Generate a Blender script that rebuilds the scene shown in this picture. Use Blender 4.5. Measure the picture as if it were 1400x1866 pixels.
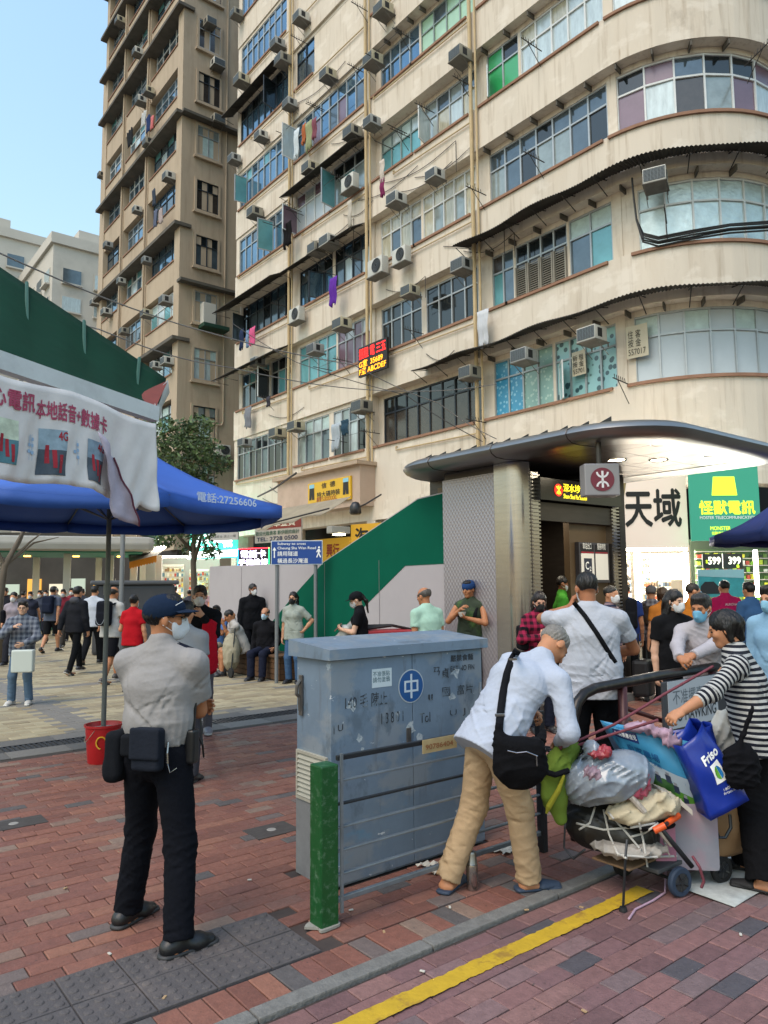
import bpy, bmesh, math, random
import numpy as np
from mathutils import Vector, Matrix

random.seed(7)
rng = np.random.default_rng(11)
scene = bpy.context.scene
COL = scene.collection
for _o in list(bpy.data.objects):
 bpy.data.objects.remove(_o)

# ------------------------------------------------------------------ camera
# world X runs along the kerb, Y along the building fronts, Z up
YAW, PITCH, ROLL, EYE = math.radians(51.5), math.radians(5.6), math.radians(0.5), 1.70
CF = Vector((math.cos(PITCH) * math.cos(YAW), math.cos(PITCH) * math.sin(YAW), math.sin(PITCH)))
CR0 = Vector((math.sin(YAW), -math.cos(YAW), 0))
CU0 = CR0.cross(CF)
CR = CR0 * math.cos(ROLL) - CU0 * math.sin(ROLL)
CU = CU0 * math.cos(ROLL) + CR0 * math.sin(ROLL)
CAM = Vector((0, 0, EYE))
cam_data = bpy.data.cameras.new('camera')
cam = bpy.data.objects.new('camera', cam_data)
COL.objects.link(cam)
cam_data.sensor_fit = 'VERTICAL'
cam_data.sensor_height = 36
cam_data.sensor_width = 27
cam_data.lens = 26
cam_data.clip_start = 0.05
cam_data.clip_end = 3000
_m = Matrix((CR, CU, -CF)).transposed().to_4x4()
_m.translation = CAM
cam.matrix_world = _m
scene.camera = cam

# ------------------------------------------------------------------ sky, sun, exposure
SUN_EL, SUN_AZ = math.radians(55), math.radians(192)      # azimuth measured from +X towards +Y
world = bpy.data.worlds.new('World')
scene.world = world
world.use_nodes = True
_nt = world.node_tree
_sky = _nt.nodes.new('ShaderNodeTexSky')
_sky.sky_type = 'NISHITA'
_sky.sun_disc = False
_sky.sun_elevation = SUN_EL
_sky.sun_rotation = math.radians(90) - SUN_AZ
_sky.altitude = 0
_sky.air_density = 2.5
_sky.dust_density = 2.0
_sky.ozone_density = 5.0
_nt.links.new(_sky.outputs[0], _nt.nodes['Background'].inputs[0])
_nt.nodes['Background'].inputs[1].default_value = 0.15
sun_data = bpy.data.lights.new('sun', 'SUN')
sun_data.energy = 1.05
sun_data.angle = math.radians(32)
sun_data.color = (1.0, 0.84, 0.68)
sun = bpy.data.objects.new('sun', sun_data)
COL.objects.link(sun)
_sd = Vector((math.cos(SUN_EL) * math.cos(SUN_AZ), math.cos(SUN_EL) * math.sin(SUN_AZ), math.sin(SUN_EL)))
sun.rotation_euler = _sd.to_track_quat('Z', 'Y').to_euler()
sun.location = (0, 0, 60)
scene.view_settings.view_transform = 'Standard'
scene.view_settings.look = 'None'
scene.view_settings.gamma = 1
scene.view_settings.exposure = 0.84
scene.cycles.max_bounces = 6
scene.cycles.transparent_max_bounces = 8

# ------------------------------------------------------------------ measuring helpers (photo measurements to metres)
FPX = 26 / 36 * 1866
def ray(px, py):
 return CF + CR * ((px - 700) / FPX) - CU * ((py - 933) / FPX)
def G(px, py, z=0.0):                 # point at height z
 r = ray(px, py); t = (z - EYE) / r.z
 return CAM + r * t
def D(px, py, d):                     # point at a depth in metres
 return CAM + ray(px, py) * d
def AX(px, py, x0):                   # point on a wall x = x0
 r = ray(px, py); return CAM + r * (x0 / r.x)
def AY(px, py, y0):                   # point on a wall y = y0
 r = ray(px, py); return CAM + r * (y0 / r.y)
def proj(p):
 v = Vector(p) - CAM; d = v.dot(CF)
 return 700 + FPX * v.dot(CR) / d, 933 - FPX * v.dot(CU) / d, d

# ------------------------------------------------------------------ objects and properties
def tag(o, label=None, cat=None, group=None, kind=None):
 if label: o['label'] = label
 if cat: o['category'] = cat
 if group: o['group'] = group
 if kind: o['kind'] = kind
 return o
def empty(name, loc=(0, 0, 0), label=None, cat=None, group=None, rz=0.0):
 o = bpy.data.objects.new(name, None)
 o.empty_display_size = 0.1
 COL.objects.link(o); o.location = loc; o.rotation_euler = (0, 0, rz)
 return tag(o, label, cat, group)
def hang(o, parent):                  # child built in world coordinates
 if parent is not None:
  o.parent = parent
  L = Matrix.Translation(parent.location) @ parent.rotation_euler.to_matrix().to_4x4()
  p = parent.parent
  if p is not None and not getattr(parent, 'type', '') == 'EMPTY' and parent.location.length < 1e-6:
   L = Matrix.Identity(4)
  o.matrix_parent_inverse = L.inverted()
 return o

class MB:
 """collects faces; build() links them as one mesh object"""
 def __init__(s):
  s.v = []; s.f = []; s.m = []; s.c = []
 def quad(s, a, b, c, d, m=0):
  n = len(s.v); s.v += [tuple(a), tuple(b), tuple(c), tuple(d)]; s.f.append((n, n + 1, n + 2, n + 3)); s.m.append(m); return s
 def poly(s, pts, m=0):
  n = len(s.v); s.v += [tuple(p) for p in pts]; s.f.append(tuple(range(n, n + len(pts)))); s.m.append(m); return s
 def box(s, lo, hi, m=0, R=None, o=None):
  x0, y0, z0 = lo; x1, y1, z1 = hi
  P = [(x0, y0, z0), (x1, y0, z0), (x1, y1, z0), (x0, y1, z0), (x0, y0, z1), (x1, y0, z1), (x1, y1, z1), (x0, y1, z1)]
  if R is not None:
   P = [tuple(R @ Vector(p) + (Vector(o) if o is not None else Vector((0, 0, 0)))) for p in P]
  elif o is not None:
   P = [(p[0] + o[0], p[1] + o[1], p[2] + o[2]) for p in P]
  n = len(s.v); s.v += P
  for f in ((0, 3, 2, 1), (4, 5, 6, 7), (0, 1, 5, 4), (1, 2, 6, 5), (2, 3, 7, 6), (3, 0, 4, 7)):
   s.f.append(tuple(n + i for i in f)); s.m.append(m)
  return s
 def bevbox(s, lo, hi, b, m=0, R=None, o=None):
  bm = bmesh.new()
  bmesh.ops.create_cube(bm, size=1)
  for v in bm.verts:
   v.co = Vector([(lo[i] + hi[i]) / 2 + v.co[i] * (hi[i] - lo[i]) for i in range(3)])
  bmesh.ops.bevel(bm, geom=list(bm.edges), offset=b, segments=2, affect='EDGES', profile=0.6)
  n = len(s.v)
  for v in bm.verts:
   p = v.co
   if R is not None: p = R @ p
   if o is not None: p = p + Vector(o)
   s.v.append(tuple(p))
  bm.verts.index_update()
  for f in bm.faces:
   s.f.append(tuple(n + v.index for v in f.verts)); s.m.append(m)
  bm.free(); return s
 def cyl(s, a, b, r0, r1=None, n=10, m=0, caps=True):
  a = Vector(a); b = Vector(b); r1 = r0 if r1 is None else r1
  ax = (b - a).normalized()
  u = ax.orthogonal().normalized(); w = ax.cross(u)
  k = len(s.v)
  for c, r in ((a, r0), (b, r1)):
   for i in range(n):
    t = 2 * math.pi * i / n
    s.v.append(tuple(c + (u * math.cos(t) + w * math.sin(t)) * r))
  for i in range(n):
   j = (i + 1) % n
   s.f.append((k + i, k + j, k + n + j, k + n + i)); s.m.append(m)
  if caps:
   s.f.append(tuple(k + i for i in reversed(range(n)))); s.m.append(m)
   s.f.append(tuple(k + n + i for i in range(n))); s.m.append(m)
  return s
 def tube(s, pts, r, n=8, m=0, closed=False):
  pts = [Vector(p) for p in pts]; k = len(s.v); N = len(pts)
  rr = r if isinstance(r, (list, tuple)) else [r] * N
  t0 = (pts[1] - pts[0]).normalized(); u = t0.orthogonal().normalized()
  for i, p in enumerate(pts):
   t = (pts[min(i + 1, N - 1)] - pts[max(i - 1, 0)]).normalized()
   u = (u - t * u.dot(t)).normalized(); w = t.cross(u)
   for j in range(n):
    q = 2 * math.pi * j / n
    s.v.append(tuple(p + (u * math.cos(q) + w * math.sin(q)) * rr[i]))
  for i in range(N - 1):
   for j in range(n):
    l = (j + 1) % n
    s.f.append((k + i * n + j, k + i * n + l, k + (i + 1) * n + l, k + (i + 1) * n + j)); s.m.append(m)
  s.f.append(tuple(k + j for j in reversed(range(n)))); s.m.append(m)
  s.f.append(tuple(k + (N - 1) * n + j for j in range(n))); s.m.append(m)
  return s
 def lathe(s, prof, c=(0, 0, 0), n=20, m=0):
  k = len(s.v); c = Vector(c)
  for r, z in prof:
   for j in range(n):
    q = 2 * math.pi * j / n
    s.v.append((c.x + r * math.cos(q), c.y + r * math.sin(q), c.z + z))
  for i in range(len(prof) - 1):
   for j in range(n):
    l = (j + 1) % n
    s.f.append((k + i * n + j, k + i * n + l, k + (i + 1) * n + l, k + (i + 1) * n + j)); s.m.append(m)
  return s
 def grid(s, P, m=0, flip=False):          # P[i][j] points
  k = len(s.v); ni = len(P); nj = len(P[0])
  for row in P:
   s.v += [tuple(p) for p in row]
  for i in range(ni - 1):
   for j in range(nj - 1):
    q = (k + i * nj + j, k + i * nj + j + 1, k + (i + 1) * nj + j + 1, k + (i + 1) * nj + j)
    s.f.append(tuple(reversed(q)) if flip else q); s.m.append(m)
  return s
 def prism(s, pts, off, m=0):              # polygon pts extruded by a vector
  off = Vector(off); n = len(pts); k = len(s.v)
  s.v += [tuple(p) for p in pts] + [tuple(Vector(p) + off) for p in pts]
  s.f.append(tuple(k + i for i in reversed(range(n)))); s.m.append(m)
  s.f.append(tuple(k + n + i for i in range(n))); s.m.append(m)
  for i in range(n):
   j = (i + 1) % n
   s.f.append((k + i, k + j, k + n + j, k + n + i)); s.m.append(m)
  return s
 def mesh(s, name, mats, smooth=False):
  me = bpy.data.meshes.new(name)
  me.from_pydata(s.v, [], s.f)
  for mt in (mats if isinstance(mats, (list, tuple)) else [mats]):
   me.materials.append(mt)
  me.polygons.foreach_set('material_index', s.m)
  if smooth:
   me.polygons.foreach_set('use_smooth', [True] * len(s.f))
  me.update(); return me
 def build(s, name, mats, parent=None, smooth=False, solid=0.0, auto=False):
  me = s.mesh(name, mats, smooth)
  o = bpy.data.objects.new(name, me); COL.objects.link(o)
  if auto:
   try: me.set_sharp_from_angle(angle=math.radians(40))
   except Exception: pass
  if solid:
   md = o.modifiers.new('thick', 'SOLIDIFY'); md.thickness = solid; md.offset = 0
  return hang(o, parent)

def inst(name, me, parent, M):
 o = bpy.data.objects.new(name, me); COL.objects.link(o)
 if parent is not None:
  o.parent = parent
  L = Matrix.Translation(parent.location) @ parent.rotation_euler.to_matrix().to_4x4()
  o.matrix_parent_inverse = L.inverted()
 o.matrix_basis = M
 return o

# ------------------------------------------------------------------ materials
MATS = {}
def srgb(h):
 if isinstance(h, str):
  h = h.lstrip('#'); c = [int(h[i:i + 2], 16) / 255 for i in (0, 2, 4)]
  return tuple(((x + 0.055) / 1.055) ** 2.4 if x > 0.04045 else x / 12.92 for x in c)
 return tuple(h)
def mat(name, col=(0.5, 0.5, 0.5), rough=0.7, metal=0.0, var=0.0, scale=6.0, bump=0.0, bscale=40.0, dirt=None, dscale=1.5,
  damt=0.5, emit=None, estr=0.0, spec=0.5, alpha=1.0, trans=0.0, sheen=0.0, stretch=(1, 1, 1), attr=None, coat=0.0, sharp=0.12, rvar=0.0):
 if name in MATS: return MATS[name]
 m = bpy.data.materials.new(name); m.use_nodes = True; MATS[name] = m
 nt = m.node_tree; N = nt.nodes; L = nt.links; b = N['Principled BSDF']
 col = srgb(col)
 b.inputs['Base Color'].default_value = (*col, 1)
 b.inputs['Roughness'].default_value = rough
 b.inputs['Metallic'].default_value = metal
 b.inputs['Specular IOR Level'].default_value = spec
 if coat: b.inputs['Coat Weight'].default_value = coat; b.inputs['Coat Roughness'].default_value = 0.1
 if sheen: b.inputs['Sheen Weight'].default_value = sheen; b.inputs['Sheen Roughness'].default_value = 0.6
 if alpha < 1: b.inputs['Alpha'].default_value = alpha
 if trans: b.inputs['Transmission Weight'].default_value = trans
 if emit is not None:
  b.inputs['Emission Color'].default_value = (*srgb(emit), 1); b.inputs['Emission Strength'].default_value = estr
 cur = None
 if attr:
  a = N.new('ShaderNodeAttribute'); a.attribute_name = attr; cur = a.outputs['Color']
 if var or dirt or bump or rvar:
  tc = N.new('ShaderNodeTexCoord'); mp = N.new('ShaderNodeMapping'); mp.inputs['Scale'].default_value = stretch
  geo = N.new('ShaderNodeNewGeometry')
  L.new(geo.outputs['Position'], mp.inputs[0])
  src = mp.outputs[0]
 if var:
  n = N.new('ShaderNodeTexNoise'); n.inputs['Scale'].default_value = scale; n.inputs['Detail'].default_value = 5
  n.inputs['Roughness'].default_value = 0.65
  L.new(src, n.inputs['Vector'])
  mr = N.new('ShaderNodeMapRange'); mr.inputs[1].default_value = 0.25; mr.inputs[2].default_value = 0.75
  mr.inputs[3].default_value = 1 - var; mr.inputs[4].default_value = 1 + var * 0.6
  L.new(n.outputs[0], mr.inputs[0])
  mx = N.new('ShaderNodeMix'); mx.data_type = 'RGBA'; mx.blend_type = 'MULTIPLY'; mx.inputs[0].default_value = 1
  if cur is not None: L.new(cur, mx.inputs[6])
  else: mx.inputs[6].default_value = (*col, 1)
  L.new(mr.outputs[0], mx.inputs[7]); cur = mx.outputs[2]
 if dirt is not None:
  n = N.new('ShaderNodeTexNoise'); n.inputs['Scale'].default_value = dscale; n.inputs['Detail'].default_value = 8
  n.inputs['Roughness'].default_value = 0.7
  L.new(src, n.inputs['Vector'])
  mr = N.new('ShaderNodeMapRange'); mr.inputs[1].default_value = 0.52; mr.inputs[2].default_value = 0.52 + sharp * 2
  mr.inputs[3].default_value = 0; mr.inputs[4].default_value = damt
  L.new(n.outputs[0], mr.inputs[0])
  mx = N.new('ShaderNodeMix'); mx.data_type = 'RGBA'
  L.new(mr.outputs[0], mx.inputs[0])
  if cur is not None: L.new(cur, mx.inputs[6])
  else: mx.inputs[6].default_value = (*col, 1)
  mx.inputs[7].default_value = (*srgb(dirt), 1); cur = mx.outputs[2]
 if rvar:
  n = N.new('ShaderNodeTexNoise'); n.inputs['Scale'].default_value = scale * 1.7; n.inputs['Detail'].default_value = 4
  L.new(src, n.inputs['Vector'])
  mr = N.new('ShaderNodeMapRange'); mr.inputs[1].default_value = 0.3; mr.inputs[2].default_value = 0.7
  mr.inputs[3].default_value = max(0, rough - rvar); mr.inputs[4].default_value = min(1, rough + rvar)
  L.new(n.outputs[0], mr.inputs[0]); L.new(mr.outputs[0], b.inputs['Roughness'])
 if cur is not None: L.new(cur, b.inputs['Base Color'])
 if bump:
  n = N.new('ShaderNodeTexNoise'); n.inputs['Scale'].default_value = bscale; n.inputs['Detail'].default_value = 4
  L.new(src, n.inputs['Vector'])
  bp = N.new('ShaderNodeBump'); bp.inputs['Strength'].default_value = bump; bp.inputs['Distance'].default_value = 0.01
  L.new(n.outputs[0], bp.inputs['Height']); L.new(bp.outputs[0], b.inputs['Normal'])
 return m
def cloth(col, key='cloth', bump=0.25, rough=0.9):
 return mat('%s_%s' % (key, col), col, rough, var=0.12, scale=9, bump=bump, bscale=55, spec=0.12)
def lamp_mat(name, col, s):
 return mat(name, col, 0.5, emit=col, estr=s)

def layer(m, col, scale, lo, hi, stretch, amt, det=6):
 """lays a patchy second colour over a material: stains, scuffs, old paint"""
 nt = m.node_tree; N = nt.nodes; L = nt.links; b = N['Principled BSDF']; i = b.inputs['Base Color']
 geo = N.new('ShaderNodeNewGeometry'); mp = N.new('ShaderNodeMapping'); mp.inputs['Scale'].default_value = stretch; L.new(geo.outputs['Position'], mp.inputs[0])
 n = N.new('ShaderNodeTexNoise'); n.inputs['Scale'].default_value = scale; n.inputs['Detail'].default_value = det; n.inputs['Roughness'].default_value = .6; L.new(mp.outputs[0], n.inputs['Vector'])
 r = N.new('ShaderNodeMapRange'); r.inputs[1].default_value = lo; r.inputs[2].default_value = hi; r.inputs[4].default_value = amt; L.new(n.outputs[0], r.inputs[0])
 x = N.new('ShaderNodeMix'); x.data_type = 'RGBA'; L.new(r.outputs[0], x.inputs[0])
 if i.links: L.new(i.links[0].from_socket, x.inputs[6])
 else: x.inputs[6].default_value = i.default_value
 x.inputs[7].default_value = (*srgb(col), 1); L.new(x.outputs[2], i); return m
# lettering: text turned into a flat mesh; o = lower-left corner, ux / uz = right and up directions
def lettering(name, txt, o, ux, uz, size, m, parent, width=None, bold=0.0, off=0.004, align='LEFT', space=1.0, height=None):
 cu = bpy.data.curves.new('txt', 'FONT'); cu.body = txt; cu.size = 1.0; cu.space_line = space
 cu.resolution_u = 3
 t = bpy.data.objects.new('txt', cu)
 me = bpy.data.meshes.new_from_object(t)
 bpy.data.objects.remove(t); bpy.data.curves.remove(cu)
 n = len(me.vertices)
 if n == 0: return None
 co = np.empty(n * 3, np.float32); me.vertices.foreach_get('co', co); co = co.reshape(-1, 3)
 x0, x1 = co[:, 0].min(), co[:, 0].max(); y0, y1 = co[:, 1].min(), co[:, 1].max()
 k = size
 kx = k if width is None else width / (x1 - x0)
 ky = k if height is None else height / (y1 - y0)
 ux = Vector(ux).normalized(); uz = Vector(uz).normalized(); nn = ux.cross(uz); o = Vector(o)
 X = (co[:, 0] - x0) * kx; Y = (co[:, 1] - y0) * ky
 if align == 'CENTER': X = X - (x1 - x0) * kx / 2
 out = np.array(o)[None] + X[:, None] * np.array(ux)[None] + Y[:, None] * np.array(uz)[None] + np.array(nn)[None] * off
 if bold:                          # heavier strokes: shifted copies, each a hair in front of the last
  fs = [tuple(p.vertices) for p in me.polygons]; vs = []; ff = []
  bx_ = bold * .8 * kx; by_ = bold * .8 * ky
  for i, (a, b) in enumerate(((0, 0), (1, 0), (-1, 0), (0, 1), (0, -1))):
   vs.append(out + np.array(ux)[None] * a * bx_ + np.array(uz)[None] * b * by_ + np.array(nn)[None] * i * (2e-4 if off else 0))
   ff += [tuple(v + n * i for v in f) for f in fs]
  bpy.data.meshes.remove(me); me = bpy.data.meshes.new(name); me.from_pydata([tuple(v) for v in np.concatenate(vs)], [], ff)
 else:
  me.vertices.foreach_set('co', out.astype(np.float32).ravel())
 me.update()
 me.materials.clear(); me.materials.append(m)
 me.polygons.foreach_set('material_index', [0] * len(me.polygons))
 ob = bpy.data.objects.new(name, me); COL.objects.link(ob)
 return hang(ob, parent)
ORD = ['zeroth', 'first', 'second', 'third', 'fourth', 'fifth', 'sixth', 'seventh', 'eighth', 'ninth', 'tenth', 'eleventh', 'twelfth']
# ------------------------------------------------------------------ smooth solids: distance functions meshed with surface nets
def _n(P): return np.sqrt(np.einsum('ij,ij->i', P, P))
def V3(*a): return np.array(a, np.float32)
class Cone:
 """tapered capsule; w/q flatten it: q = width over depth along unit axis w"""
 def __init__(s, a, b, ra, rb, w=None, q=1.0, k=0.03):
  s.a = np.asarray(a, np.float32); s.b = np.asarray(b, np.float32); s.ra = ra; s.rb = rb
  s.w = None if w is None else np.asarray(w, np.float32); s.q = q; s.k = k
 def __call__(s, P):
  pa = P - s.a; ba = s.b - s.a
  t = np.clip(pa @ ba / max(float(ba @ ba), 1e-9), 0, 1)
  v = pa - t[:, None] * ba
  if s.w is not None:
   v = v + np.outer(v @ s.w * (1 / s.q - 1), s.w)
  return _n(v) - (s.ra + (s.rb - s.ra) * t)
 def along(s, P):
  ba = s.b - s.a; L = float(np.sqrt(ba @ ba))
  return ((P - s.a) @ ba) / max(L, 1e-9)
 def box(s):
  r = max(s.ra, s.rb) * max(1, s.q); return np.minimum(s.a, s.b) - r, np.maximum(s.a, s.b) + r
class Ell:
 def __init__(s, c, r, R=None, k=0.02):
  s.c = np.asarray(c, np.float32); s.r = np.asarray(r, np.float32); s.R = None if R is None else np.asarray(R, np.float32); s.k = k
 def __call__(s, P):
  p = P - s.c
  if s.R is not None: p = p @ s.R           # R columns = local axes
  k0 = _n(p / s.r); k1 = _n(p / (s.r * s.r)) + 1e-9
  return k0 * (k0 - 1) / k1
 def along(s, P): return P[:, 2]
 def box(s):
  m = float(s.r.max()); return s.c - m, s.c + m
class RBox:
 def __init__(s, c, half, rad, R=None, k=0.02):
  s.c = np.asarray(c, np.float32); s.h = np.asarray(half, np.float32) - rad; s.rad = rad
  s.R = None if R is None else np.asarray(R, np.float32); s.k = k
 def __call__(s, P):
  p = P - s.c
  if s.R is not None: p = p @ s.R
  q = np.abs(p) - s.h
  return _n(np.maximum(q, 0)) + np.minimum(q.max(1), 0) - s.rad
 def along(s, P): return P[:, 2]
 def box(s):
  m = float(_n((s.h + s.rad)[None])[0]); return s.c - m, s.c + m
def smin(a, b, k):
 h = np.clip(0.5 + 0.5 * (b - a) / k, 0, 1)
 return b + (a - b) * h - k * h * (1 - h)
class Flat:
 """a prim trimmed by the plane through c with outward normal n"""
 def __init__(s, p, c, n):
  s.p = p; s.c = np.asarray(c, np.float32); s.n = np.asarray(n, np.float32); s.k = p.k
 def __call__(s, P): return np.maximum(s.p(P), (P - s.c) @ s.n)
 def along(s, P): return s.p.along(P)
 def box(s): return s.p.box()
def union(prims, margin=0.06):
 bx = [p.box() for p in prims]
 def f(P):
  d = np.full(len(P), 0.5, np.float32)
  n = len(P)
  bs = 343 if n % 343 == 0 and n > 3430 else 1         # sample blocks share one box test
  Q = P.reshape(-1, bs, 3); a = Q[:, 0]; b = Q[:, -1]
  X0, Y0, Z0 = (np.ascontiguousarray(a[:, i]) for i in range(3)); X1, Y1, Z1 = (np.ascontiguousarray(b[:, i]) for i in range(3))
  ar = np.arange(bs)
  for p, (lo, hi) in zip(prims, bx):
   m = margin * (0.45 if bs > 1 else 1) + p.k
   w = np.nonzero((X1 > lo[0] - m) & (X0 < hi[0] + m) & (Y1 > lo[1] - m) & (Y0 < hi[1] + m) & (Z1 > lo[2] - m) & (Z0 < hi[2] + m))[0]
   if bs > 1: w = (w[:, None] * bs + ar).ravel()
   if len(w) == 0: continue
   d[w] = smin(d[w], p(P[w]), p.k)
  return d
 return f
def bounds(prims, pad=0.05):
 B = [p.box() for p in prims]
 return np.min([b[0] for b in B], 0) - pad, np.max([b[1] for b in B], 0) + pad
_ED = [(0, 1), (2, 3), (4, 5), (6, 7), (0, 2), (1, 3), (4, 6), (5, 7), (0, 4), (1, 5), (2, 6), (3, 7)]
_CO = np.array([(0, 0, 0), (1, 0, 0), (0, 1, 0), (1, 1, 0), (0, 0, 1), (1, 0, 1), (0, 1, 1), (1, 1, 1)])
def nets(fn, lo, hi, h, slack=1.7):
 B = 6
 nb = np.maximum(1, np.ceil((hi - lo) / (h * B)).astype(int))
 gi = np.stack(np.meshgrid(*[np.arange(n) for n in nb], indexing='ij'), -1).reshape(-1, 3)
 cen = (lo + (gi + 0.5) * h * B).astype(np.float32)
 d = fn(cen)
 gi = gi[np.abs(d) < h * B * 0.87 * slack]
 if len(gi) == 0: return np.zeros((0, 3)), np.zeros((0, 4), int)
 r = np.arange(B + 1)
 loc = np.stack(np.meshgrid(r, r, r, indexing='ij'), -1).reshape(-1, 3)
 P = (lo + (gi[:, None, :] * B + loc[None]) * h).astype(np.float32)
 Vv = fn(P.reshape(-1, 3)).reshape(len(gi), B + 1, B + 1, B + 1)
 C = np.stack([Vv[:, c[0]:B + c[0], c[1]:B + c[1], c[2]:B + c[2]] for c in _CO], -1)
 ins = C < 0
 act = ins.any(-1) & ~ins.all(-1)
 bi, ci, cj, ck = np.nonzero(act)
 cv = C[bi, ci, cj, ck]
 ijk = gi[bi] * B + np.stack([ci, cj, ck], -1)
 S = np.zeros((len(bi), 3)); W = np.zeros(len(bi))
 for a, b in _ED:
  va, vb = cv[:, a], cv[:, b]
  x = (va < 0) != (vb < 0)
  t = np.where(x, va / np.where(x, va - vb, 1), 0)
  S += np.where(x[:, None], _CO[a] + t[:, None] * (_CO[b] - _CO[a]), 0); W += x
 verts = lo + (ijk + S / W[:, None]) * h
 K = (nb * B + 2).astype(np.int64)
 key = ((ijk[:, 0] + 1) * K[1] + ijk[:, 1] + 1) * K[2] + ijk[:, 2] + 1
 order = np.argsort(key); ks = key[order]
 faces = []
 step = np.array([K[1] * K[2], K[2], 1])
 for ax, (c1, u, v) in enumerate(((1, 1, 2), (2, 2, 0), (4, 0, 1))):
  s0 = cv[:, 0] < 0; s1 = cv[:, c1] < 0
  e = np.nonzero(s0 != s1)[0]
  k0 = key[e]
  q = np.stack([k0, k0 - step[u], k0 - step[u] - step[v], k0 - step[v]], 1)
  pos = np.searchsorted(ks, q); pos = np.minimum(pos, len(ks) - 1)
  ok = (ks[pos] == q).all(1)
  f = order[pos[ok]]
  fl = ~s0[e][ok]
  f[fl] = f[fl][:, ::-1]
  faces.append(f)
 return verts, np.concatenate(faces)
def np_mesh(name, v, f, mats, smooth=True, attrs=None):
 me = bpy.data.meshes.new(name)
 me.vertices.add(len(v)); me.vertices.foreach_set('co', np.asarray(v, np.float32).ravel())
 nf = len(f); w = f.shape[1]
 me.loops.add(nf * w); me.loops.foreach_set('vertex_index', np.asarray(f, np.int32).ravel())
 me.polygons.add(nf)
 me.polygons.foreach_set('loop_start', np.arange(nf, dtype=np.int32) * w)
 me.polygons.foreach_set('use_smooth', np.full(nf, smooth))
 for m in (mats if isinstance(mats, (list, tuple)) else [mats]): me.materials.append(m)
 if attrs:
  for k, a in attrs.items():
   if a.ndim == 1:
    at = me.attributes.new(k, 'FLOAT', 'POINT'); at.data.foreach_set('value', a.astype(np.float32))
   else:
    at = me.attributes.new(k, 'FLOAT_COLOR', 'POINT'); at.data.foreach_set('color', a.astype(np.float32).ravel())
 me.update(calc_edges=True); me.validate(); return me
def blob(name, prims, mats, parent, h=0.012, disp=None, cut=None, M=None, stripe=False, pad=0.05, world=True, base=None):
 """mesh a smooth union of prims; disp(P, d) displaces, cut(P, d) trims"""
 base = base or union(prims, max(0.03, 10 * h))
 def fn(P):
  d = base(P)
  if disp is not None: d = d - disp(P)
  if cut is not None: d = cut(P, d)
  return d
 lo, hi = bounds(prims, pad)
 v, f = nets(fn, lo.astype(np.float64), hi.astype(np.float64), h)
 if len(f) == 0: return None
 attrs = None
 if stripe:
  D_ = np.stack([p(v.astype(np.float32)) for p in prims], 1); ix = D_.argmin(1)
  al = np.zeros(len(v))
  for i, p in enumerate(prims):
   s_ = ix == i
   if s_.any(): al[s_] = v[s_][:, 2] if getattr(p, 'useZ', False) else p.along(v[s_].astype(np.float32))
  attrs = {'along': al}
 me = np_mesh(name, v, f, mats, True, attrs)
 o = bpy.data.objects.new(name, me); COL.objects.link(o)
 if M is not None: o.matrix_world = M
 if parent is not None:
  if world: hang(o, parent)
  else: o.parent = parent
 return o
from mathutils.bvhtree import BVHTree
def bvh(*obs):
 out = []
 for o in obs:
  M = o.matrix_basis.copy(); q = o; M = q.matrix_parent_inverse @ M if q.parent else M; r = q.parent
  while r is not None:
   M = Matrix.Translation(r.location) @ r.rotation_euler.to_matrix().to_4x4() @ M; r = r.parent
  out.append(BVHTree.FromPolygons([M @ v.co for v in o.data.vertices], [tuple(p.vertices) for p in o.data.polygons]))
 return out
def snap(trees, px, py, off, d):
 """first surface met along a line of sight, lifted off by off metres; depth d where nothing is met"""
 r = ray(px, py).normalized(); hit = None
 for t in trees:
  h = t.ray_cast(CAM, r)
  if h[0] is not None and (hit is None or h[3] < hit): hit = h[3]
 return CAM + r * (hit - off) if hit is not None else D(px, py, d)
def band(pts, w, m, parent, name='strap', th=.004):
 rows = []
 for i, p in enumerate(pts):
  t = (pts[min(i + 1, len(pts) - 1)] - pts[max(i - 1, 0)]).normalized(); sd = t.cross((CAM - p).normalized()).normalized(); rows.append([p - sd * w / 2, p + sd * w / 2])
 return MB().grid(rows).build(name, m, parent, smooth=True, solid=th)
def subdiv(P, n=4):
 out = []
 for (a, b), (c, d) in zip(P[:-1], P[1:]):
  out += [(a + (c - a) * i / n, b + (d - b) * i / n) for i in range(n)]
 return out + [P[-1]]
def creases(segs):
 """drawn-in cloth folds: a ridge with a valley beside it along each segment (a, b, width, height)"""
 S = [(np.asarray(a, np.float32), np.asarray(b, np.float32), w, h) for a, b, w, h in segs]
 def f(P):
  o = np.zeros(len(P), np.float32)
  for a, b, w, h in S:
   m = 3.2 * w; lo = np.minimum(a, b) - m; hi = np.maximum(a, b) + m
   k = np.nonzero((P[:, 0] > lo[0]) & (P[:, 0] < hi[0]) & (P[:, 1] > lo[1]) & (P[:, 1] < hi[1]) & (P[:, 2] > lo[2]) & (P[:, 2] < hi[2]))[0]
   if len(k) == 0: continue
   q = P[k] - a; ba = b - a; t = np.clip(q @ ba / float(ba @ ba), 0, 1)
   v = q - t[:, None] * ba; d = _n(v); sg = d * np.where(v[:, 2] > 0, 1, -1)
   o[k] += 1.5 * h * np.sin(np.pi * np.clip(t * .94 + .03, 0, 1)) ** .7 * (np.exp(-(sg / w) ** 2) - .7 * np.exp(-((sg + 1.5 * w) / w) ** 2))
  return o
 return f
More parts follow.
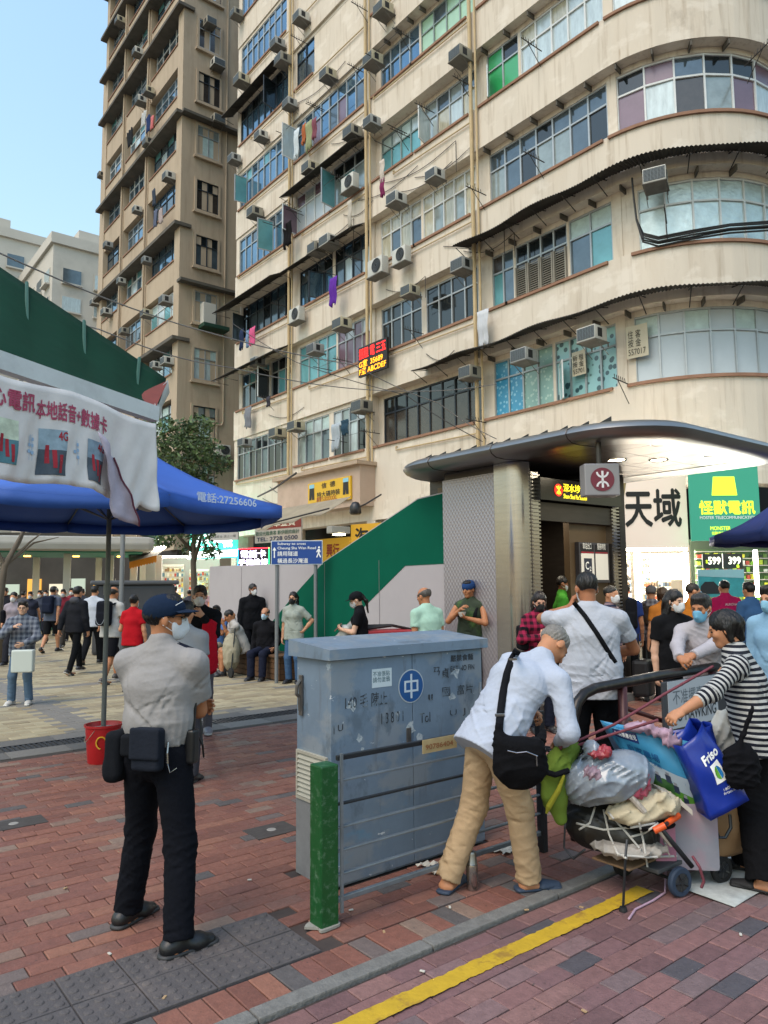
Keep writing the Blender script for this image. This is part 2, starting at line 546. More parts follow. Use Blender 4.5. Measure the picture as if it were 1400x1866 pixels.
def folds(amp, freq=1.0, seed=0, vert=0.5):
 """creases: a few warped ridge families that fade in and out"""
 r = np.random.default_rng(seed)
 fam = []
 for j in range(4):
  a = r.uniform(-0.9, 0.9); b = r.uniform(0, 6.28)
  dv = np.array((math.cos(b) * math.cos(a), math.sin(b) * math.cos(a), math.sin(a) * 1.3 + vert * np.sign(r.normal())))
  fam.append((dv / np.linalg.norm(dv) * r.uniform(26, 85) * freq, r.uniform(0, 6.28, 5), r.normal(size=(3, 3)) * 7))
 def f(P):
  o = np.zeros(len(P), np.float32)
  for k, ph, g in fam:
   w = np.sin(P @ g[0].astype(np.float32) + ph[0]) + np.sin(P @ g[1].astype(np.float32) + ph[1])
   x = P @ k.astype(np.float32) + 1.9 * w + ph[2]
   m = np.clip(np.sin(P @ (g[2] * 1.6).astype(np.float32) + ph[3] + 0.8 * w) * 1.6 - 0.35, 0, 1)
   o += m * ((1 - np.abs(np.sin(x))) ** 2 * 1.5 - 0.35)
  return amp * o
 return f
# ------------------------------------------------------------------ people
def unit(v): v = np.asarray(v, np.float32); return v / max(1e-9, float(np.sqrt(v @ v)))
def ik(root, tgt, l1, l2, pole):
 root = np.asarray(root, np.float32); tgt = np.asarray(tgt, np.float32)
 v = tgt - root; d = float(np.sqrt(v @ v)); dm = min(d, (l1 + l2) * 0.995); dm = max(dm, abs(l1 - l2) * 1.05)
 u = v / max(d, 1e-6); end = root + u * dm
 a = (l1 * l1 - l2 * l2 + dm * dm) / (2 * dm); hh = math.sqrt(max(0, l1 * l1 - a * a))
 p = np.asarray(pole, np.float32); p = p - u * float(p @ u); p = unit(p)
 return root + u * a + p * hh, end
def rotz(a): c, s = math.cos(a), math.sin(a); return np.array([[c, -s, 0], [s, c, 0], [0, 0, 1]], np.float32)
def rotx(a): c, s = math.cos(a), math.sin(a); return np.array([[1, 0, 0], [0, c, -s], [0, s, c]], np.float32)
def roty(a): c, s = math.cos(a), math.sin(a); return np.array([[c, 0, s], [0, 1, 0], [-s, 0, c]], np.float32)

SKIN = {}
def skin(col):
 if col in SKIN: return SKIN[col]
 m = mat('skin_' + col, col, 0.55, var=0.10, scale=30, bump=0.08, bscale=160, spec=0.35)
 b = m.node_tree.nodes['Principled BSDF']
 b.inputs['Subsurface Weight'].default_value = 0.08
 b.inputs['Subsurface Radius'].default_value = (0.01, 0.004, 0.002)
 SKIN[col] = m; return m
def hair_mat(col):
 return mat('hair_' + col, col, 0.42, var=0.35, scale=60, bump=0.6, bscale=140, spec=0.4, stretch=(1, 1, 0.25))

def hand_prims(wr, fd, pn, side, curl=0.5, s=1.0, spread=0.15, point=False):
 """palm and five fingers. wr wrist, fd finger direction, pn palm normal (towards what is held), side +1 when the thumb is to pn x fd"""
 fd = unit(fd); pn = np.asarray(pn, np.float32); pn = unit(pn - fd * float(pn @ fd)); sd = np.cross(fd, pn) * side
 L = []
 palm0 = wr + fd * 0.012 * s; palm1 = wr + fd * 0.078 * s
 L.append(Cone(palm0, palm1, 0.019 * s, 0.0155 * s, w=sd, q=2.0, k=0.015))
 lens = [0.072, 0.08, 0.075, 0.058]; offs = [0.029, 0.0095, -0.0105, -0.0285]
 for i in range(4):
  c = curl * (1 + 0.10 * i); c0 = curl * 0.9
  if point and i == 0: c = c0 = 0.1
  base = palm1 + sd * offs[i] * s - fd * 0.006 * s * (1 if i in (1, 2) else 2)
  dirn = unit(fd + sd * spread * (1.2 - 0.8 * i))
  p = base; ang = 0
  for j, (fr, ad) in enumerate(((0.44, c0 * 0.9), (0.31, c * 1.3), (0.25, c * 0.8))):
   ang += ad
   d_ = unit(dirn * math.cos(ang) + pn * math.sin(ang))
   q = p + d_ * lens[i] * s * fr * 1.05
   L.append(Cone(p, q, (0.0092 - 0.0008 * j) * s, (0.0086 - 0.0011 * j) * s, k=0.004))
   p = q
 tb = palm0 + fd * 0.018 * s + sd * 0.026 * s
 td = unit(fd * 0.65 + sd * 0.7 + pn * (0.25 + 0.5 * curl)); t1 = tb + td * 0.04 * s
 td2 = unit(fd * 0.85 + sd * 0.15 + pn * (0.3 + 0.8 * curl)); t2 = t1 + td2 * 0.036 * s
 L += [Cone(tb, t1, 0.0135 * s, 0.0105 * s, k=0.012), Cone(t1, t2, 0.0105 * s, 0.008 * s, k=0.005)]
 return L

def person(label, at_, face, h=1.70, pose=None, top=('tee', '#d8d8d8'), bottom=('long', '#16171b'), shoes='#1b1b1e', hair=('short', '#15110f'),
     mask=None, cap=None, glasses=False, skincol='#b98464', female=False, fine=0, group=None, extra=None, cat='person', z0=0.0, build=1.0, hem=0.0, tuck=False, sole='#2a2a2c', seed=None, layer2=None, untie=None):
 seed = random.randint(0, 9999) if seed is None else seed
 p = dict(pose or {})
 s = h / 1.72
 bw = build * (0.93 if female else 1.0)
 hs = {0: 0.016, 1: 0.012, 2: 0.0070}[fine]          # cloth voxel
 hk = {0: 0.0130, 1: 0.0092, 2: 0.0064}[fine]        # skin voxel
 # ---- skeleton, local frame: x right, y forward, z up
 pel = np.array(p.get('pelvis', (0, 0, 0.93)), np.float32) * s
 lean = p.get('lean', 0.03); side = p.get('side', 0.0); twist = p.get('twist', 0.0)
 spine = unit((math.sin(side), math.sin(lean) * math.cos(side), math.cos(lean) * math.cos(side)))
 lat = unit(rotz(twist) @ unit((math.cos(side), 0, -math.sin(side)))); lat = unit(lat - spine * float(lat @ spine))
 fw = np.cross(spine, lat)
 plat = unit(np.array(p.get('hipaxis', (1, 0, 0)), np.float32))
 nb_ = pel + spine * 0.515 * s
 rnd = p.get('round', 0.0)
 chest = pel + spine * 0.33 * s - fw * rnd * 0.6
 nb_ = nb_ + fw * rnd * 0.8
 sw = (0.172 if female else 0.188) * s * bw
 shz = p.get('shrug', 0.0)
 sh = {1: nb_ - spine * (0.068 - shz) * s + lat * sw, -1: nb_ - spine * (0.068 - shz) * s - lat * sw}
 hip = {1: pel + plat * 0.085 * s - np.array((0, 0, 0.03), np.float32) * s, -1: pel - plat * 0.085 * s - np.array((0, 0, 0.03), np.float32) * s}
 # head frame
 hy, hp, hr = p.get('head', (0, 0, 0))
 Rb = np.stack([lat, fw, spine], 1)
 k_ = p.get('headfollow', 0.35)
 lvl_f = unit((fw[0], fw[1], fw[2] * k_)); lvl_r = unit(np.cross(lvl_f, (0, 0, 1))); lvl_u = np.cross(lvl_r, lvl_f)
 Hd = np.stack([lvl_r, lvl_f, lvl_u], 1) @ rotz(-hy) @ rotx(hp) @ roty(hr)
 neck_dir = unit(spine * 0.75 + np.array((0, 0, 0.35), np.float32) + lvl_f * 0.12)
 hc = nb_ + neck_dir * 0.085 * s + Hd @ np.array((0, 0.012, 0.075), np.float32) * s
 def H(x, y, z): return hc + Hd @ (np.array((x, y, z), np.float32) * s)
 ua, fa = 0.285 * s, 0.255 * s
 armL = {}
 for sd in (1, -1):
  t = p.get('hand_r' if sd == 1 else 'hand_l', (0.25 * sd, 0.05, 0.80))
  t = np.array(t, np.float32) * s
  pole = p.get('pole_r' if sd == 1 else 'pole_l', (0.5 * sd, -1, -0.3))
  armL[sd] = ik(sh[sd], t, ua, fa, pole)
 th, ca = 0.425 * s, 0.41 * s
 legL = {}
 for sd in (1, -1):
  t = np.array(p.get('foot_r' if sd == 1 else 'foot_l', (0.10 * sd, 0.0, 0.075)), np.float32) * s
  pole = p.get('knee_r' if sd == 1 else 'knee_l', (0.1 * sd, 1, 0))
  legL[sd] = ik(hip[sd], t, th, ca, pole)
 fdir = {1: unit(p.get('toe_r', (0.15, 1, 0))), -1: unit(p.get('toe_l', (-0.15, 1, 0)))}
 # ---- root
 yaw = YAW - math.radians(face) - math.pi / 2
 root = empty('person', (at_[0], at_[1], z0), label, cat, group, rz=yaw)
 made = {}
 def mk(name, prims, m, hh, **k):
  o = blob(name, prims, m, root, hh, world=False, **k); made[name] = o; return o
 q = 1.42
 W = bw * s
 # ---- body: one continuous surface
 hd = [Ell(H(0, -0.010, 0.032), np.array((0.073, 0.092, 0.086)) * s, Hd, 0.02),
    Ell(H(0, 0.018, -0.030), np.array((0.060, 0.072, 0.080)) * s, Hd, 0.03),
    Ell(H(0, 0.062, -0.088), np.array((0.030, 0.026, 0.024)) * s, Hd, 0.025),
    Cone(H(-0.030, 0.074, 0.024), H(0.030, 0.074, 0.024), 0.013 * s, 0.013 * s, k=0.015),
    Cone(H(0, 0.090, 0.016), H(0, 0.108, -0.022), 0.008 * s, 0.013 * s, k=0.008),
    Ell(H(0.036, 0.066, -0.022), np.array((0.022, 0.018, 0.020)) * s, Hd, 0.018), Ell(H(-0.036, 0.066, -0.022), np.array((0.022, 0.018, 0.020)) * s, Hd, 0.018),
    Ell(H(0, 0.088, -0.052), np.array((0.022, 0.010, 0.009)) * s, Hd, 0.008),
    Ell(H(0.076, -0.004, -0.008), np.array((0.010, 0.021, 0.032)) * s, Hd @ rotz(-0.35), 0.006),
    Ell(H(-0.076, -0.004, -0.008), np.array((0.010, 0.021, 0.032)) * s, Hd @ rotz(0.35), 0.006)]
 sock = [Ell(H(0.031, 0.098, 0.004), np.array((0.017, 0.016, 0.011)) * s, Hd), Ell(H(-0.031, 0.098, 0.004), np.array((0.017, 0.016, 0.011)) * s, Hd)]
 body = [Cone(pel - spine * 0.03 * s, pel + spine * 0.16 * s, 0.088 * W, 0.082 * W, plat, q),
   Cone(pel + spine * 0.14 * s, chest, 0.082 * W, 0.095 * W, lat, q, 0.06),
   Cone(chest, nb_ - spine * 0.07 * s, 0.095 * W, 0.074 * W, lat, q, 0.06),
   Cone(sh[1] * 0.8 + sh[-1] * 0.2, sh[-1] * 0.8 + sh[1] * 0.2, 0.050 * s, 0.050 * s, k=0.05),
   Cone(nb_ - spine * 0.03 * s, H(0, -0.022, -0.06), 0.060 * s * (0.88 if female else 1), 0.050 * s * (0.85 if female else 1), k=0.03)]
 for sd in (1, -1):
  e, w = armL[sd]; kn, an = legL[sd]
  body += [Cone(sh[sd], e, 0.049 * W, 0.040 * s, k=0.03), Cone(e, e + (w - e) * 0.35, 0.038 * s, 0.039 * s, k=0.02), Cone(e + (w - e) * 0.35, w, 0.039 * s, 0.025 * s, k=0.015),
     Cone(hip[sd], kn, 0.083 * W, 0.054 * s, k=0.04), Cone(kn, kn + (an - kn) * 0.3, 0.052 * s, 0.054 * s, k=0.02), Cone(kn + (an - kn) * 0.3, an, 0.054 * s, 0.035 * s, k=0.02)]
  fdx = fdir[sd]
  heel = an + np.array((0, 0, -0.045), np.float32) * s - fdx * 0.03 * s
  body += [Cone(an, heel, 0.033 * s, 0.028 * s, k=0.02), Cone(heel, an + np.array((0, 0, -0.055), np.float32) * s + fdx * 0.14 * s, 0.028 * s, 0.018 * s, np.cross(fdx, (0, 0, 1)), 1.7, 0.02)]
  hdv = p.get('fing_r' if sd == 1 else 'fing_l'); hdv = (w - e) if hdv is None else np.array(hdv, np.float32)
  pn = p.get('palm_r' if sd == 1 else 'palm_l', (-sd, 0, 0))
  cu_ = p.get('curl_r' if sd == 1 else 'curl_l', 0.45)
  thumb = np.cross(unit(hdv), unit(np.array(pn, np.float32))); 
  th_side = p.get('thumb_r' if sd == 1 else 'thumb_l', 1 if float(thumb @ np.array((0, 1, 0.3))) >= 0 else -1)
  body += hand_prims(w, hdv, pn, th_side, cu_, s * (0.93 if female else 1.0))
 allp = body + hd
 base = union(body + hd)
 def cutb(P, d):
  for k in sock: d = np.maximum(d, -k(P))
  return d
 mk('body', allp, skin(skincol), hk, cut=cutb)
 # eyes and brows
 if fine >= 1 or p.get('facecam'):
  for sd in (1, -1):
   mk('eye', [Ell(H(0.031 * sd, 0.0835, 0.004), np.array((0.013, 0.009, 0.0052)) * s, Hd)], mat('eye_dark', '#16110e', 0.15), 0.003)
   mk('eyebrow', [Cone(H(0.016 * sd, 0.091, 0.021), H(0.046 * sd, 0.079, 0.024), 0.0042 * s, 0.003 * s)], hair_mat('#1a1412'), 0.003)
 # ---- hair
 ht, hcol = hair
 if ht != 'none':
  pr = [Ell(H(0, -0.014, 0.036), np.array((0.082, 0.101, 0.094)) * s, Hd)]
  fr_ = [Ell(H(0, 0.120, -0.036), np.array((0.074, 0.098, 0.098)) * s, Hd)]
  zc = {'short': -0.045, 'crop': -0.035, 'bald': -0.03, 'long': -0.06, 'bob': -0.06, 'bun': -0.05, 'tail': -0.05}[ht]
  if ht == 'crop': pr = [Ell(H(0, -0.012, 0.034), np.array((0.0775, 0.0965, 0.0895)) * s, Hd)]
  if ht == 'short': pr.append(Ell(H(0, 0.035, 0.098), np.array((0.060, 0.052, 0.030)) * s, Hd, 0.03))
  if ht in ('long',):
   for sd in (-1, 1):
    pr.append(Cone(H(0.062 * sd, -0.02, 0.0), H(0.080 * sd, -0.015, -0.24), 0.030 * s, 0.026 * s, k=0.03))
   pr.append(Cone(H(0, -0.075, 0.0), H(0, -0.085, -0.27), 0.045 * s, 0.042 * s, Hd[:, 0], 1.9, 0.04))
  if ht == 'bob':
   for sd in (-1, 1):
    pr.append(Cone(H(0.066 * sd, -0.015, 0.0), H(0.068 * sd, -0.01, -0.075), 0.026 * s, 0.018 * s, k=0.03))
   pr.append(Cone(H(0, -0.075, 0.02), H(0, -0.068, -0.075), 0.046 * s, 0.028 * s, Hd[:, 0], 1.6, 0.04))
  if ht == 'tail':
   pr.append(Cone(H(0, -0.10, 0.03), H(0.0, -0.135, -0.06), 0.030 * s, 0.028 * s, k=0.02)); pr.append(Cone(H(0, -0.135, -0.06), H(0, -0.11, -0.24), 0.028 * s, 0.012 * s, k=0.02))
  if ht == 'bun': pr.append(Ell(H(0, -0.11, 0.05), np.array((0.04, 0.035, 0.04)) * s, Hd, 0.015))
  iH = Hd.T
  def cuth(P, d, ht=ht):
   if ht in ('long', 'bob'):
    l = ((P - hc) @ Hd) / s
    d = np.maximum(d, -fr_[0](P))
    return np.where((l[:, 2] < zc) & (l[:, 1] > -0.0) & (np.abs(l[:, 0]) < 0.05), np.maximum(d, 0.01), d)
   l = ((P - hc) @ Hd) / s
   d = np.maximum(d, -fr_[0](P))
   if ht != 'tail':
    d = np.maximum(d, (zc - l[:, 2] - 0.25 * np.minimum(l[:, 1], 0)) * s) if ht != 'tail' else d
   else:
    d = np.where(l[:, 1] > -0.085, np.maximum(d, (zc - l[:, 2]) * s), d)
   sdb = (np.abs(l[:, 0]) - 0.0) * 0
   # sideburn notch round the ears
   e_ = np.sqrt((l[:, 1] - 0.0) ** 2 + (l[:, 2] + 0.012) ** 2) - 0.030
   d = np.where(np.abs(l[:, 0]) > 0.055, np.maximum(d, -e_ * s), d)
   if ht == 'bald':
    d = np.maximum(d, (l[:, 2] - 0.055 + 0.4 * l[:, 1]) * s)
   return d
  rr = np.random.default_rng(seed)
  ph = rr.uniform(0, 6.28, 4)
  def dh(P):
   l = ((P - hc) @ Hd)
   a = np.arctan2(l[:, 0], l[:, 1] + 0.01)
   return 0.0028 * np.sin(22 * a + 3 * np.sin(30 * l[:, 2] + ph[0]) + ph[1]) + 0.0025 * np.sin(70 * l[:, 0] + 40 * l[:, 2] + 3 * np.sin(35 * l[:, 1]) + ph[2])
  mk('hair', pr, hair_mat(hcol), 0.0075 if fine == 2 else (0.009 if fine else 0.012), cut=cuth, disp=dh)
 # ---- mask
 if mask:
  hd2 = [Ell(H(0, 0.026, -0.036), np.array((0.066, 0.076, 0.082)) * s, Hd), Cone(H(0, 0.095, 0.002), H(0, 0.105, -0.055), 0.018 * s, 0.021 * s, k=0.03), Ell(H(0, 0.068, -0.085), np.array((0.036, 0.032, 0.030)) * s, Hd, 0.03)]
  def cutm(P, d):
   l = ((P - hc) @ Hd) / s
   d = np.maximum(d, (l[:, 2] - 0.004 + 0.35 * np.abs(l[:, 0])) * s * 0.9)
   d = np.maximum(d, (-0.112 - l[:, 2]) * s)
   return np.maximum(d, (0.030 + 0.15 * np.abs(l[:, 2] + 0.04) - l[:, 1]) * s)
  mk('face_mask', hd2, mat('mask_' + mask, mask, 0.85, bump=0.3, bscale=90), 0.0065 if fine == 2 else (0.008 if fine else 0.011), cut=cutm)
  if fine >= 1:
   b = MB()
   for sd in (1, -1):
    b.tube([H(0.058 * sd, 0.036, -0.025), H(0.075 * sd, 0.012, -0.006), H(0.083 * sd, -0.012, 0.008)], 0.0017, 5)
    b.tube([H(0.055 * sd, 0.036, -0.065), H(0.073 * sd, 0.010, -0.045), H(0.082 * sd, -0.014, -0.028)], 0.0017, 5)
   o = b.build('mask_loop', mat('mask_loop', '#e6e6e6', 0.8)); o.parent = root
 if glasses:
  b = MB()
  for sd in (1, -1):
   ring = [H(sd * (0.032 + 0.021 * math.cos(t)), 0.103 + 0.002 * math.cos(t), 0.004 + 0.016 * math.sin(t)) for t in np.linspace(0, 6.283, 13)]
   b.tube(ring, 0.0018, 5)
   b.tube([H(sd * 0.053, 0.101, 0.010), H(sd * 0.077, 0.06, 0.012), H(sd * 0.079, -0.005, 0.008)], 0.0018, 5)
  b.tube([H(-0.011, 0.106, 0.008), H(0.011, 0.106, 0.008)], 0.0018, 5)
  o = b.build('glasses', mat('glasses', '#191512', 0.3)); o.parent = root
 if cap:
  ccol, back = cap
  Rc = Hd @ (rotz(math.pi) if back else np.eye(3, dtype=np.float32))
  def HC(x, y, z): return hc + Rc @ (np.array((x, y, z), np.float32) * s)
  pr = [Ell(HC(0, -0.004 if not back else 0.01, 0.046), np.array((0.092, 0.113, 0.088)) * s, Rc)]
  def cutc(P, d):
   l = ((P - hc) @ Rc) / s
   return np.maximum(d, (0.012 + 0.16 * np.clip(l[:, 1], -1, 0.2) - l[:, 2]) * s)
  cm = cloth(ccol, 'cap', 0.3)
  mk('cap', pr, cm, 0.007 if fine == 2 else 0.011, cut=cutc)
  b = MB(); rows = []
  for i in range(6):
   r0 = 0.094 + 0.072 * i / 5; row = []
   for j in range(13):
    t = math.radians(90 - 62 + 124 * j / 12)
    k = r0 if i == 0 else 0.094 + (r0 - 0.094) * (math.sin(t) ** 0.8)
    x, y = 0.086 / 0.094 * (0.094 if i == 0 else k * 0.97) * math.cos(t), k * 1.06 * math.sin(t)
    row.append(HC(x, y + 0.002, 0.036 - 0.16 * max(0, y - 0.09) - 1.6 * x * x + 0.012))
   rows.append(row)
  b.grid(rows)
  o = b.build('brim', cm, smooth=True, solid=0.004); o.parent = root
 # ---- top
 tt, tcol = top[0], top[1]
 tm = top[2] if len(top) > 2 else cloth(tcol, 'shirt')
 if tt != 'none':
  loose = 0.014 if not p.get('tight') else 0.006
  hz = (-0.10 + hem) * s
  if tuck: hz = 0.045 * s
  lw = 0.012 * s
  T = [Cone(pel + spine * hz, pel + spine * 0.16 * s, (0.120 if not tuck else 0.100) * W + lw * 0.5, 0.106 * W + lw, plat, q * (1.06 if not tuck else 1)),
    Cone(pel + spine * 0.14 * s, chest, 0.102 * W + lw, 0.113 * W + lw * 0.6, lat, q, 0.06),
    Cone(chest, nb_ - spine * 0.075 * s, 0.113 * W + lw * 0.5, 0.090 * W, lat, q, 0.06),
    Cone(sh[1] * 0.9 + sh[-1] * 0.1, sh[-1] * 0.9 + sh[1] * 0.1, 0.062 * s, 0.062 * s, k=0.05),
    Cone(sh[1], nb_ + neck_dir * 0.01 * s, 0.052 * s, 0.062 * s, k=0.04), Cone(sh[-1], nb_ + neck_dir * 0.01 * s, 0.052 * s, 0.062 * s, k=0.04)]
  if female:
   for sd in (1, -1): T.append(Ell(chest + spine * 0.035 * s + lat * 0.075 * sd * s + fw * 0.075 * s, np.array((0.062, 0.058, 0.06)) * s, Rb, 0.05))
  if not tuck:
   for sd in (1, -1): T.append(Cone(hip[sd] + spine * 0.10 * s, hip[sd] - spine * 0.10 * s, 0.106 * W, 0.112 * W, k=0.05))
  if p.get('belly'): T.append(Ell(pel + spine * 0.14 * s + fw * 0.06 * s, np.array((0.15, 0.13, 0.15)) * W, Rb, 0.06))
  for i_ in T: i_.useZ = True
  T.append(Cone(nb_ - spine * 0.06 * s, nb_ + neck_dir * (0.045 if tt in ('shirt', 'jacket', 'police', 'hood') else 0.012) * s, 0.078 * s, 0.062 * s, k=0.035)); T[-1].useZ = True
  sl = {'tee': 0.62, 'police': 0.70, 'shirt': 2, 'jacket': 2, 'long': 2, 'hood': 2, 'tank': 0.0, 'roll': 1.45, 'short': 0.8}[tt]
  rs = {'tee': 0.066, 'police': 0.074, 'shirt': 0.066, 'jacket': 0.076, 'long': 0.062, 'hood': 0.074, 'tank': 0.05, 'roll': 0.062, 'short': 0.066}[tt] * s
  if sl > 0:
   for sd in (1, -1):
    e, w = armL[sd]
    if sl <= 1:
     dr_ = unit(e - sh[sd]); en = sh[sd] + (e - sh[sd]) * sl
     T.append(Flat(Cone(sh[sd], en + dr_ * 0.05, rs * 0.92, rs * 0.98, k=0.035), en, dr_))
    else:
     dr_ = unit(w - e); en = e + (w - e) * (sl - 1)
     T.append(Cone(sh[sd], e, rs * 0.94, rs * 0.84, k=0.035)); T.append(Flat(Cone(e, en + dr_ * 0.03, rs * 0.84, rs * 0.66, k=0.03), en, dr_))
  ft = folds((0.0042 if tt != 'jacket' else 0.005) * (1.5 if fine == 2 else 1.1), 0.8, seed, 0.5)
  ft2 = folds(0.0020, 2.0, seed + 3, 0.3) if fine == 2 else (lambda P: 0)
  sg_ = []; rr_ = np.random.default_rng(seed + 77)
  if fine >= 1:
   def tp(x, z, sgn):
    R_ = 0.118 * W; return pel + spine * z * s + lat * x * s + fw * sgn * R_ * math.sqrt(max(0.05, 1 - (x * s / (R_ * q)) ** 2))
   for sgn in (-1, 1):
    for i in range(6):
     c_ = 1 if i % 2 else -1
     sg_.append((tp(.135 * c_, rr_.uniform(.24, .42), sgn), tp(rr_.uniform(-.10, .05) * c_, rr_.uniform(.06, .24), sgn), rr_.uniform(.009, .016), rr_.uniform(.004, .008)))
    for i in range(4): sg_.append((tp(rr_.uniform(-.15, 0), rr_.uniform(.05, .13), sgn), tp(rr_.uniform(.02, .15), rr_.uniform(.05, .15), sgn), .011, rr_.uniform(.004, .008)))
   for sd in (1, -1):
    e, w = armL[sd]; ax_ = unit(e - sh[sd]); o1 = unit(np.cross(ax_, fw)); o2 = np.cross(ax_, o1)
    for i in range(4):
     c0 = sh[sd] + (e - sh[sd]) * rr_.uniform(.15, .55 if sl <= 1 else .95); a_ = rr_.uniform(0, 6.28)
     sg_.append((c0 + (o1 * math.cos(a_) + o2 * math.sin(a_)) * rs * .9, c0 + ax_ * .06 + (o1 * math.cos(a_ + 1.6) + o2 * math.sin(a_ + 1.6)) * rs * .9, .009, rr_.uniform(.003, .007)))
    if sl > 1:
     bx_ = unit(w - e); p1 = unit(np.cross(bx_, fw)); p2 = np.cross(bx_, p1)
     for i in range(5):
      c0 = e + (w - e) * rr_.uniform(-.05, .7); a_ = rr_.uniform(0, 6.28)
      sg_.append((c0 + (p1 * math.cos(a_) + p2 * math.sin(a_)) * rs * .75, c0 + bx_ * .04 + (p1 * math.cos(a_ + 1.7) + p2 * math.sin(a_ + 1.7)) * rs * .75, .008, rr_.uniform(.003, .006)))
  cr_ = creases(sg_)
  zb = pel + spine * (hz)
  def cutt(P, d):
   ws = (P - zb) @ spine
   ax_ = P - pel; rad = _n(ax_ - np.outer(ax_ @ spine, spine))
   return np.where(rad < 0.27 * s, np.maximum(d, -ws - 0.012), d)
  def dsp(P):
   f_ = .55 * ft(P) + ft2(P)
   zz = (P - pel) @ spine
   return f_ * (0.55 + 0.9 * np.exp(-((zz - 0.02) / 0.12) ** 2)) + cr_(P)
  stripe = bool(len(top) > 3 and top[3])
  mk('shirt' if tt not in ('jacket', 'hood') else 'jacket', T, tm, hs, disp=dsp, cut=cutt, stripe=stripe)
  if tt in ('shirt', 'police') and fine >= 1:
   cn = nb_ + neck_dir * 0.03 * s
   mk('collar', [Cone(nb_ + neck_dir * 0.005 * s, nb_ + neck_dir * 0.05 * s + fw * 0.004, 0.070 * s, 0.064 * s)], tm, hs,
      cut=lambda P, d: np.maximum(np.maximum(d, -(d + 0.012)), np.maximum((P - cn) @ neck_dir - 0.028 * s + 0.25 * np.maximum((P - cn) @ fw, 0), -0.02 - (P - cn) @ neck_dir)))
 # ---- trousers
 bt, bcol = bottom[0], bottom[1]
 bmtl = bottom[2] if len(bottom) > 2 else cloth(bcol, 'trousers')
 if bt != 'none':
  wz = 0.10 * s
  Q = [Cone(pel - spine * 0.02 * s - np.array((0, 0, 0.02), np.float32), pel + spine * wz, 0.104 * W, 0.097 * W, plat, q)]
  Q[0].useZ = True
  for sd in (1, -1):
   kn, an = legL[sd]
   wid = {'long': (0.094, 0.078, 0.072), 'slim': (0.088, 0.064, 0.052), 'short': (0.098, 0.092, 0.09), 'wide': (0.098, 0.092, 0.098), 'jeans': (0.090, 0.070, 0.066)}[bt]
   if bt != 'short':
    Q.append(Cone(hip[sd], kn, wid[0] * W, wid[1] * s, k=0.04))
    dr_ = unit(an - kn); en = an + dr_ * 0.012 * s
    Q.append(Flat(Cone(kn, en + dr_ * 0.05, wid[1] * s, wid[2] * s, k=0.03), en, dr_))
   else:
    dr_ = unit(kn - hip[sd]); Q.append(Flat(Cone(hip[sd], kn + dr_ * 0.06, wid[0] * W, wid[1] * s, k=0.04), kn + dr_ * -0.005, dr_))
  fl = folds(0.0040 * (1.5 if fine == 2 else 1.1), 0.9, seed + 5, 0.5)
  fl2 = folds(0.0013, 1.9, seed + 8, 0.5) if fine == 2 else (lambda P: 0)
  sg_ = []; rr_ = np.random.default_rng(seed + 99)
  if fine >= 1:
   for sd in (1, -1):
    kn, an = legL[sd]; r1 = wid[1] * s
    def lp(c, ax, ang, r_):
     u_ = unit(plat - ax * float(plat @ ax)); v_ = np.cross(ax, u_); return c + (u_ * math.cos(ang) + v_ * math.sin(ang)) * r_
    d1 = unit(an - kn); d0 = unit(kn - hip[sd])
    for i in range(7):
     c0 = kn + d1 * rr_.uniform(-.02, .12); a_ = rr_.uniform(0, 6.28); sg_.append((lp(c0, d1, a_, r1 * .97), lp(c0 + d1 * rr_.uniform(-.03, .04), d1, a_ + rr_.uniform(.9, 1.7), r1 * .97), .009, rr_.uniform(.003, .006)))
    if bt != 'short':
     for i in range(9):
      c0 = an - d1 * rr_.uniform(.01, .19); a_ = rr_.uniform(0, 6.28); sg_.append((lp(c0, d1, a_, wid[2] * s), lp(c0 + d1 * rr_.uniform(-.04, .04), d1, a_ + rr_.uniform(.8, 1.9), wid[2] * s), .009, rr_.uniform(.004, .008)))
    for i in range(6):
     a_ = rr_.uniform(0, 6.28); c0 = hip[sd] + (kn - hip[sd]) * rr_.uniform(.0, .5); sg_.append((lp(c0, d0, a_, wid[0] * W * .95), lp(c0 + d0 * rr_.uniform(.04, .14), d0, a_ + rr_.uniform(.5, 1.3), wid[0] * W * .9), .010, rr_.uniform(.003, .007)))
  cr2 = creases(sg_)
  def dst(P):
   a = 0.55 + 0 * P[:, 0]
   for sd in (1, -1):
    kn, an = legL[sd]
    a = a + 0.8 * np.exp(-(_n(P - kn) / 0.11) ** 2) + (0.9 * np.exp(-(_n(P - an) / 0.16) ** 2) if bt != 'short' else 0)
   return (.5 * fl(P) + fl2(P)) * a + cr2(P)
  wt = pel + spine * wz
  def cutq(P, d):
   return np.maximum(d, (P - wt) @ spine) if not p.get('bent') else d
  nq = (len(Q) - 1) // 2
  mg = max(0.03, 10 * hs)
  uR, uL = union([Q[0]] + Q[1:1 + nq], mg), union([Q[0]] + Q[1 + nq:], mg)
  mk('trousers' if bt != 'short' else 'shorts', Q, bmtl, hs, disp=dst, cut=cutq, base=lambda P: smin(uR(P), uL(P), 0.008))
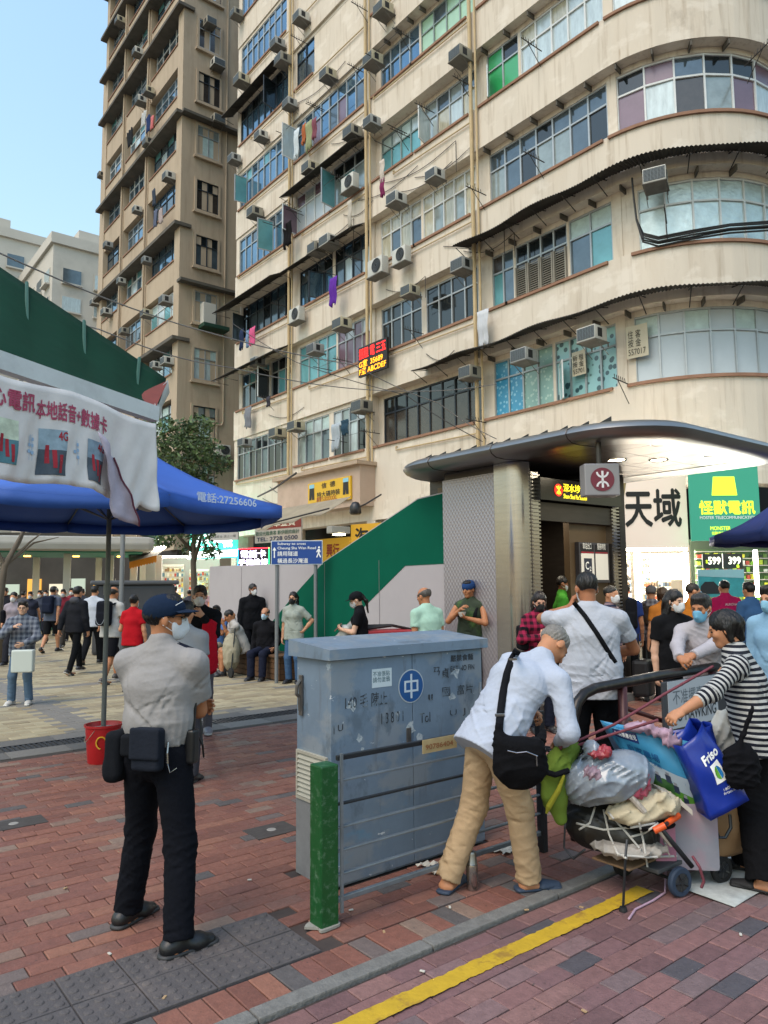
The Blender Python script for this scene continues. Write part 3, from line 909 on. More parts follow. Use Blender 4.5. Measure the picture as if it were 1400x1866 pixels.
 # ---- shoes
 if shoes:
  for sd in (1, -1):
   kn, an = legL[sd]; fd_ = fdir[sd]; lt = np.cross(fd_, (0, 0, 1)).astype(np.float32)
   tilt = p.get('tilt_r' if sd == 1 else 'tilt_l', 0.0)
   fdt = unit(fd_ * math.cos(tilt) + np.array((0, 0, -math.sin(tilt)), np.float32)); upt = np.cross(lt, fdt)
   g = an - upt * 0.070 * s
   if p.get('slippers'):
    S_ = [Cone(g - fdt * 0.07 * s + upt * 0.004, g + fdt * 0.17 * s + upt * 0.004, 0.020 * s, 0.020 * s, lt, 2.2)]
    def cuts_(P, d, g=g, upt=upt): 
     z_ = (P - g) @ upt
     return np.maximum(np.maximum(d, z_ - 0.016), -z_ - 0.004)
    mk('slipper', S_, mat('rubber_' + shoes, shoes, 0.7, bump=0.2, bscale=80), 0.006, cut=cuts_)
    S2 = [Cone(g + fdt * 0.07 * s + upt * 0.010, g + fdt * 0.165 * s + upt * 0.008, 0.040 * s, 0.025 * s, lt, 1.35)]
    mk('slipper_band', S2, mat('rubber_' + shoes, shoes, 0.7, bump=0.2, bscale=80), 0.006, cut=lambda P, d, g=g, upt=upt: np.maximum(d, -((P - g) @ upt) + 0.010))
   else:
    S_ = [Cone(g - fdt * 0.055 * s + upt * 0.035 * s, g + fdt * 0.10 * s + upt * 0.03 * s, 0.040 * s, 0.038 * s, lt, 1.12),
       Cone(g + fdt * 0.09 * s + upt * 0.02 * s, g + fdt * 0.165 * s + upt * 0.016 * s, 0.036 * s, 0.027 * s, lt, 1.4, 0.03),
       Cone(g - fdt * 0.02 * s + upt * 0.05 * s, an + upt * 0.01 * s, 0.043 * s, 0.043 * s, k=0.03)]
    def cuts_(P, d, g=g, upt=upt):
     z_ = (P - g) @ upt
     return np.maximum(d, -z_)
    mk('shoe', S_, mat('shoe_' + shoes, shoes, 0.45, bump=0.15, bscale=60), 0.0075 if fine == 2 else 0.012, cut=cuts_)
    S3 = [Cone(g - fdt * 0.06 * s, g + fdt * 0.17 * s, 0.043 * s, 0.040 * s, lt, 1.12)]
    mk('sole', S3, mat('sole_' + sole, sole, 0.6), 0.0075 if fine == 2 else 0.012, cut=lambda P, d, g=g, upt=upt: np.maximum(np.maximum(d, (P - g) @ upt - 0.016), -((P - g) @ upt) - 0.004))
 info = dict(root=root, H=H, Hd=Hd, hc=hc, sh=sh, arm=armL, leg=legL, pel=pel, spine=spine, lat=lat, fw=fw, chest=chest, nb=nb_, s=s, W=W, mk=mk, hs=hs, plat=plat, made=made)
 if extra: extra(info)
 return info

def to_world(info, v):
 r = info['root']
 return Matrix.Translation(r.location) @ r.rotation_euler.to_matrix().to_4x4() @ Vector([float(x) for x in v])
def to_local(info, v):
 r = info['root']
 return np.array((Matrix.Translation(r.location) @ r.rotation_euler.to_matrix().to_4x4()).inverted() @ Vector(v), np.float32)

# clothing extras
def strap(info, pts, w, m, name='strap', thick=0.006):
 """flat band through local points, each with an outward normal: pts = [(p, n)]"""
 b = MB(); P = [np.asarray(a[0], np.float32) for a in pts]; N_ = [unit(a[1]) for a in pts]
 top_, bot = [], []
 rows = []
 for i in range(len(P)):
  t = unit(P[min(i + 1, len(P) - 1)] - P[max(i - 1, 0)]); sd = unit(np.cross(t, N_[i]))
  rows.append([P[i] - sd * w / 2, P[i] + sd * w / 2])
 b.grid(rows)
 o = b.build(name, m, smooth=True, solid=thick); o.parent = info['root']; return o
def backpack(col, size=(0.30, 0.16, 0.46), trim=None, name='backpack', drop=0.02, stripe=None):
 """worn on the back, a thing of its own carried by the person"""
 def f(i):
  s = i['s']; R = np.stack([i['lat'], i['fw'], i['spine']], 1)
  c = i['chest'] - i['fw'] * (0.115 * i['W'] + size[1] * 0.5 * s) - i['spine'] * drop
  m = cloth(col, 'pack', 0.2)
  pr = [RBox(c, np.array(size) / 2 * s, 0.055, R), RBox(c - i['fw'] * size[1] * 0.42 * s - i['spine'] * 0.09 * s, np.array((size[0] * 0.8, size[1] * 0.4, size[2] * 0.5)) / 2 * s, 0.03, R, 0.015)]
  i['mk'](name, pr, m, max(0.009, i['hs']), disp=folds(0.003, 0.8, 3))
  for sd in (1, -1):
   a = i['sh'][sd] * 0.62 + i['nb'] * 0.38
   pts = []
   for t in np.linspace(0, 1, 9):
    ang = math.pi * (t * 1.0)
    p_ = a + i['spine'] * (0.072 * s * math.sin(ang) - 0.01 - (0.16 * t * t) * s) + i['fw'] * (-0.12 + 0.255 * t) * s
    pts.append((p_, i['spine'] * math.sin(ang) + i['fw'] * (-math.cos(ang))))
   strap(i, pts, 0.05 * s, m)
  if stripe:
   b = MB(); cc = c - i['fw'] * (size[1] * 0.62 * s)
   b.tube([cc + R @ np.array((0.10 * math.cos(t) * s, 0.0, 0.15 * math.sin(t) * s - 0.05), np.float32) for t in np.linspace(3.3, 6.1, 10)], 0.004, 5)
   o = b.build('piping', mat('piping', stripe, 0.6)); o.parent = i['root']
 return f
# ------------------------------------------------------------------ ground and paving
def structure(o): o['kind'] = 'structure'; return o
structure(MB().quad((-300, -300, -0.08), (400, -300, -0.08), (400, 500, -0.08), (-300, 500, -0.08)).build('ground', mat('asphalt', '#56544f', 0.9, var=0.3, scale=2, bump=0.4, bscale=60)))
bed_m = mat('joint_sand', '#3f3531', 0.95, var=0.3, scale=20)
pavement = structure(MB().box((-14, 2.81, -0.07), (13.0, 8.28, -0.010)).build('pavement', bed_m))
street = structure(MB().box((-14, -8, -0.075), (13.0, 2.72, -0.012)).build('street', bed_m))
plaza = structure(MB().box((-25, 9.26, -0.07), (60, 60, -0.012)).build('plaza', mat('plaza_joint', '#8a8071', 0.95, var=0.2, scale=3)))

brick_m = mat('paver', (0.2, 0.1, 0.07), 0.72, var=0.26, scale=22, bump=0.35, bscale=70, attr='col', dirt='#4a4440', dscale=1.3, damt=0.45, rvar=0.14)
layer(brick_m, '#39312f', 42, .70, .72, (1, 1, 1), .75, 2); layer(brick_m, '#8d8078', 60, .72, .74, (1, 1, 1), .5, 2)
tile_m = mat('plaza_tile', (0.4, 0.35, 0.25), 0.7, var=0.16, scale=5, bump=0.2, bscale=60, attr='col', dirt='#6d665b', dscale=0.5, damt=0.35, rvar=0.1)
def paver_arrays(lx, ly, hz=0.03, c=0.004):
 """one paving brick: sides, worn chamfer, top"""
 v = []
 for z, i in ((-hz, 0), (-c, 0), (0, c)):
  for sx, sy in ((-1, -1), (1, -1), (1, 1), (-1, 1)):
   v.append((sx * (lx / 2 - i), sy * (ly / 2 - i), z))
 f = []
 for r in (0, 4):
  for j in range(4):
   k = (j + 1) % 4; f.append((r + j, r + k, r + 4 + k, r + 4 + j))
 f.append((8, 9, 10, 11))
 return np.array(v, np.float32), np.array(f, np.int32)
def lay(parent, cells, lx, ly, m, cols, name, limit=300, rough=0.0016):
 """cells: (x, y, rot90, colour index). the nearest in view become objects of their own, the rest one mesh"""
 vis = []
 for i, c in enumerate(cells):
  v = Vector((c[0], c[1], 0)) - CAM
  d = v.dot(CF)
  if d < 0.4: continue
  px, py, _ = proj((c[0], c[1], 0))
  if -70 < px < 1470 and py < 1960: vis.append((v.length, i))
 vis.sort(); own = set(i for _, i in vis[:limit]); seen = set(i for _, i in vis)
 v0, f0 = paver_arrays(lx - 0.005, ly - 0.005)
 meshes = []
 r = np.random.default_rng(len(cells))
 for col in cols:
  me = np_mesh(name, v0, f0, m, False, {'col': np.tile(np.array([*srgb(col), 1.0], np.float32), (len(v0), 1))})
  meshes.append(me)
 bv, bf, bc = [], [], []
 for i, c in enumerate(cells):
  if i not in seen: continue
  z = float(r.normal(0, rough)); tx, ty = r.normal(0, 0.006, 2); a = float(r.normal(0, 0.007)) + (math.pi / 2 if c[2] else 0)
  if i in own:
   M = Matrix.Translation((c[0], c[1], z)) @ Matrix.Rotation(a, 4, 'Z') @ Matrix.Rotation(float(tx), 4, 'X') @ Matrix.Rotation(float(ty), 4, 'Y')
   inst(name, meshes[c[3]], parent, M)
  else:
   R = np.array(Matrix.Rotation(a, 3, 'Z'), np.float32)
   w = v0 @ R.T; w = w + np.array((c[0], c[1], z), np.float32); w[:, 2] += w[:, 0] * 0
   bf.append(f0 + 12 * len(bv)); bv.append(w); bc.append(np.tile(np.array([*srgb(cols[c[3]]), 1.0], np.float32), (12, 1)))
 if bv:
  me = np_mesh(name + '_field', np.concatenate(bv), np.concatenate(bf), m, False, {'col': np.concatenate(bc)})
  o = bpy.data.objects.new(name + '_field', me); COL.objects.link(o); o.parent = parent
  o['kind'] = 'stuff'
rb = random.Random(5)
RED = ['#7b4f42', '#805345', '#754b41', '#865a49', '#775247', '#6f463b', '#7a6155', '#665955', '#544f4e', '#7e685b']
RW = [18, 16, 14, 6, 12, 11, 4, 3, 3, 2]
PUR = ['#765552', '#7c5956', '#6f504e', '#805e59', '#735454', '#684b4b', '#795e5d', '#4c474b', '#6d5a5a']
PW = [16, 14, 14, 9, 12, 9, 7, 4, 4]
def bond(x0, x1, y0, y1, lx, ly, wts, skip=None):
 out = []
 for j in range(int((y1 - y0) / ly)):
  y = y0 + ly * (j + 0.5)
  off = (j % 2) * lx / 2 + 0.02 * math.sin(j * 1.7)
  for i in range(int((x1 - x0) / lx) + 1):
   x = x0 + lx * (i + 0.5) + off
   if skip and skip(x, y): continue
   out.append((x, y, False, rb.choices(range(len(wts)), wts)[0]))
 return out
def in_tactile(x, y): return x < 2.12 and y < 3.59
lay(pavement, bond(-4, 12.6, 3.04, 8.26, 0.205, 0.1045, RW, lambda x, y: in_tactile(x, y) or (2.46 < x < 3.66 and 3.60 < y < 3.93)), 0.205, 0.1045, brick_m, RED, 'brick')
hc_ = [(0.2 + 0.106 * i, 2.922, True, rb.choices(range(len(RW)), RW)[0]) for i in range(-20, 90)]
lay(pavement, hc_, 0.215, 0.106, brick_m, RED, 'header_brick', 80)
lay(street, bond(-3, 12.6, -4.76, 2.715, 0.21, 0.1065, PW), 0.21, 0.1065, brick_m, PUR, 'street_brick')
# tactile paving
tact = structure(MB().box((-6, 3.045, -0.06), (2.03, 3.572, -0.006)).build('tactile_paving', mat('tactile_bed', '#403d3f', 0.9)))
tb = MB(); n_ = 0.298
tb.bevbox((0, 0, -0.03), (0.256, n_ - 0.042, 0.003), 0.004)
for i in range(4):
 for j in range(4):
  tb.lathe([(0.0215, 0.002), (0.019, 0.0065), (0.0145, 0.0085), (0.0, 0.0088)], (0.034 + 0.063 * i, 0.034 + 0.063 * j, 0), 10)
tm_ = tb.mesh('tactile_tile', mat('tactile', '#4f4a4a', 0.8, var=0.25, scale=14, bump=0.4, bscale=80, dirt='#7a6d66', dscale=2.2, damt=0.5))
for i in range(20):
 for j in range(2):
  inst('tactile_tile', tm_, tact, Matrix.Translation((2.03 - 0.262 * (i + 1), 3.047 + 0.262 * j, rb.gauss(0, 0.0012))))
# kerb and painted line
kerb = structure(MB().box((-6, 2.722, -0.07), (12.9, 2.808, -0.004)).build('kerb', bed_m))
km = mat('kerb_stone', '#6f6d69', 0.9, var=0.3, scale=18, bump=0.6, bscale=60, dirt='#4c4a48', dscale=3, damt=0.5)
x = -4.0
while x < 12.5:
 L_ = 0.92; b = MB().bevbox((x, 2.72, -0.05), (x + L_ - 0.006, 2.81, 0.012 + rb.uniform(-.002, .002)), 0.008)
 b.build('kerb_stone', km, kerb); x += L_
def ragged_strip(name, x0, x1, ya, yb, z, m, jit=0.0028, st=0.022):
 a, c = [], []; xx = x0
 while xx <= x1:
  a.append((xx, ya + rb.gauss(0, jit), z)); c.append((xx, yb + rb.gauss(0, jit), z)); xx += st
 return structure(MB().grid([a, c], flip=True).build(name, m))
ym = mat('yellow_paint', '#b8951f', 0.7, var=0.16, scale=12, bump=0.35, bscale=40, dirt='#6e4a2c', dscale=7, damt=0.55, sharp=0.05)
ragged_strip('yellow_line', -1.0, 3.80, 2.420, 2.518, 0.0062, ym)
# drainage strip between the red brick and the plaza
drain = structure(MB().box((-14, 8.28, -0.07), (13.0, 9.26, -0.012)).build('drain_strip', mat('drain_bed', '#3d3c3b', 0.9)))
gm = [mat('granite_a', '#6e6b67', 0.8, var=0.2, scale=30, bump=0.2), mat('granite_b', '#5c5a58', 0.8, var=0.2, scale=30, bump=0.2)]
x = -6.0; k_ = 0
while x < 12.8:
 b = MB().bevbox((x, 8.94, -0.04), (x + 0.594, 9.25, 0.001), 0.004); b.build('granite_slab', gm[k_ % 2], drain)
 b = MB().bevbox((x, 8.29, -0.04), (x + 0.594, 8.62, 0.001), 0.004); b.build('granite_slab', gm[(k_ + 1) % 2], drain)
 g = MB()
 for i in range(11):
  g.box((x + 0.02 + 0.053 * i, 8.64, -0.03), (x + 0.045 + 0.053 * i, 8.92, -0.001))
 g.box((x, 8.625, -0.03), (x + 0.594, 8.64, 0.0)).box((x, 8.92, -0.03), (x + 0.594, 8.935, 0.0))
 g.build('drain_grate', mat('cast_iron', '#34353a', 0.6, metal=0.5, var=0.3, scale=20), drain)
 x += 0.6; k_ += 1
# plaza tiles with dark diamonds and bands
TAN = ['#93866a', '#9a8f73', '#8b7f67', '#a19578', '#86795f', '#6c6963', '#74706a']
def plaza_cells():
 out = []
 for j in range(int((34 - 9.27) / 0.15)):
  y = 9.27 + 0.15 * (j + 0.5)
  for i in range(int(22 / 0.30)):
   x = -7 + 0.30 * (i + 0.5) + (j % 2) * 0.15
   c = rb.choices(range(5), [5, 5, 4, 3, 3])[0]
   u, v = (x - 1.0) % 1.8, (y - 9.3) % 1.5
   if u < 0.48 and v < 0.32: c = 5
   if abs(x - 2.95) < 0.24 or abs(y - 13.6) < 0.2 or abs(y - 11.9) < 0.09: c = 6
   out.append((x, y, False, c))
 return out
lay(plaza, plaza_cells(), 0.30, 0.15, tile_m, TAN, 'plaza_tile')
# service covers
def cover(px, py, lx, ly, label, rz=0.0):
 c = G(px, py); t = empty('service_cover', (c.x, c.y, 0), label, 'cover')
 R = Matrix.Rotation(rz, 3, 'Z')
 m = mat('cover_iron', '#4b4644', 0.75, metal=0.3, var=0.3, scale=15, bump=0.3)
 MB().bevbox((-lx / 2, -ly / 2, -0.02), (lx / 2, ly / 2, 0.0045), 0.003, R=R, o=c).build('cover_plate', m, t)
 MB().lathe([(0.0, 0.008), (0.030, 0.008), (0.034, 0.005)], (c.x, c.y, 0), 14).build('lifting_eye', mat('eye_cap', '#8d8984', 0.6), t)
cover(495, 1513, 0.33, 0.24, 'dark square service cover with a pale cap beside the utility cabinet')
cover(25, 1502, 0.42, 0.22, 'worn service cover in the brick paving at the left edge of view')
# ------------------------------------------------------------------ beige corner block
FX0, YL, YC, RC = 14.45, 28.5, 9.75, 3.0
TS = YL - YC
def fpath(t, out=0.0):
 if t <= TS: return Vector((FX0 - out, YL - t, 0))
 a = (t - TS) / RC
 if a <= math.pi / 2: return Vector((FX0 + RC - (RC + out) * math.cos(a), YC - (RC + out) * math.sin(a), 0))
 return Vector((FX0 + RC + (t - TS - RC * math.pi / 2), YC - RC - out, 0))
def fb(mb, t0, t1, z0, z1, o0, o1, m=0, path=None, st=None):
 """box on a facade: from t0 to t1, z0 to z1, between outward offsets o0 < o1; follows the curve"""
 path = path or fpath
 n = 1 if (path is fpath and t1 <= TS + 1e-3) or path is not fpath else max(1, int(math.ceil((t1 - max(t0, TS - 0.2)) / (st or 0.35))))
 ts = [t0 + (t1 - t0) * i / n for i in range(n + 1)]
 k = len(mb.v)
 for t in ts:
  a, b = path(t, o0), path(t, o1)
  for p, z in ((a, z0), (b, z0), (b, z1), (a, z1)): mb.v.append((p.x, p.y, z))
 def F(*f): mb.f.append(f); mb.m.append(m)
 for i in range(n):
  q = k + 4 * i
  for e in range(4):
   g = (e + 1) % 4; F(q + e, q + g, q + 4 + g, q + 4 + e)
 F(k + 3, k + 2, k + 1, k); q = k + 4 * n; F(q, q + 1, q + 2, q + 3)
 return mb
beige = mat('beige_render', '#cbc0b0', 0.9, var=0.08, scale=0.7, bump=0.25, bscale=25, dirt='#b5a48e', dscale=0.55, damt=0.5, stretch=(1.6, 1.6, 0.35), sharp=0.14)
layer(beige, '#9c8b76', 5, .52, .75, (1.5, 1.5, .10), .65); layer(beige, '#dcd3c6', .9, .55, .62, (1, 1, 1.6), .45); layer(beige, '#77695a', 1.6, .62, .82, (.8, .8, .5), .6); layer(beige, '#8c6a48', 9, .66, .74, (1, 1, .06), .5)
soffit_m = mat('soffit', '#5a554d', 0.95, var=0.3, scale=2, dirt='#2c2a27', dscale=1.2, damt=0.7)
sill_m = mat('sill_render', '#8d6a55', 0.9, var=0.2, scale=4, dirt='#5a4a3e', dscale=2)
alu = mat('aluminium_frame', '#a4a9ab', 0.45, metal=0.4, var=0.12, scale=8)
alu_w = mat('white_frame', '#c9cccb', 0.5, var=0.1, scale=8)
alu_d = mat('dark_frame', '#2c333b', 0.45, metal=0.2, var=0.1, scale=8)
steel_f = mat('grey_green_frame', '#7c8a88', 0.5, var=0.15, scale=8)
def glass(name, col, rough=0.06, metal=0.0, var=0.0, spec=0.9, **k):
 return mat('glass_' + name, col, rough, metal=metal, var=var, spec=spec, bump=0.035, bscale=2.2, **k)
GL = {'sky': glass('sky', '#5f7f96', 0.05, 0.75, 0.25, scale=1.2), 'sky2': glass('sky2', '#6d8ba0', 0.07, 0.7, 0.2, scale=1.0), 'dark': glass('dark', '#1d2326', 0.08, 0.15), 'mid': glass('mid', '#5a676f', 0.08, 0.45, 0.3, scale=2),
   'teal': glass('teal', '#5f9aa0', 0.25, 0.2, 0.25, scale=2), 'purple': glass('purple', '#6e5663', 0.25, 0.1, 0.2, scale=2), 'green': glass('green', '#2f9a5c', 0.3, 0.0, 0.1, scale=2),
   'cream': glass('cream', '#b3af9a', 0.18, 0.05, 0.4, scale=5, stretch=(3, 3, .5)), 'white': glass('white', '#b2c0c2', 0.2, 0.1, 0.3, scale=3, stretch=(3, 3, .6)), 'lav': glass('lav', '#aab4ba', 0.45, 0.0, 0.12, scale=1.2),
   'grey': glass('grey', '#8b9593', 0.12, 0.25, 0.3, scale=3), 'foil': mat('foil', '#bccaca', 0.42, metal=0.7, bump=1.0, bscale=11, var=0.2, scale=6), 'pale': glass('pale', '#a9bdb9', 0.4, 0, 0.3, scale=5), 'lgreen': glass('lgreen', '#9cc0a2', 0.3, 0, .2, scale=2),
   'brown': glass('brown', '#3d3732', 0.2, 0.1, 0.3, scale=6)}
def leafy(name, base, leaf, sc):
 m = mat('glass_' + name, base, 0.3, spec=0.7); nt = m.node_tree
 vo = nt.nodes.new('ShaderNodeTexVoronoi'); vo.inputs['Scale'].default_value = sc; g = nt.nodes.new('ShaderNodeNewGeometry')
 nt.links.new(g.outputs['Position'], vo.inputs['Vector'])
 rp = nt.nodes.new('ShaderNodeValToRGB'); rp.color_ramp.elements[0].position = 0.30; rp.color_ramp.elements[1].position = 0.36
 rp.color_ramp.elements[0].color = (*srgb(leaf), 1); rp.color_ramp.elements[1].color = (*srgb(base), 1)
 nt.links.new(vo.outputs['Distance'], rp.inputs[0]); nt.links.new(rp.outputs[0], nt.nodes['Principled BSDF'].inputs['Base Color'])
 return m
GL['pat_blue'] = leafy('pat_blue', '#2f87ad', '#7db4cb', 9); GL['pat_green'] = leafy('pat_green', '#7fa39a', '#a3bdb2', 9); GL['pat_leaf'] = leafy('pat_leaf', '#8fbdc0', '#35555c', 5)

block = empty('apartment_building', (FX0, YL, 0), 'beige corner apartment block with a rounded end and rows of mixed windows', 'building')
TE = TS + RC * math.pi / 2 + 6
H0, FH, WH, NF = 6.15, 3.0, 1.74, 9
wall = MB()
for k in range(NF):
 zs = H0 + FH * k
 zb = zs - (FH - WH) if k else 4.35
 fb(wall, 0, TS, zb, zs, -0.5, 0.0); fb(wall, TS, TE, zb, zs, -0.5, 0.0)
fb(wall, 0, TS, 4.35, 36, -1.6, -1.2, 1); fb(wall, TS, TE, 4.35, 36, -1.6, -1.2, 1)
wall.box((FX0 + 1.0, YC + 1, 0), (FX0 + 16, YL, 36), 1)
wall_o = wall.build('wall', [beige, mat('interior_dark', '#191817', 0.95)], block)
def wpart(name, m, parent=block): return lambda mb: mb.build(name, m, parent)
BAY = [0.0, 4.65, 9.63, 14.6, TS, TS + RC * math.pi / 2]
def REC(k, b): return {0: 0.10, 1: 0.14, 2: 0.42, 3: 0.34, 4: 0.34}[b] if k not in (1, 2) else (0.30 if b < 2 else 0.36)
def window(parent, path, t0, t1, z0, z1, out, cols, frame, panes, tr=0.68, fw_=0.045, name='window', sill=True, skip=()):
 """frame with mullions and a transom; every pane is its own sub-part"""
 W_ = MB(); n = cols; dt = (t1 - t0) / n; zt = z0 + (z1 - z0) * tr
 d0, d1 = out - 0.03, out + 0.03
 for i in range(n + 1):
  t = t0 + dt * i; fb(W_, max(t0, t - fw_ / 2), min(t1, t + fw_ / 2), z0, z1, d0, d1, path=path, st=9)
 for i in range(n):
  a, b = t0 + dt * i + fw_ / 2, t0 + dt * (i + 1) - fw_ / 2
  for z in (z0, zt - fw_ / 2, z1 - fw_): fb(W_, a, b, z, z + fw_, d0, d1 - 0.002, path=path, st=9)
 w = W_.build(name, frame, parent)
 for i in range(n):
  for q, (a, b) in enumerate(((z0 + fw_, zt - fw_ / 2), (zt + fw_ / 2, z1 - fw_))):
   if (i, q) in skip: continue
   m = panes[(i * 2 + q) % len(panes)] if isinstance(panes, list) else panes
   j0, j1 = rb.uniform(-0.009, 0.009), rb.uniform(-0.009, 0.009)
   ta, tb_ = t0 + dt * i + fw_ / 2, t0 + dt * (i + 1) - fw_ / 2
   pa, pb = path(ta, out - 0.012 + j0), path(tb_, out - 0.012 - j0); nn = (path(ta, out + 1) - path(ta, out)) * 0.006
   pts = [Vector((pa.x, pa.y, a)) + nn * j1, Vector((pb.x, pb.y, a)) + nn * j1, Vector((pb.x, pb.y, b)) - nn * j1, Vector((pa.x, pa.y, b)) - nn * j1]
   MB().prism(pts, -nn).build('pane', GL[m], w)
 if sill:
  s_ = MB(); fb(s_, t0 - 0.08, t1 + 0.08, z0 - 0.075, z0 - 0.004, -0.05 if out > -0.2 else -0.3, 0.055, path=path); s_.build('sill', sill_m, w)
 return w
def sash(parent, path, t, z0, z1, w_, ang, out, frame, m):
 """a casement leaf swung open about a vertical hinge at t"""
 p = path(t, out); n = (path(t, out + 1) - p).normalized(); tt = (path(t + 0.01, out) - p).normalized()
 d = tt * math.cos(ang) + n * math.sin(ang); f = 0.04; b = MB()
 z = Vector((0, 0, 1)); th = d.cross(z) * 0.03
 def bar(a0, a1, b0, b1):
  q = [p + d * a0 + z * b0, p + d * a1 + z * b0, p + d * a1 + z * b1, p + d * a0 + z * b1]; b.prism(q, th)
 bar(0, f, z0, z1); bar(w_ - f, w_, z0, z1); bar(f, w_ - f, z0, z0 + f); bar(f, w_ - f, z1 - f, z1)
 o = b.build('open_sash', frame, parent)
 q = [p + d * f + z * (z0 + f) + th * .4, p + d * (w_ - f) + z * (z0 + f) + th * .4, p + d * (w_ - f) + z * (z1 - f) + th * .4, p + d * f + z * (z1 - f) + th * .4]
 MB().prism(q, th * 0.2).build('pane', GL[m], o)
# bay piers at each pipe, lintel strips
pier = MB()
for k in range(NF):
 zs = H0 + FH * k
 for b in range(5):
  t0, t1 = BAY[b], BAY[b + 1]; r = REC(k, b)
  fb(pier, t0, t0 + 0.28, zs, zs + WH, -r - 0.5, -r + 0.06)
  if b < 3: fb(pier, t1 - 0.28, t1 - 0.001, zs, zs + WH, -r - 0.5, -r + 0.06)
  fb(pier, t0 + 0.28, (t1 - 0.28) if b < 3 else t1, zs + WH - 0.14, zs + WH - 0.003, -r - 0.5, -r + 0.05)
  s_ = MB()
pier.build('pier', beige, block)
WIN = {   # (row, bay): [(from, to, columns, frame, panes)] as fractions of the bay
 (0, 0): [(0, 1, 8, alu, ['dark', 'dark', 'mid', 'dark', 'dark', 'mid'])], (0, 1): [(0.02, .5, 4, alu, ['grey', 'white', 'mid', 'pale']), (.56, .98, 4, alu, ['dark', 'lav', 'dark', 'grey', 'white', 'mid'])],
 (0, 2): [(0, 1, 8, alu_d, ['brown', 'dark'])], (0, 3): [(0.0, .52, 4, alu, ['pat_blue', 'pat_blue', 'pat_blue', 'pat_blue', 'pat_green', 'pat_green', 'pat_green', 'pat_green']), (.54, 1, 4, alu, ['pat_leaf'])],
 (0, 4): [(0.05, 1, 7, alu, ['lav', 'pale', 'lav', 'lav'])],
 (1, 0): [(0, .56, 4, alu, ['mid', 'sky', 'dark', 'teal']), (.6, 1, 3, alu, ['dark', 'mid', 'teal', 'dark'])], (1, 1): [(0, .55, 4, alu, ['teal']), (.57, 1, 4, alu, ['purple', 'purple', 'purple', 'lav'])],
 (1, 2): [(0, .45, 4, alu, ['dark', 'mid', 'dark', 'dark']), (.5, 1, 4, alu, ['dark'])], (1, 3): [(0, .2, 2, alu, ['teal', 'brown', 'mid', 'mid']), (.22, .66, 4, alu, ['brown', 'dark']), (.68, 1, 2, alu, ['mid', 'pale', 'teal', 'pale'])],
 (1, 4): [(0.1, 1, 6, alu_w, ['foil'])],
 (2, 0): [(0, 1, 7, alu_d, ['dark', 'dark', 'mid', 'sky', 'mid', 'sky'])], (2, 1): [(0, .5, 4, alu_d, ['sky', 'mid', 'sky2', 'dark']), (.54, 1, 4, alu_d, ['mid', 'dark', 'white', 'sky'])],
 (2, 2): [(0, .46, 4, alu_w, ['cream', 'cream', 'mid', 'cream']), (.48, 1, 5, alu_w, ['cream', 'cream', 'grey', 'cream'])], (2, 3): [(0, 1, 7, alu, ['grey', 'mid', 'mid', 'mid', 'dark', 'mid', 'grey', 'dark'])], (2, 4): [(0.0, 1, 6, alu_w, ['purple', 'dark', 'white', 'purple', 'brown', 'mid', 'grey', 'dark'])],
 (3, 0): [(0, 1, 8, alu, ['sky', 'sky2', 'sky', 'sky', 'sky2', 'mid'])], (3, 1): [(0, .55, 4, alu_w, ['lav', 'purple', 'lav', 'white']), (.57, 1, 3, alu, ['grey', 'dark', 'teal', 'dark'])], (3, 2): [(0, .45, 4, steel_f, ['teal', 'pale', 'teal', 'white']), (.5, 1, 4, alu, ['white', 'grey', 'cream', 'mid'])],
 (3, 3): [(0, .3, 2, alu, ['green', 'green', 'green', 'dark']), (.32, 1, 5, alu_w, ['white', 'cream', 'white', 'white'])], (3, 4): [(0, 1, 6, alu_w, ['white', 'grey'])],
 (4, 0): [(0, 1, 8, alu, ['sky', 'sky2', 'sky', 'teal', 'sky2', 'sky'])], (4, 1): [(0, 1, 8, alu, ['sky', 'sky2', 'mid', 'sky', 'purple', 'sky2'])], (4, 2): [(0, .45, 4, alu, ['sky', 'mid', 'sky', 'sky2']), (.47, 1, 4, steel_f, ['lgreen', 'lgreen', 'lgreen', 'mid'])], (4, 3): [(0, 1, 6, alu, ['white', 'lgreen'])], (4, 4): [(0, 1, 6, alu, ['grey'])],
 (5, 0): [(0, 1, 8, alu_d, ['sky', 'dark', 'sky2', 'mid'])], (5, 1): [(0, .28, 2, alu_d, ['mid', 'sky'])], (5, 2): [(0, .6, 5, alu, ['sky', 'mid'])],
 (6, 0): [(0, .95, 8, alu, ['sky', 'sky2', 'sky', 'sky'])], (6, 1): [(.5, .95, 4, alu, ['sky', 'mid'])], (6, 2): [(0, 1, 8, alu, ['sky'])], (7, 0): [(0, .95, 8, alu, ['sky'])], (7, 1): [(0, .95, 8, alu, ['sky'])]}
for k in range(8):
 for b in range(5):
  if (k, b) not in WIN: continue
  zs = H0 + FH * k; r = REC(k, b)
  A_ = BAY[b] + 0.28; B_ = BAY[b + 1] - (0.28 if b < 3 else 0.02)
  last = 0
  for (f0, f1, c, fr, pn) in WIN[(k, b)]:
   t0, t1 = A_ + (B_ - A_) * f0, A_ + (B_ - A_) * f1
   if f0 > last + 0.005: fb(MB(), A_ + (B_ - A_) * last, t0, zs, zs + WH - 0.14, -r - 0.5, -r + 0.04).build('infill_wall', beige, block)
   window(block, fpath, t0, t1, zs, zs + WH - 0.14, -r, c, fr, pn, sill=True)
   last = f1
  if last < 0.995: fb(MB(), A_ + (B_ - A_) * last, B_, zs, zs + WH - 0.14, -r - 0.5, -r + 0.04).build('infill_wall', beige, block)
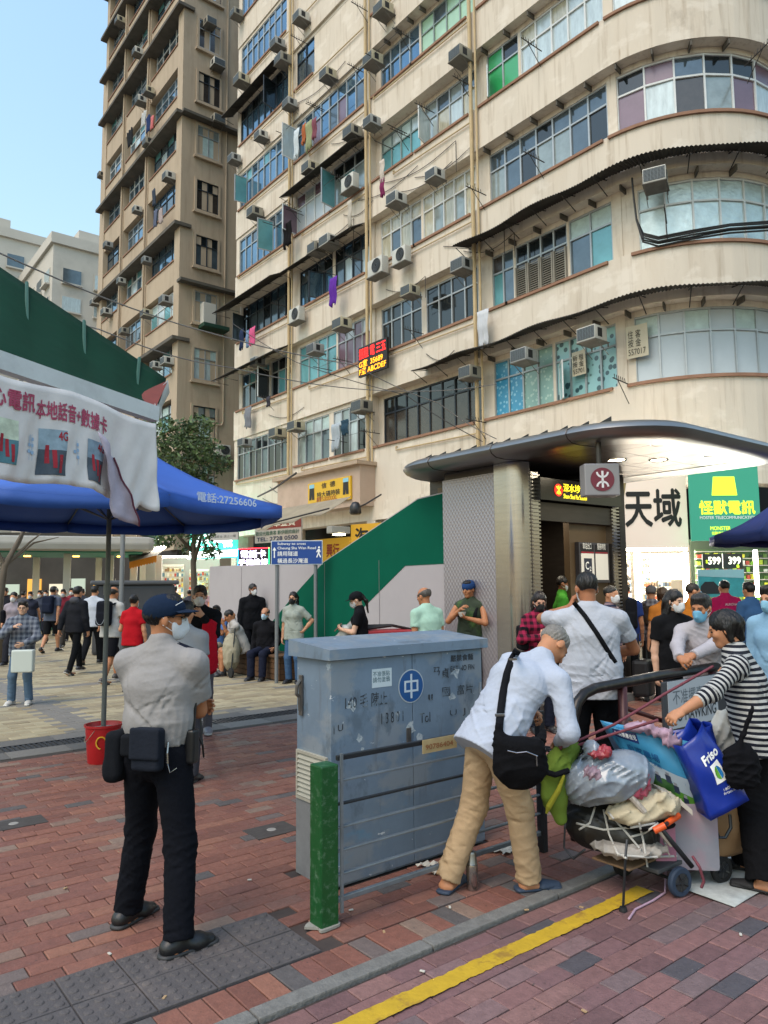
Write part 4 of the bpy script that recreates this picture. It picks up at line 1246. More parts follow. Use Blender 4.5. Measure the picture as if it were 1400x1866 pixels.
# louvred shutters over the window right of the pipe, second row
lm = mat('louvre_grey', '#8a8478', 0.7, var=0.15, scale=6)
tA = BAY[3] + 0.28 + (TS - 0.02 - BAY[3] - 0.28) * .22; tB = BAY[3] + 0.28 + (TS - .02 - BAY[3] - 0.28) * .66
for i in range(4):
 a = tA + (tB - tA) * i / 4; b_ = tA + (tB - tA) * (i + 1) / 4; L_ = MB()
 fb(L_, a + .01, a + .05, H0 + FH + .04, H0 + FH + .98, -.32, -.26); fb(L_, b_ - .05, b_ - .01, H0 + FH + .04, H0 + FH + .98, -.32, -.26)
 o = L_.build('shutter', lm, block)
 for j in range(15):
  z = H0 + FH + .06 + j * .06
  p0, p1 = fpath(a + .05, -.31), fpath(b_ - .05, -.31); q0, q1 = fpath(a + .05, -.26), fpath(b_ - .05, -.26)
  MB().prism([(p0.x, p0.y, z + .045), (p1.x, p1.y, z + .045), (q1.x, q1.y, z), (q0.x, q0.y, z)], (0, 0, .008)).build('slat', lm, o)
# open casements
for (k, b, f, w_, ang, fr, m, h0, h1) in ((4, 1, .02, .75, 1.5, alu_w, 'white', .0, 1.35), (3, 1, .02, .8, 1.35, alu_w, 'purple', .0, 1.0), (3, 0, .72, .7, 1.7, alu, 'teal', .0, 1.3), (3, 2, .56, .8, 1.2, alu_w, 'white', 0, 1.05),
  (2, 0, .03, .6, 1.4, alu_d, 'mid', .0, 1.2), (2, 1, .38, .6, 1.8, alu_d, 'sky', 0, 1.0), (1, 0, .58, .75, 1.2, alu_w, 'dark', 0, 1.25), (4, 0, .16, .6, 1.6, alu, 'teal', 0, 1.2), (3, 1, .6, .7, 1.4, alu, 'teal', 0, 1.3),
  (3, 3, .02, .5, .9, alu, 'green', 0, .95), (0, 3, .62, .62, .8, alu_w, 'pat_leaf', 0, .95), (5, 0, .75, .7, 1.3, alu_d, 'dark', 0, 1.2)):
 A_ = BAY[b] + 0.28; B_ = BAY[b + 1] - 0.28
 sash(block, fpath, A_ + (B_ - A_) * f, H0 + FH * k + h0, H0 + FH * k + h1, w_, ang, -REC(k, b) + .05, fr, m)
# drainpipes
pm = mat('pipe_beige', '#b59f78', 0.7, var=0.15, scale=3)
for t in (4.66, 9.64, 14.58):
 a = fpath(t, 0.09); MB().cyl((a.x, a.y, 4.4), (a.x, a.y, 34), 0.055, n=8).build('drainpipe', pm, block)
 a = fpath(t + 0.19, 0.07); MB().cyl((a.x, a.y, 4.4), (a.x, a.y, 34), 0.032, n=8).build('drainpipe', pm, block)
for k in range(7):
 for b in range(3):
  z = H0 + FH * k - 0.20 - 0.05 * ((k + b) % 3); s_ = MB(); a, c = BAY[b] + .4 + .5 * ((k * 7 + b) % 3), BAY[b + 1] - 0.05
  s_.tube([fpath(a, .0) + Vector((0, 0, z + .12)), fpath(a, .06) + Vector((0, 0, z + .1)), fpath(a, .06) + Vector((0, 0, z)), fpath(c, .06) + Vector((0, 0, z - .06)), fpath(c, .06) + Vector((0, 0, z - .35))], 0.022, 6)
  s_.build('waste_pipe', pm, block)
# brackets under the eaves
for k in range(1, 7):
 for i in range(9):
  t = 14.9 + i * 0.85 if k < 5 else 9.9 + i * .6
  z = H0 + FH * k - (FH - WH)
  if t > BAY[5]: continue
  s_ = MB(); fb(s_, t, t + 0.04, z - 0.14, z - 0.01, -0.30, -0.02); s_.build('bracket', soffit_m, block)
# wall below the first row, shopfront zone
low = MB()
fb(low, 0, TS, 3.75, 4.35, -0.5, 0.06); fb(low, TS, TE, 3.75, 4.35, -.5, .06)
for t in (0.0, 4.5, 9.5, 14.4, 18.6): fb(low, t, t + 0.45, 0, 3.75, -0.5, 0.05)
low.build('shop_beam', beige, block)

# corrugated awnings: sheets that follow the front
def awning(t0, t1, z, drop, out, label, back=0.0, sag=0.0, rust=False):
 root = empty('corrugated_awning', fpath(t0, 0) + Vector((0, 0, z)), label, 'awning')
 n = int((t1 - t0) / 0.038); rows = [[], []]
 for i in range(n + 1):
  t = t0 + (t1 - t0) * i / n; w = 0.014 * math.sin(i * math.pi / 1.0 * .5 * 2 / 2) * 1.0
  w = 0.016 * (1 if i % 2 else -1); sg = sag * math.sin(t * 2.3) * .05
  a = fpath(t, back); b = fpath(t, out + sg)
  rows[0].append((a.x, a.y, z + w)); rows[1].append((b.x, b.y, z - drop + w + sg))
 m = mat('corrugated_dark', '#3f3b36', 0.8, var=0.35, scale=3, dirt='#1c1a18', dscale=2, damt=.7)
 MB().grid(rows).build('sheet', m, root, solid=0.006)
 for i in range(int((t1 - t0) / 0.9) + 1):
  t = min(t1 - .02, t0 + .05 + i * .9); a, b, c = fpath(t, 0.0), fpath(t, out * .92), fpath(t, .0)
  MB().tube([a + Vector((0, 0, z - .45)), b + Vector((0, 0, z - drop - .03)), c + Vector((0, 0, z - .06))], 0.014, 5).build('bracket', mat('black_iron', '#26221f', 0.7), root)
awning(14.3, TE - 4, H0 + FH + 2.02, 0.16, 0.62, 'dark corrugated awning over the louvred window row, curving round the corner', sag=.6)
awning(12.4, TE - 4, H0 + 1.96, 0.16, 0.60, 'dark corrugated awning curving over the blue patterned and white windows', sag=.6)
awning(-0.5, 4.5, H0 + 2 * FH + 1.76, 0.42, 0.85, 'black sloping awning above the dark open window at the left end of the beige block')
awning(-0.6, 4.7, H0 + FH + 1.76, 0.40, 0.80, 'black sloping awning above the open casement, second row at the left end')
awning(4.75, 9.5, H0 + 3 * FH + 1.74, 0.30, 0.60, 'dark awning above the purple curtained windows of the beige block')
awning(4.75, 9.4, H0 + 2 * FH + 1.74, 0.30, 0.55, 'dark awning above the blue windows beside the purple laundry')
awning(-0.4, 4.2, H0 + 5 * FH + 1.74, 0.30, 0.60, 'dark awning above the black framed window high at the left end')

# air conditioners -------------------------------------------------
ac_w = mat('ac_white', '#b9b8b0', 0.6, var=0.12, scale=6, dirt='#7b7363', dscale=3, damt=.5); ac_g = mat('ac_grille', '#5c6468', 0.6); ac_k = mat('ac_vent', '#1c1e20', 0.7); ac_b = mat('ac_base', '#6b6862', 0.8, var=.3, scale=4)
def ac_meshes():
 c = MB(); c.bevbox((-.32, -.26, 0), (.32, .34, .42), 0.012)
 g = MB()
 for i in range(9): g.box((-.29 + .0, .342, .05 + .037 * i), (.29, .35, .07 + .037 * i))
 for i in range(7): g.box((-.29 + i * .094, .350, .04), (-.275 + i * .094, .354, .38))
 k = MB().box((-.30, .3405, .035), (.30, .3415, .39))
 v = MB().box((-.3225, -.02, .08), (-.3205, .20, .35)); v2 = MB().box((.3205, -.02, .08), (.3225, .20, .35))
 b = MB().box((-.34, -.36, -.03), (.34, .36, -.008)); b.box((-.30, -.36, -.14), (-.27, -.33, -.03)).box((.27, -.36, -.14), (.30, -.33, -.03))
 for s_ in (-1, 1): b.tube([(s_ * .285, -.35, -.38), (s_ * .285, .2, -.03)], .012, 5)
 return [('casing', c.mesh('ac_casing', ac_w, True)), ('grille_back', k.mesh('ac_grille_back', ac_k)), ('grille', g.mesh('ac_grille', ac_g)), ('side_vent', v.mesh('ac_side_vent', ac_k)), ('side_vent', v2.mesh('ac_side_vent', ac_k)), ('tray', b.mesh('ac_tray', ac_b))]
AC1 = ac_meshes(); ACV = [AC1]
for nm_, c_ in (('cream', '#b0a88f'), ('grey', '#9a9c9a'), ('old', '#8f8a7c')):
 me_ = AC1[0][1].copy(); me_.materials[0] = mat('ac_' + nm_, c_, 0.6, var=0.15, scale=6, dirt='#6b6253', dscale=4, damt=.6); ACV.append([('casing', me_)] + AC1[1:])
def outdoor_meshes():
 c = MB(); c.bevbox((-.40, -.15, 0), (.40, .15, .58), 0.02)
 f = MB().lathe([(.0, 0), (.22, 0), (.235, .01), (.24, .02)], (0, 0, 0), 22)
 f.v = [(x - .1, .152 + z, y + .3) for x, y, z in f.v]
 g = MB()
 for r in (.06, .11, .16, .21): g.tube([(-.1 + r * math.cos(a), .175, .3 + r * math.sin(a)) for a in np.linspace(0, 6.2832, 19)], .005, 4)
 b = MB().box((-.42, -.2, -.04), (.42, .2, -.008))
 return [('casing', c.mesh('outdoor_casing', ac_w, True)), ('fan_well', f.mesh('fan_well', ac_k)), ('fan_guard', g.mesh('fan_guard', ac_g)), ('bracket', b.mesh('outdoor_bracket', ac_b))]
AC2 = outdoor_meshes()
AC_SEEN = []
def ac(p, n, group, bname, outdoor=False, s=1.0):
 AC_SEEN.append((p, n, group, bname, outdoor, s))
def flush_acs():
 rows = {}
 for a in AC_SEEN:
  k = max(1, int(round((a[0].z - 6.2 - 0.9) / 3.0)) + 1)
  rows.setdefault((a[3], k), []).append(a)
 for (bn, k), L_ in rows.items():
  L_.sort(key=lambda a: proj(a[0])[0])
  for j, (p, n, group, bname, outdoor, s) in enumerate(L_):
   pos = 'only one' if len(L_) == 1 else ('leftmost' if j == 0 else ('rightmost' if j == len(L_) - 1 else ORD[j + 1] + ' from left'))
   kind = 'white outdoor fan unit' if outdoor else 'boxy window air conditioner'
   r = empty('air_conditioner', p, '%s, %s in the %s storey of the %s' % (kind, pos, ORD[min(12, k + 1)], bname), 'air conditioner', group)
   r.rotation_euler = (0, 0, math.atan2(n.y, n.x) - math.pi / 2 + (0)); k_ = s * rb.uniform(.86, 1.08); r.scale = (k_ * rb.uniform(.92, 1.05), k_, k_)
   for nm, me in (AC2 if outdoor else rb.choice(ACV)):
    o = bpy.data.objects.new(nm, me); COL.objects.link(o); o.parent = r
def on_front(px, py, out=0.0):
 p = AX(px, py, FX0 - out); t = YL - p.y
 if t > TS:                       # on the rounded end: walk out along the ray to the curve
  r = ray(px, py)
  for i in range(4000):
   q = CAM + r * (12 + i * 0.004)
   if (Vector((q.x, q.y)) - Vector((FX0 + RC, YC))).length <= RC + out:
    return q, Vector((q.x - FX0 - RC, q.y - YC, 0)).normalized()
 return p, Vector((-1, 0, 0))
for px, py in ((432, 26), (507, 82), (441, 148), (550, 34), (599, 138), (681, 112), (477, 248), (529, 190), (644, 244), (679, 224), (428, 290), (567, 308), (466, 389), (840, 104), (794, 320), (724, 365), (601, 442), (578, 455),
      (844, 486), (749, 531), (625, 592), (576, 637), (471, 660), (661, 742), (541, 777), (507, 790), (447, 806), (956, 650), (1080, 612), (1195, 328), (858, 680), (517, 112), (700, 20)):
 p, n = on_front(px, py, 0.28); p.z -= 0.16; ac(p, n, 'air conditioners on the beige block', 'beige block', s=0.80)
for px, py in ((638, 338), (689, 492), (732, 470), (541, 578)):
 p, n = on_front(px, py, 0.32); p.z -= 0.2; ac(p, n, 'air conditioners on the beige block', 'beige block', True, s=0.92)

# laundry racks and washing -----------------------------------------
rk_m = mat('rack_iron', '#2a2523', 0.6)
def rack(px, py, wide=1.0, label=None, long=0.75, prongs=6):
 p, n = on_front(px, py, 0.02); t = Vector((-n.y, n.x, 0))
 r = empty('laundry_rack', p, label, 'laundry rack', 'laundry racks on the beige block')
 MB().tube([p - n * .05, p + n * long], 0.014, 5).build('arm', rk_m, r)
 for i in range(prongs):
  q = p + n * long * (0.2 + 0.8 * i / prongs); MB().cyl(q, q + Vector((0, 0, .10)) + n * .03, 0.008, n=4).build('prong', rk_m, r)
 MB().tube([p + Vector((0, 0, -.45)), p + n * long * .7], 0.010, 5).build('strut', rk_m, r)
 if wide:
  q = p + t * wide; MB().tube([q - n * .05, q + n * long], 0.014, 5).build('arm', rk_m, r)
  MB().tube([p + n * long * .6 + Vector((0, 0, .05)), q + n * long * .6 + Vector((0, 0, .05))], 0.007, 4).build('rail', rk_m, r)
RK = [(560, 80, 0, 'single black bracket near the narrow window'), (665, 133, -2.6, 'long rail in front of blue windows below the green glass'), (590, 200, -2.2, 'rail with coloured washing beside an open white sash'), (672, 22, 0, 'bare bracket near the top edge of view'),
   (748, 70, -1.4, 'rail below green glass'), (860, 158, 0, 'bracket beside the third pipe'), (790, 205, -1.3, 'tangled rail under the open white window'), (745, 250, -.8, 'short rail under teal panes'), (985, 92, 0, 'black bracket below the white curtained windows'), (1360, 118, 0, 'bracket on the rounded corner near the top right'),
   (990, 295, 0, 'black bracket under the dark row of windows'), (884, 355, 0, 'bracket beside the cream curtained windows'), (548, 385, -1.6, 'rail carrying a black coat'), (635, 330, -3, 'long rail under purple curtains'), (660, 475, -1.5, 'rail above the purple trousers'), (525, 560, 0, 'double bracket left of an outdoor unit'),
   (640, 660, -1.2, 'prong rack under purple panes'), (770, 608, 0, 'stub bracket under streaked dark windows'), (500, 728, 0, 'bracket at the left end'), (1145, 700, 0, 'rusty bracket under the handwritten notes'), (1215, 405, 0, 'thin rod on the rounded corner'), (885, 770, 0, 'black bracket beside the dark grid window'), (690, 790, -1.8, 'rail with hanging cloths above the yellow sign')]
for px, py, w_, lb in RK: rack(px, py, w_, 'iron laundry rack, ' + lb)
def washing(px, py, w_, h_, col, label, out=0.5, seed=0, name='laundry'):
 p, n = on_front(px, py, out); t = Vector((-n.y, n.x, 0)); r_ = random.Random(seed); rows = []
 a1, a2 = r_.uniform(0, 6), r_.uniform(0, 6)
 for i in range(9):
  f = i / 8; row = []
  for j in range(13):
   u = j / 12 - .5
   row.append(p + t * u * w_ * (1 - .12 * f + .05 * math.sin(5 * f + a1)) + n * (.035 * math.sin(j * 1.3 + a1 + f) * (.3 + f) + .02 * math.sin(9 * f + a2)) + Vector((0, 0, -h_ * f * (1 + .06 * math.sin(j * .9 + a2)))))
  rows.append(row)
 o = MB().grid(rows).build(name, cloth(col, 'washing'), None, smooth=True, solid=0.006)
 return tag(o, label, 'laundry', 'washing hung out on the beige block')
WS = [(607, 505, .5, 1.0, '#5b2f8f', 'purple trousers hung on a rail below the blue windows'), (460, 596, .42, .75, '#c0587f', 'pink towel on the rail at the left end of the beige block'), (441, 600, .35, .85, '#27324d', 'navy trousers hanging beside the pink towel'), (451, 602, .18, .7, '#6f88a8', 'pale blue cloth between the navy trousers and the pink towel'),
   (524, 406, .55, .95, '#151416', 'large black coat on a laundry rail under the blue windows'), (540, 235, .42, 1.15, '#b9c2c6', 'white shirt, leftmost of the coloured washing under the open sash'), (554, 225, .3, .8, '#a2603e', 'orange cloth among the washing under the open sash'), (563, 222, .4, 1.1, '#8d9270', 'olive towel among the washing under the open sash'), (573, 215, .25, .8, '#7b4a55', 'maroon cloth, rightmost of the washing under the open sash'),
   (637, 366, .22, .95, '#b3aca0', 'long grey rag hanging below the outdoor unit'), (696, 292, .26, .75, '#bdb4aa', 'pale cloth hanging above a magenta one'), (696, 325, .24, .6, '#7c3359', 'magenta cloth hanging by the second pipe'), (879, 565, .42, 1.0, '#b9bcc0', 'bunched white cloth tied to the third pipe'), (1, 1, 0, 0, '', ''),
   (452, 742, .5, .85, '#73767d', 'grey striped shirt on the wall at the left end of the beige block'), (612, 772, .5, .9, '#9aa3aa', 'pale cloth folded over the rail above the yellow sign'), (628, 765, .4, .5, '#2e4656', 'teal blue jacket draped over the rail above the yellow sign'), (489, 722, .3, .4, '#3c3c44', 'small dark garment on a bracket, third window row from the bottom left')]
for i, (px, py, w_, h_, c, lb) in enumerate(WS):
 if lb: washing(px, py, w_, h_, c, lb, 0.3 if i in (12, 14) else .5, i)

# LED sign, yellow sign with its hood
p0, _ = on_front(655, 664, .35); hood = empty('hoarding', fpath(4.8, 0) + Vector((0, 0, 4.5)), 'pinkish beige boxed fascia above the shops, below the cloth covered rail', 'fascia')
hb = MB(); fb(hb, 4.7, 10.0, 5.50, 5.62, 0.0, 0.80); hb.build('ledge', mat('fascia_ledge', '#a5917c', .9, var=.15, scale=2), hood)
hb = MB(); fb(hb, 4.8, 9.9, 4.2, 5.50, 0.0, 0.62); hb.build('panel', mat('fascia_pink', '#b09a88', .9, var=.1, scale=1.5, dirt='#8a7768', dscale=1), hood)
ys = empty('shop_sign', fpath(8.2, .66) + Vector((0, 0, 4.5)), 'yellow clothing shop sign with black and red lettering on the fascia', 'sign')
c1 = fpath(7.0, .70); c2 = fpath(9.5, .70)
sb = MB(); fb(sb, 7.0, 9.5, 4.42, 5.18, .63, .70); sb.build('board', mat('sign_yellow', '#cfa41c', .5), ys)
ux = Vector((0, -1, 0)); uz = Vector((0, 0, 1)); blk = mat('print_black', '#17150f', .6)
lettering('lettering', '信  德', c1 + Vector((0, -1.25, 4.93)), ux, uz, .2, blk, ys, width=.8, bold=.02, align='CENTER', off=.006)
lettering('lettering', '特大碼時裝', c1 + Vector((0, -1.25, 4.64)), ux, uz, .2, blk, ys, width=1.35, bold=.02, align='CENTER', off=.006)
lettering('lettering', '專營 S-XXXXXXL', c1 + Vector((0, -1.15, 4.48)), ux, uz, .2, mat('print_red', '#8c2417', .6), ys, width=1.2, bold=.01, align='CENTER', off=.006)
for q in (-.25, -2.25):
 b = MB(); z = 4.6; y0 = c1.y + q
 b.prism([(c1.x - .004, y0 + .16, z), (c1.x - .004, y0 + .02, z), (c1.x - .004, y0 + .0, z + .2), (c1.x - .004, y0 - .02, z), (c1.x - .004, y0 - .16, z), (c1.x - .004, y0 - .14, z + .4), (c1.x - .004, y0 + .14, z + .4)], (-.004, 0, 0))
 b.build('trouser_emblem', blk, ys)
 MB().box((c1.x - .008, y0 - .15, 5.0), (c1.x - .003, y0 + .15, 5.13)).build('shirt_emblem', mat('emblem_blue', '#7fb5c9', .6), ys)
led = empty('led_sign', p0, 'small red and amber lit sign board hung on the beige block', 'sign')
a = AX(655, 690, FX0 - .35); d_ = AX(707, 664, FX0 - .35)
z0_, z1_ = a.z + .02, a.z + 1.0
MB().box((FX0 - .38, d_.y, z0_), (FX0 - .30, a.y, z1_)).build('panel', mat('led_black', '#120d0c', .6), led)
lettering('lettering', '招租 電 三五', (FX0 - .385, a.y - .05, z0_ + .58), ux, uz, .3, lamp_mat('led_red', '#ff1d18', 1.6), led, width=a.y - d_.y - .1, height=.34, bold=.02)
lettering('lettering', 'G室  35689\nF室 ABCDEF', (FX0 - .385, a.y - .05, z0_ + .06), ux, uz, .3, lamp_mat('led_amber', '#ff9a12', 1.6), led, width=a.y - d_.y - .1, height=.46, bold=.02)

# handwritten notes and cable bundle
for px, py, tx, lb, w_ in ((1162, 622, '住 客\n按 金\n557017', 'curling paper note with handwriting in the right hand patterned window', .5), (1056, 662, '新 租\n按 金\n55701', 'paper note with handwriting in the left hand patterned window', .4)):
 p, n = on_front(px, py, -.22); t = Vector((-n.y, n.x, 0)); z_ = Vector((0, 0, 1))
 r = empty('paper_note', p, lb, 'note')
 rows = [[p + t * (u - .5) * w_ + z_ * (v - .5) * w_ * 1.5 + n * (.02 + .05 * max(0, u + v - 1.5)) for u in np.linspace(0, 1, 6)] for v in np.linspace(0, 1, 6)]
 MB().grid(rows).build('paper', mat('note_paper', '#b9b09a', .8), r, solid=.004)
 lettering('writing', tx, p - t * w_ * .42 - z_ * w_ * .62 + n * .03, t, z_, .2, blk, r, width=w_ * .8, height=w_ * 1.15, off=.004)
cb = MB()
for j in range(5):
 o_ = .03 * j; pts = []
 for px, py in ((1152, 325), (1155, 360), (1160, 400), (1172, 425), (1200, 432), (1260, 420), (1330, 408), (1420, 402)):
  q, n = on_front(px, py + 4 * j * (1 if px > 1165 else 0), .07 + .02 * (j % 3)); pts.append(q + Vector((0, 0, .012 * math.sin(j * 3 + px))))
 cb.tube(pts, 0.022, 6)
tag(cb.build('cable_bundle', mat('cable_black', '#121214', .5)), 'thick black cable bundle sagging under the foil covered corner windows', 'cables', kind='stuff')

# loose cables looped along the front
cbm = mat('cable_thin', '#3a3632', .6)
for i in range(16):
 t0 = rb.uniform(.3, 17); k = rb.randrange(0, 6); z = H0 + FH * k - rb.uniform(.3, 1.1); L_ = rb.uniform(1.2, 3.5); P_ = []
 for j in range(13):
  f = j / 12; p = fpath(t0 + L_ * f, .03); P_.append((p.x, p.y, z - .25 * math.sin(math.pi * f) - .2 * f))
 if i % 3 == 0: P_ += [(P_[-1][0], P_[-1][1], P_[-1][2] - rb.uniform(.4, 1.3))]
 MB().tube(P_, .011, 5).build('cable', cbm, block)
# ------------------------------------------------------------------ brown block beyond the side street
bx, by0, by1 = 14.6, 34.9, 47.8
brown = mat('brown_render', '#ab9a84', .9, var=.10, scale=.6, bump=.2, bscale=20, dirt='#54432f', dscale=.5, damt=.4, stretch=(1.5, 1.5, .4))
layer(brown, '#8b7a66', 4, .52, .75, (1.5, 1.5, .12), .5); layer(brown, '#a08e78', .8, .56, .64, (1, 1, 1.5), .4)
tower = empty('apartment_building', (bx, by0, 0), 'tall brown apartment block with deep ledges beyond the beige block', 'building')
bw = MB()
bw.box((bx + .5, by0, 0), (bx + 14, by1, 48)); bw.box((bx + .9, by1, 0), (bx + 14, by1 + 3.6, 38.5))
bw.build('wall', brown, tower)
def bpath(t, out=0.0): return Vector((bx - out, by1 - t, 0))          # t runs from the far end towards us
def spath(t, out=0.0): return Vector((bx + t, by0 - out, 0))
def epath(t, out=0.0): return Vector((bx + .9 - out, by1 + 3.6 - t, 0))
LB = by1 - by0
BZ0, BFH = 6.55, 3.02
colw = [(0.35, 3.55), (4.15, 7.6), (8.2, 12.15)]
sp = MB(); led_ = MB(); cols_ = MB()
for t in (0.0, 3.6, 7.65, 12.2): fb(cols_, t, t + .5 if t < 12 else LB, 3.5, 48, -.5, .06, path=bpath)
for k in range(14):
 zs = BZ0 + BFH * k
 fb(sp, 0.0, LB - .002, zs - 1.35, zs, -.5, 0.0, path=bpath)
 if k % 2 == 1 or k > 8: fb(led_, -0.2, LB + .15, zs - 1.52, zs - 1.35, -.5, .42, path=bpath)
 if k % 3 == 1: fb(led_, -.15, 6, zs - 1.5, zs - 1.36, -.1, .42, path=spath)
 for i, (a, b) in enumerate(colw):
  pal = rb.choice([['sky', 'mid', 'sky2', 'sky'], ['sky2', 'teal', 'white', 'mid'], ['mid', 'sky', 'dark', 'sky'], ['sky', 'sky2'], ['teal', 'pale', 'white', 'lav']])
  if k < 12: window(tower, bpath, a + .15, b - .1, zs, zs + 1.55, -.28, 4 if i else 3, rb.choice([alu, alu, alu_w, alu_d]), pal, sill=True)
 if k < 12:
  s_ = MB(); fb(s_, .78, 2.05, zs - .42, zs + 1.32, -.1, .05, path=spath)
  for z_, h_ in ((zs - .42, .1), (zs + 1.22, .1)): pass
  fr = MB()
  for a, b, c, d in ((.68, .80, zs - .45, zs + 1.4), (2.02, 2.14, zs - .45, zs + 1.4), (.80, 2.02, zs - .45, zs - .33), (.80, 2.02, zs + 1.28, zs + 1.4)): fb(fr, a, b, c, d, -.05, .07, path=spath)
  fb(fr, .6, 2.2, zs - .55, zs - .46, -.05, .16, path=spath)
  fr.build('window_surround', brown, tower)
  window(tower, spath, .80, 2.02, zs - .33, zs + 1.28, .012, 2, rb.choice([alu, alu_d]), rb.choice([['brown', 'dark'], ['pale', 'grey'], ['mid', 'dark'], ['white', 'pale']]), sill=False)
  if k < 11: window(tower, epath, 1.3, 2.2, zs - .1, zs + 1.3, .012, 2, alu_w, ['mid', 'white'], sill=True)
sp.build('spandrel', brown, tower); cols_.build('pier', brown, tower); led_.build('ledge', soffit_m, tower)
fb_ = MB(); fb(fb_, 0, LB, 0, 3.5, -.5, -.1, path=bpath); fb_.build('shop_zone', mat('shop_dark', '#2b2521', .9), tower)
for t in (4.0, 8.0):
 a = bpath(t, .12); MB().cyl((a.x, a.y, 4), (a.x, a.y, 47), .05, n=7).build('drainpipe', brown, tower)
a = spath(2.45, .06); MB().tube([(a.x, a.y, 44), (a.x, a.y, 10.2), (a.x - .1, a.y, 10), (bx + .3, a.y, 10.0), (bx + .2, a.y, 9.9), (bx + .2, a.y, 4)], .035, 6).build('drainpipe', brown, tower)
for px, py in ((382, 44), (396, 120), (396, 222)):
 p = AY(px, py, by0 - .25); p.z -= .15; ac(p, Vector((0, -1, 0)), 'air conditioners on the brown block', 'brown block side wall', s=.9)
p = AY(405, 824, by0 - .3); p.z -= .2; ac(p, Vector((0, -1, 0)), 'air conditioners on the brown block', 'brown block side wall', True)
for px, py in ((252, 97), (272, 168), (258, 185), (272, 262), (220, 40), (309, 324), (251, 383), (268, 475), (222, 513), (198, 448), (303, 549), (268, 573), (195, 570), (173, 552), (306, 660), (285, 667), (227, 604), (186, 320)):
 p = AX(px, py, bx - .3 if px > 192 else bx + .65); p.z -= .15; ac(p, Vector((-1, 0, 0)), 'air conditioners on the brown block', 'brown block', s=.85)
flush_acs()
def wash2(px, py, w_, h_, col, label, seed):
 p = AX(px, py, bx - .55); r_ = random.Random(seed); a1 = r_.uniform(0, 6)
 rows = [[p + Vector((.05 * math.sin(j * 1.4 + a1 + i * .3), -(j / 10 - .5) * w_, -h_ * i / 7 * (1 + .08 * math.sin(j + a1)))) for j in range(11)] for i in range(8)]
 tag(MB().grid(rows).build('laundry', cloth(col, 'washing'), None, smooth=True, solid=.006), label, 'laundry', 'washing hung out on the brown block')
for i, a in enumerate(((237, 237, .8, 1.0, '#23262a', 'black and lime jacket drying high on the brown block'), (262, 205, .7, .8, '#aeb0b0', 'white washing left of the navy cloth on the brown block'), (270, 212, .5, .9, '#2a3b63', 'navy cloth drying high on the brown block'), (278, 212, .35, .7, '#c06f70', 'salmon cloth right of the navy one on the brown block'),
        (284, 383, .45, .9, '#5b6378', 'blue grey trousers on the caged rack of the brown block'), (294, 380, .45, .8, '#a39694', 'pale pink shirts on the caged rack of the brown block'), (281, 345, .35, .9, '#3d4552', 'dark blue shirt above the caged rack of the brown block'))):
 wash2(*a, i)
gt = empty('planter_tray', AY(390, 592, by0 - .5), 'dark green tray fixed under a brown block side window', 'tray')
a = AY(368, 588, by0 - .5); b = AY(415, 606, by0 - .5)
MB().bevbox((a.x, by0 - .75, b.z), (b.x, by0 - .08, a.z), .03).build('tray', mat('tray_green', '#173a2b', .6), gt)
wd = AY(381, 572, by0 - .4); tag(MB().bevbox((wd.x - .35, by0 - .5, wd.z - .75), (wd.x + .35, by0 - .1, wd.z + .55), .03).build('wall_cabinet', mat('cab_white', '#b9b7ae', .6)), 'white metal cabinet standing on the green tray outside a window', 'cabinet')

# pale far blocks on the left
pale = mat('pale_render', '#bdb8ae', .9, var=.08, scale=.3, dirt='#86827a', dscale=.2, damt=.4)
for j, (x0, y0, x1, y1, h_, lb) in enumerate(((10, 92, 30, 112, 43, 'pale grey far apartment block at the left edge, behind the green canopy'), (19, 78, 40, 92, 37.5, 'pale far apartment block with a stepped top beside the brown tower'), (24.5, 74, 36, 79.5, 33, 'lower pale wing in front of the far stepped apartment block'))):
 t = empty('apartment_building', (x0, y0, 0), lb, 'building')
 MB().box((x0, y0, 0), (x1, y1, h_)).box((x0 + 3, y0 + 2, h_), (x0 + 8, y0 + 7, h_ + 2.5)).build('wall', pale, t)
 MB().box((x0 - .3, y0 - .3, h_ - .6), (x1 + .3, y1 + .3, h_ + .5)).build('parapet', pale, t)
 for k in range(2, int(h_ / 3)):
  z = k * 3.0
  for i in range(int((x1 - x0) / 3.2)):
   a = x0 + 1.0 + 3.2 * i
   w = MB().box((a - .1, y0 - .08, z - .1), (a + 1.9, y0 + .1, z + 1.6)).box((a - .12, y0 - .35, z - .2), (a + 1.92, y0 + .1, z - .05)).build('window', pale, t)
   MB().box((a, y0 - .12, z), (a + 1.8, y0 - .05, z + 1.5)).build('pane', GL[rb.choice(['mid', 'grey', 'white'])], w)
  for i in range(int((y1 - y0) / 3.2)):
   a = y0 + 1.0 + 3.2 * i
   w = MB().box((x0 - .08, a - .1, z - .1), (x0 + .1, a + 1.9, z + 1.6)).box((x0 - .5, a - .12, z - .2), (x0 + .1, a + 1.92, z - .05)).build('window', pale, t)
   MB().box((x0 - .12, a, z), (x0 - .05, a + 1.8, z + 1.5)).build('pane', GL[rb.choice(['mid', 'grey', 'white'])], w)
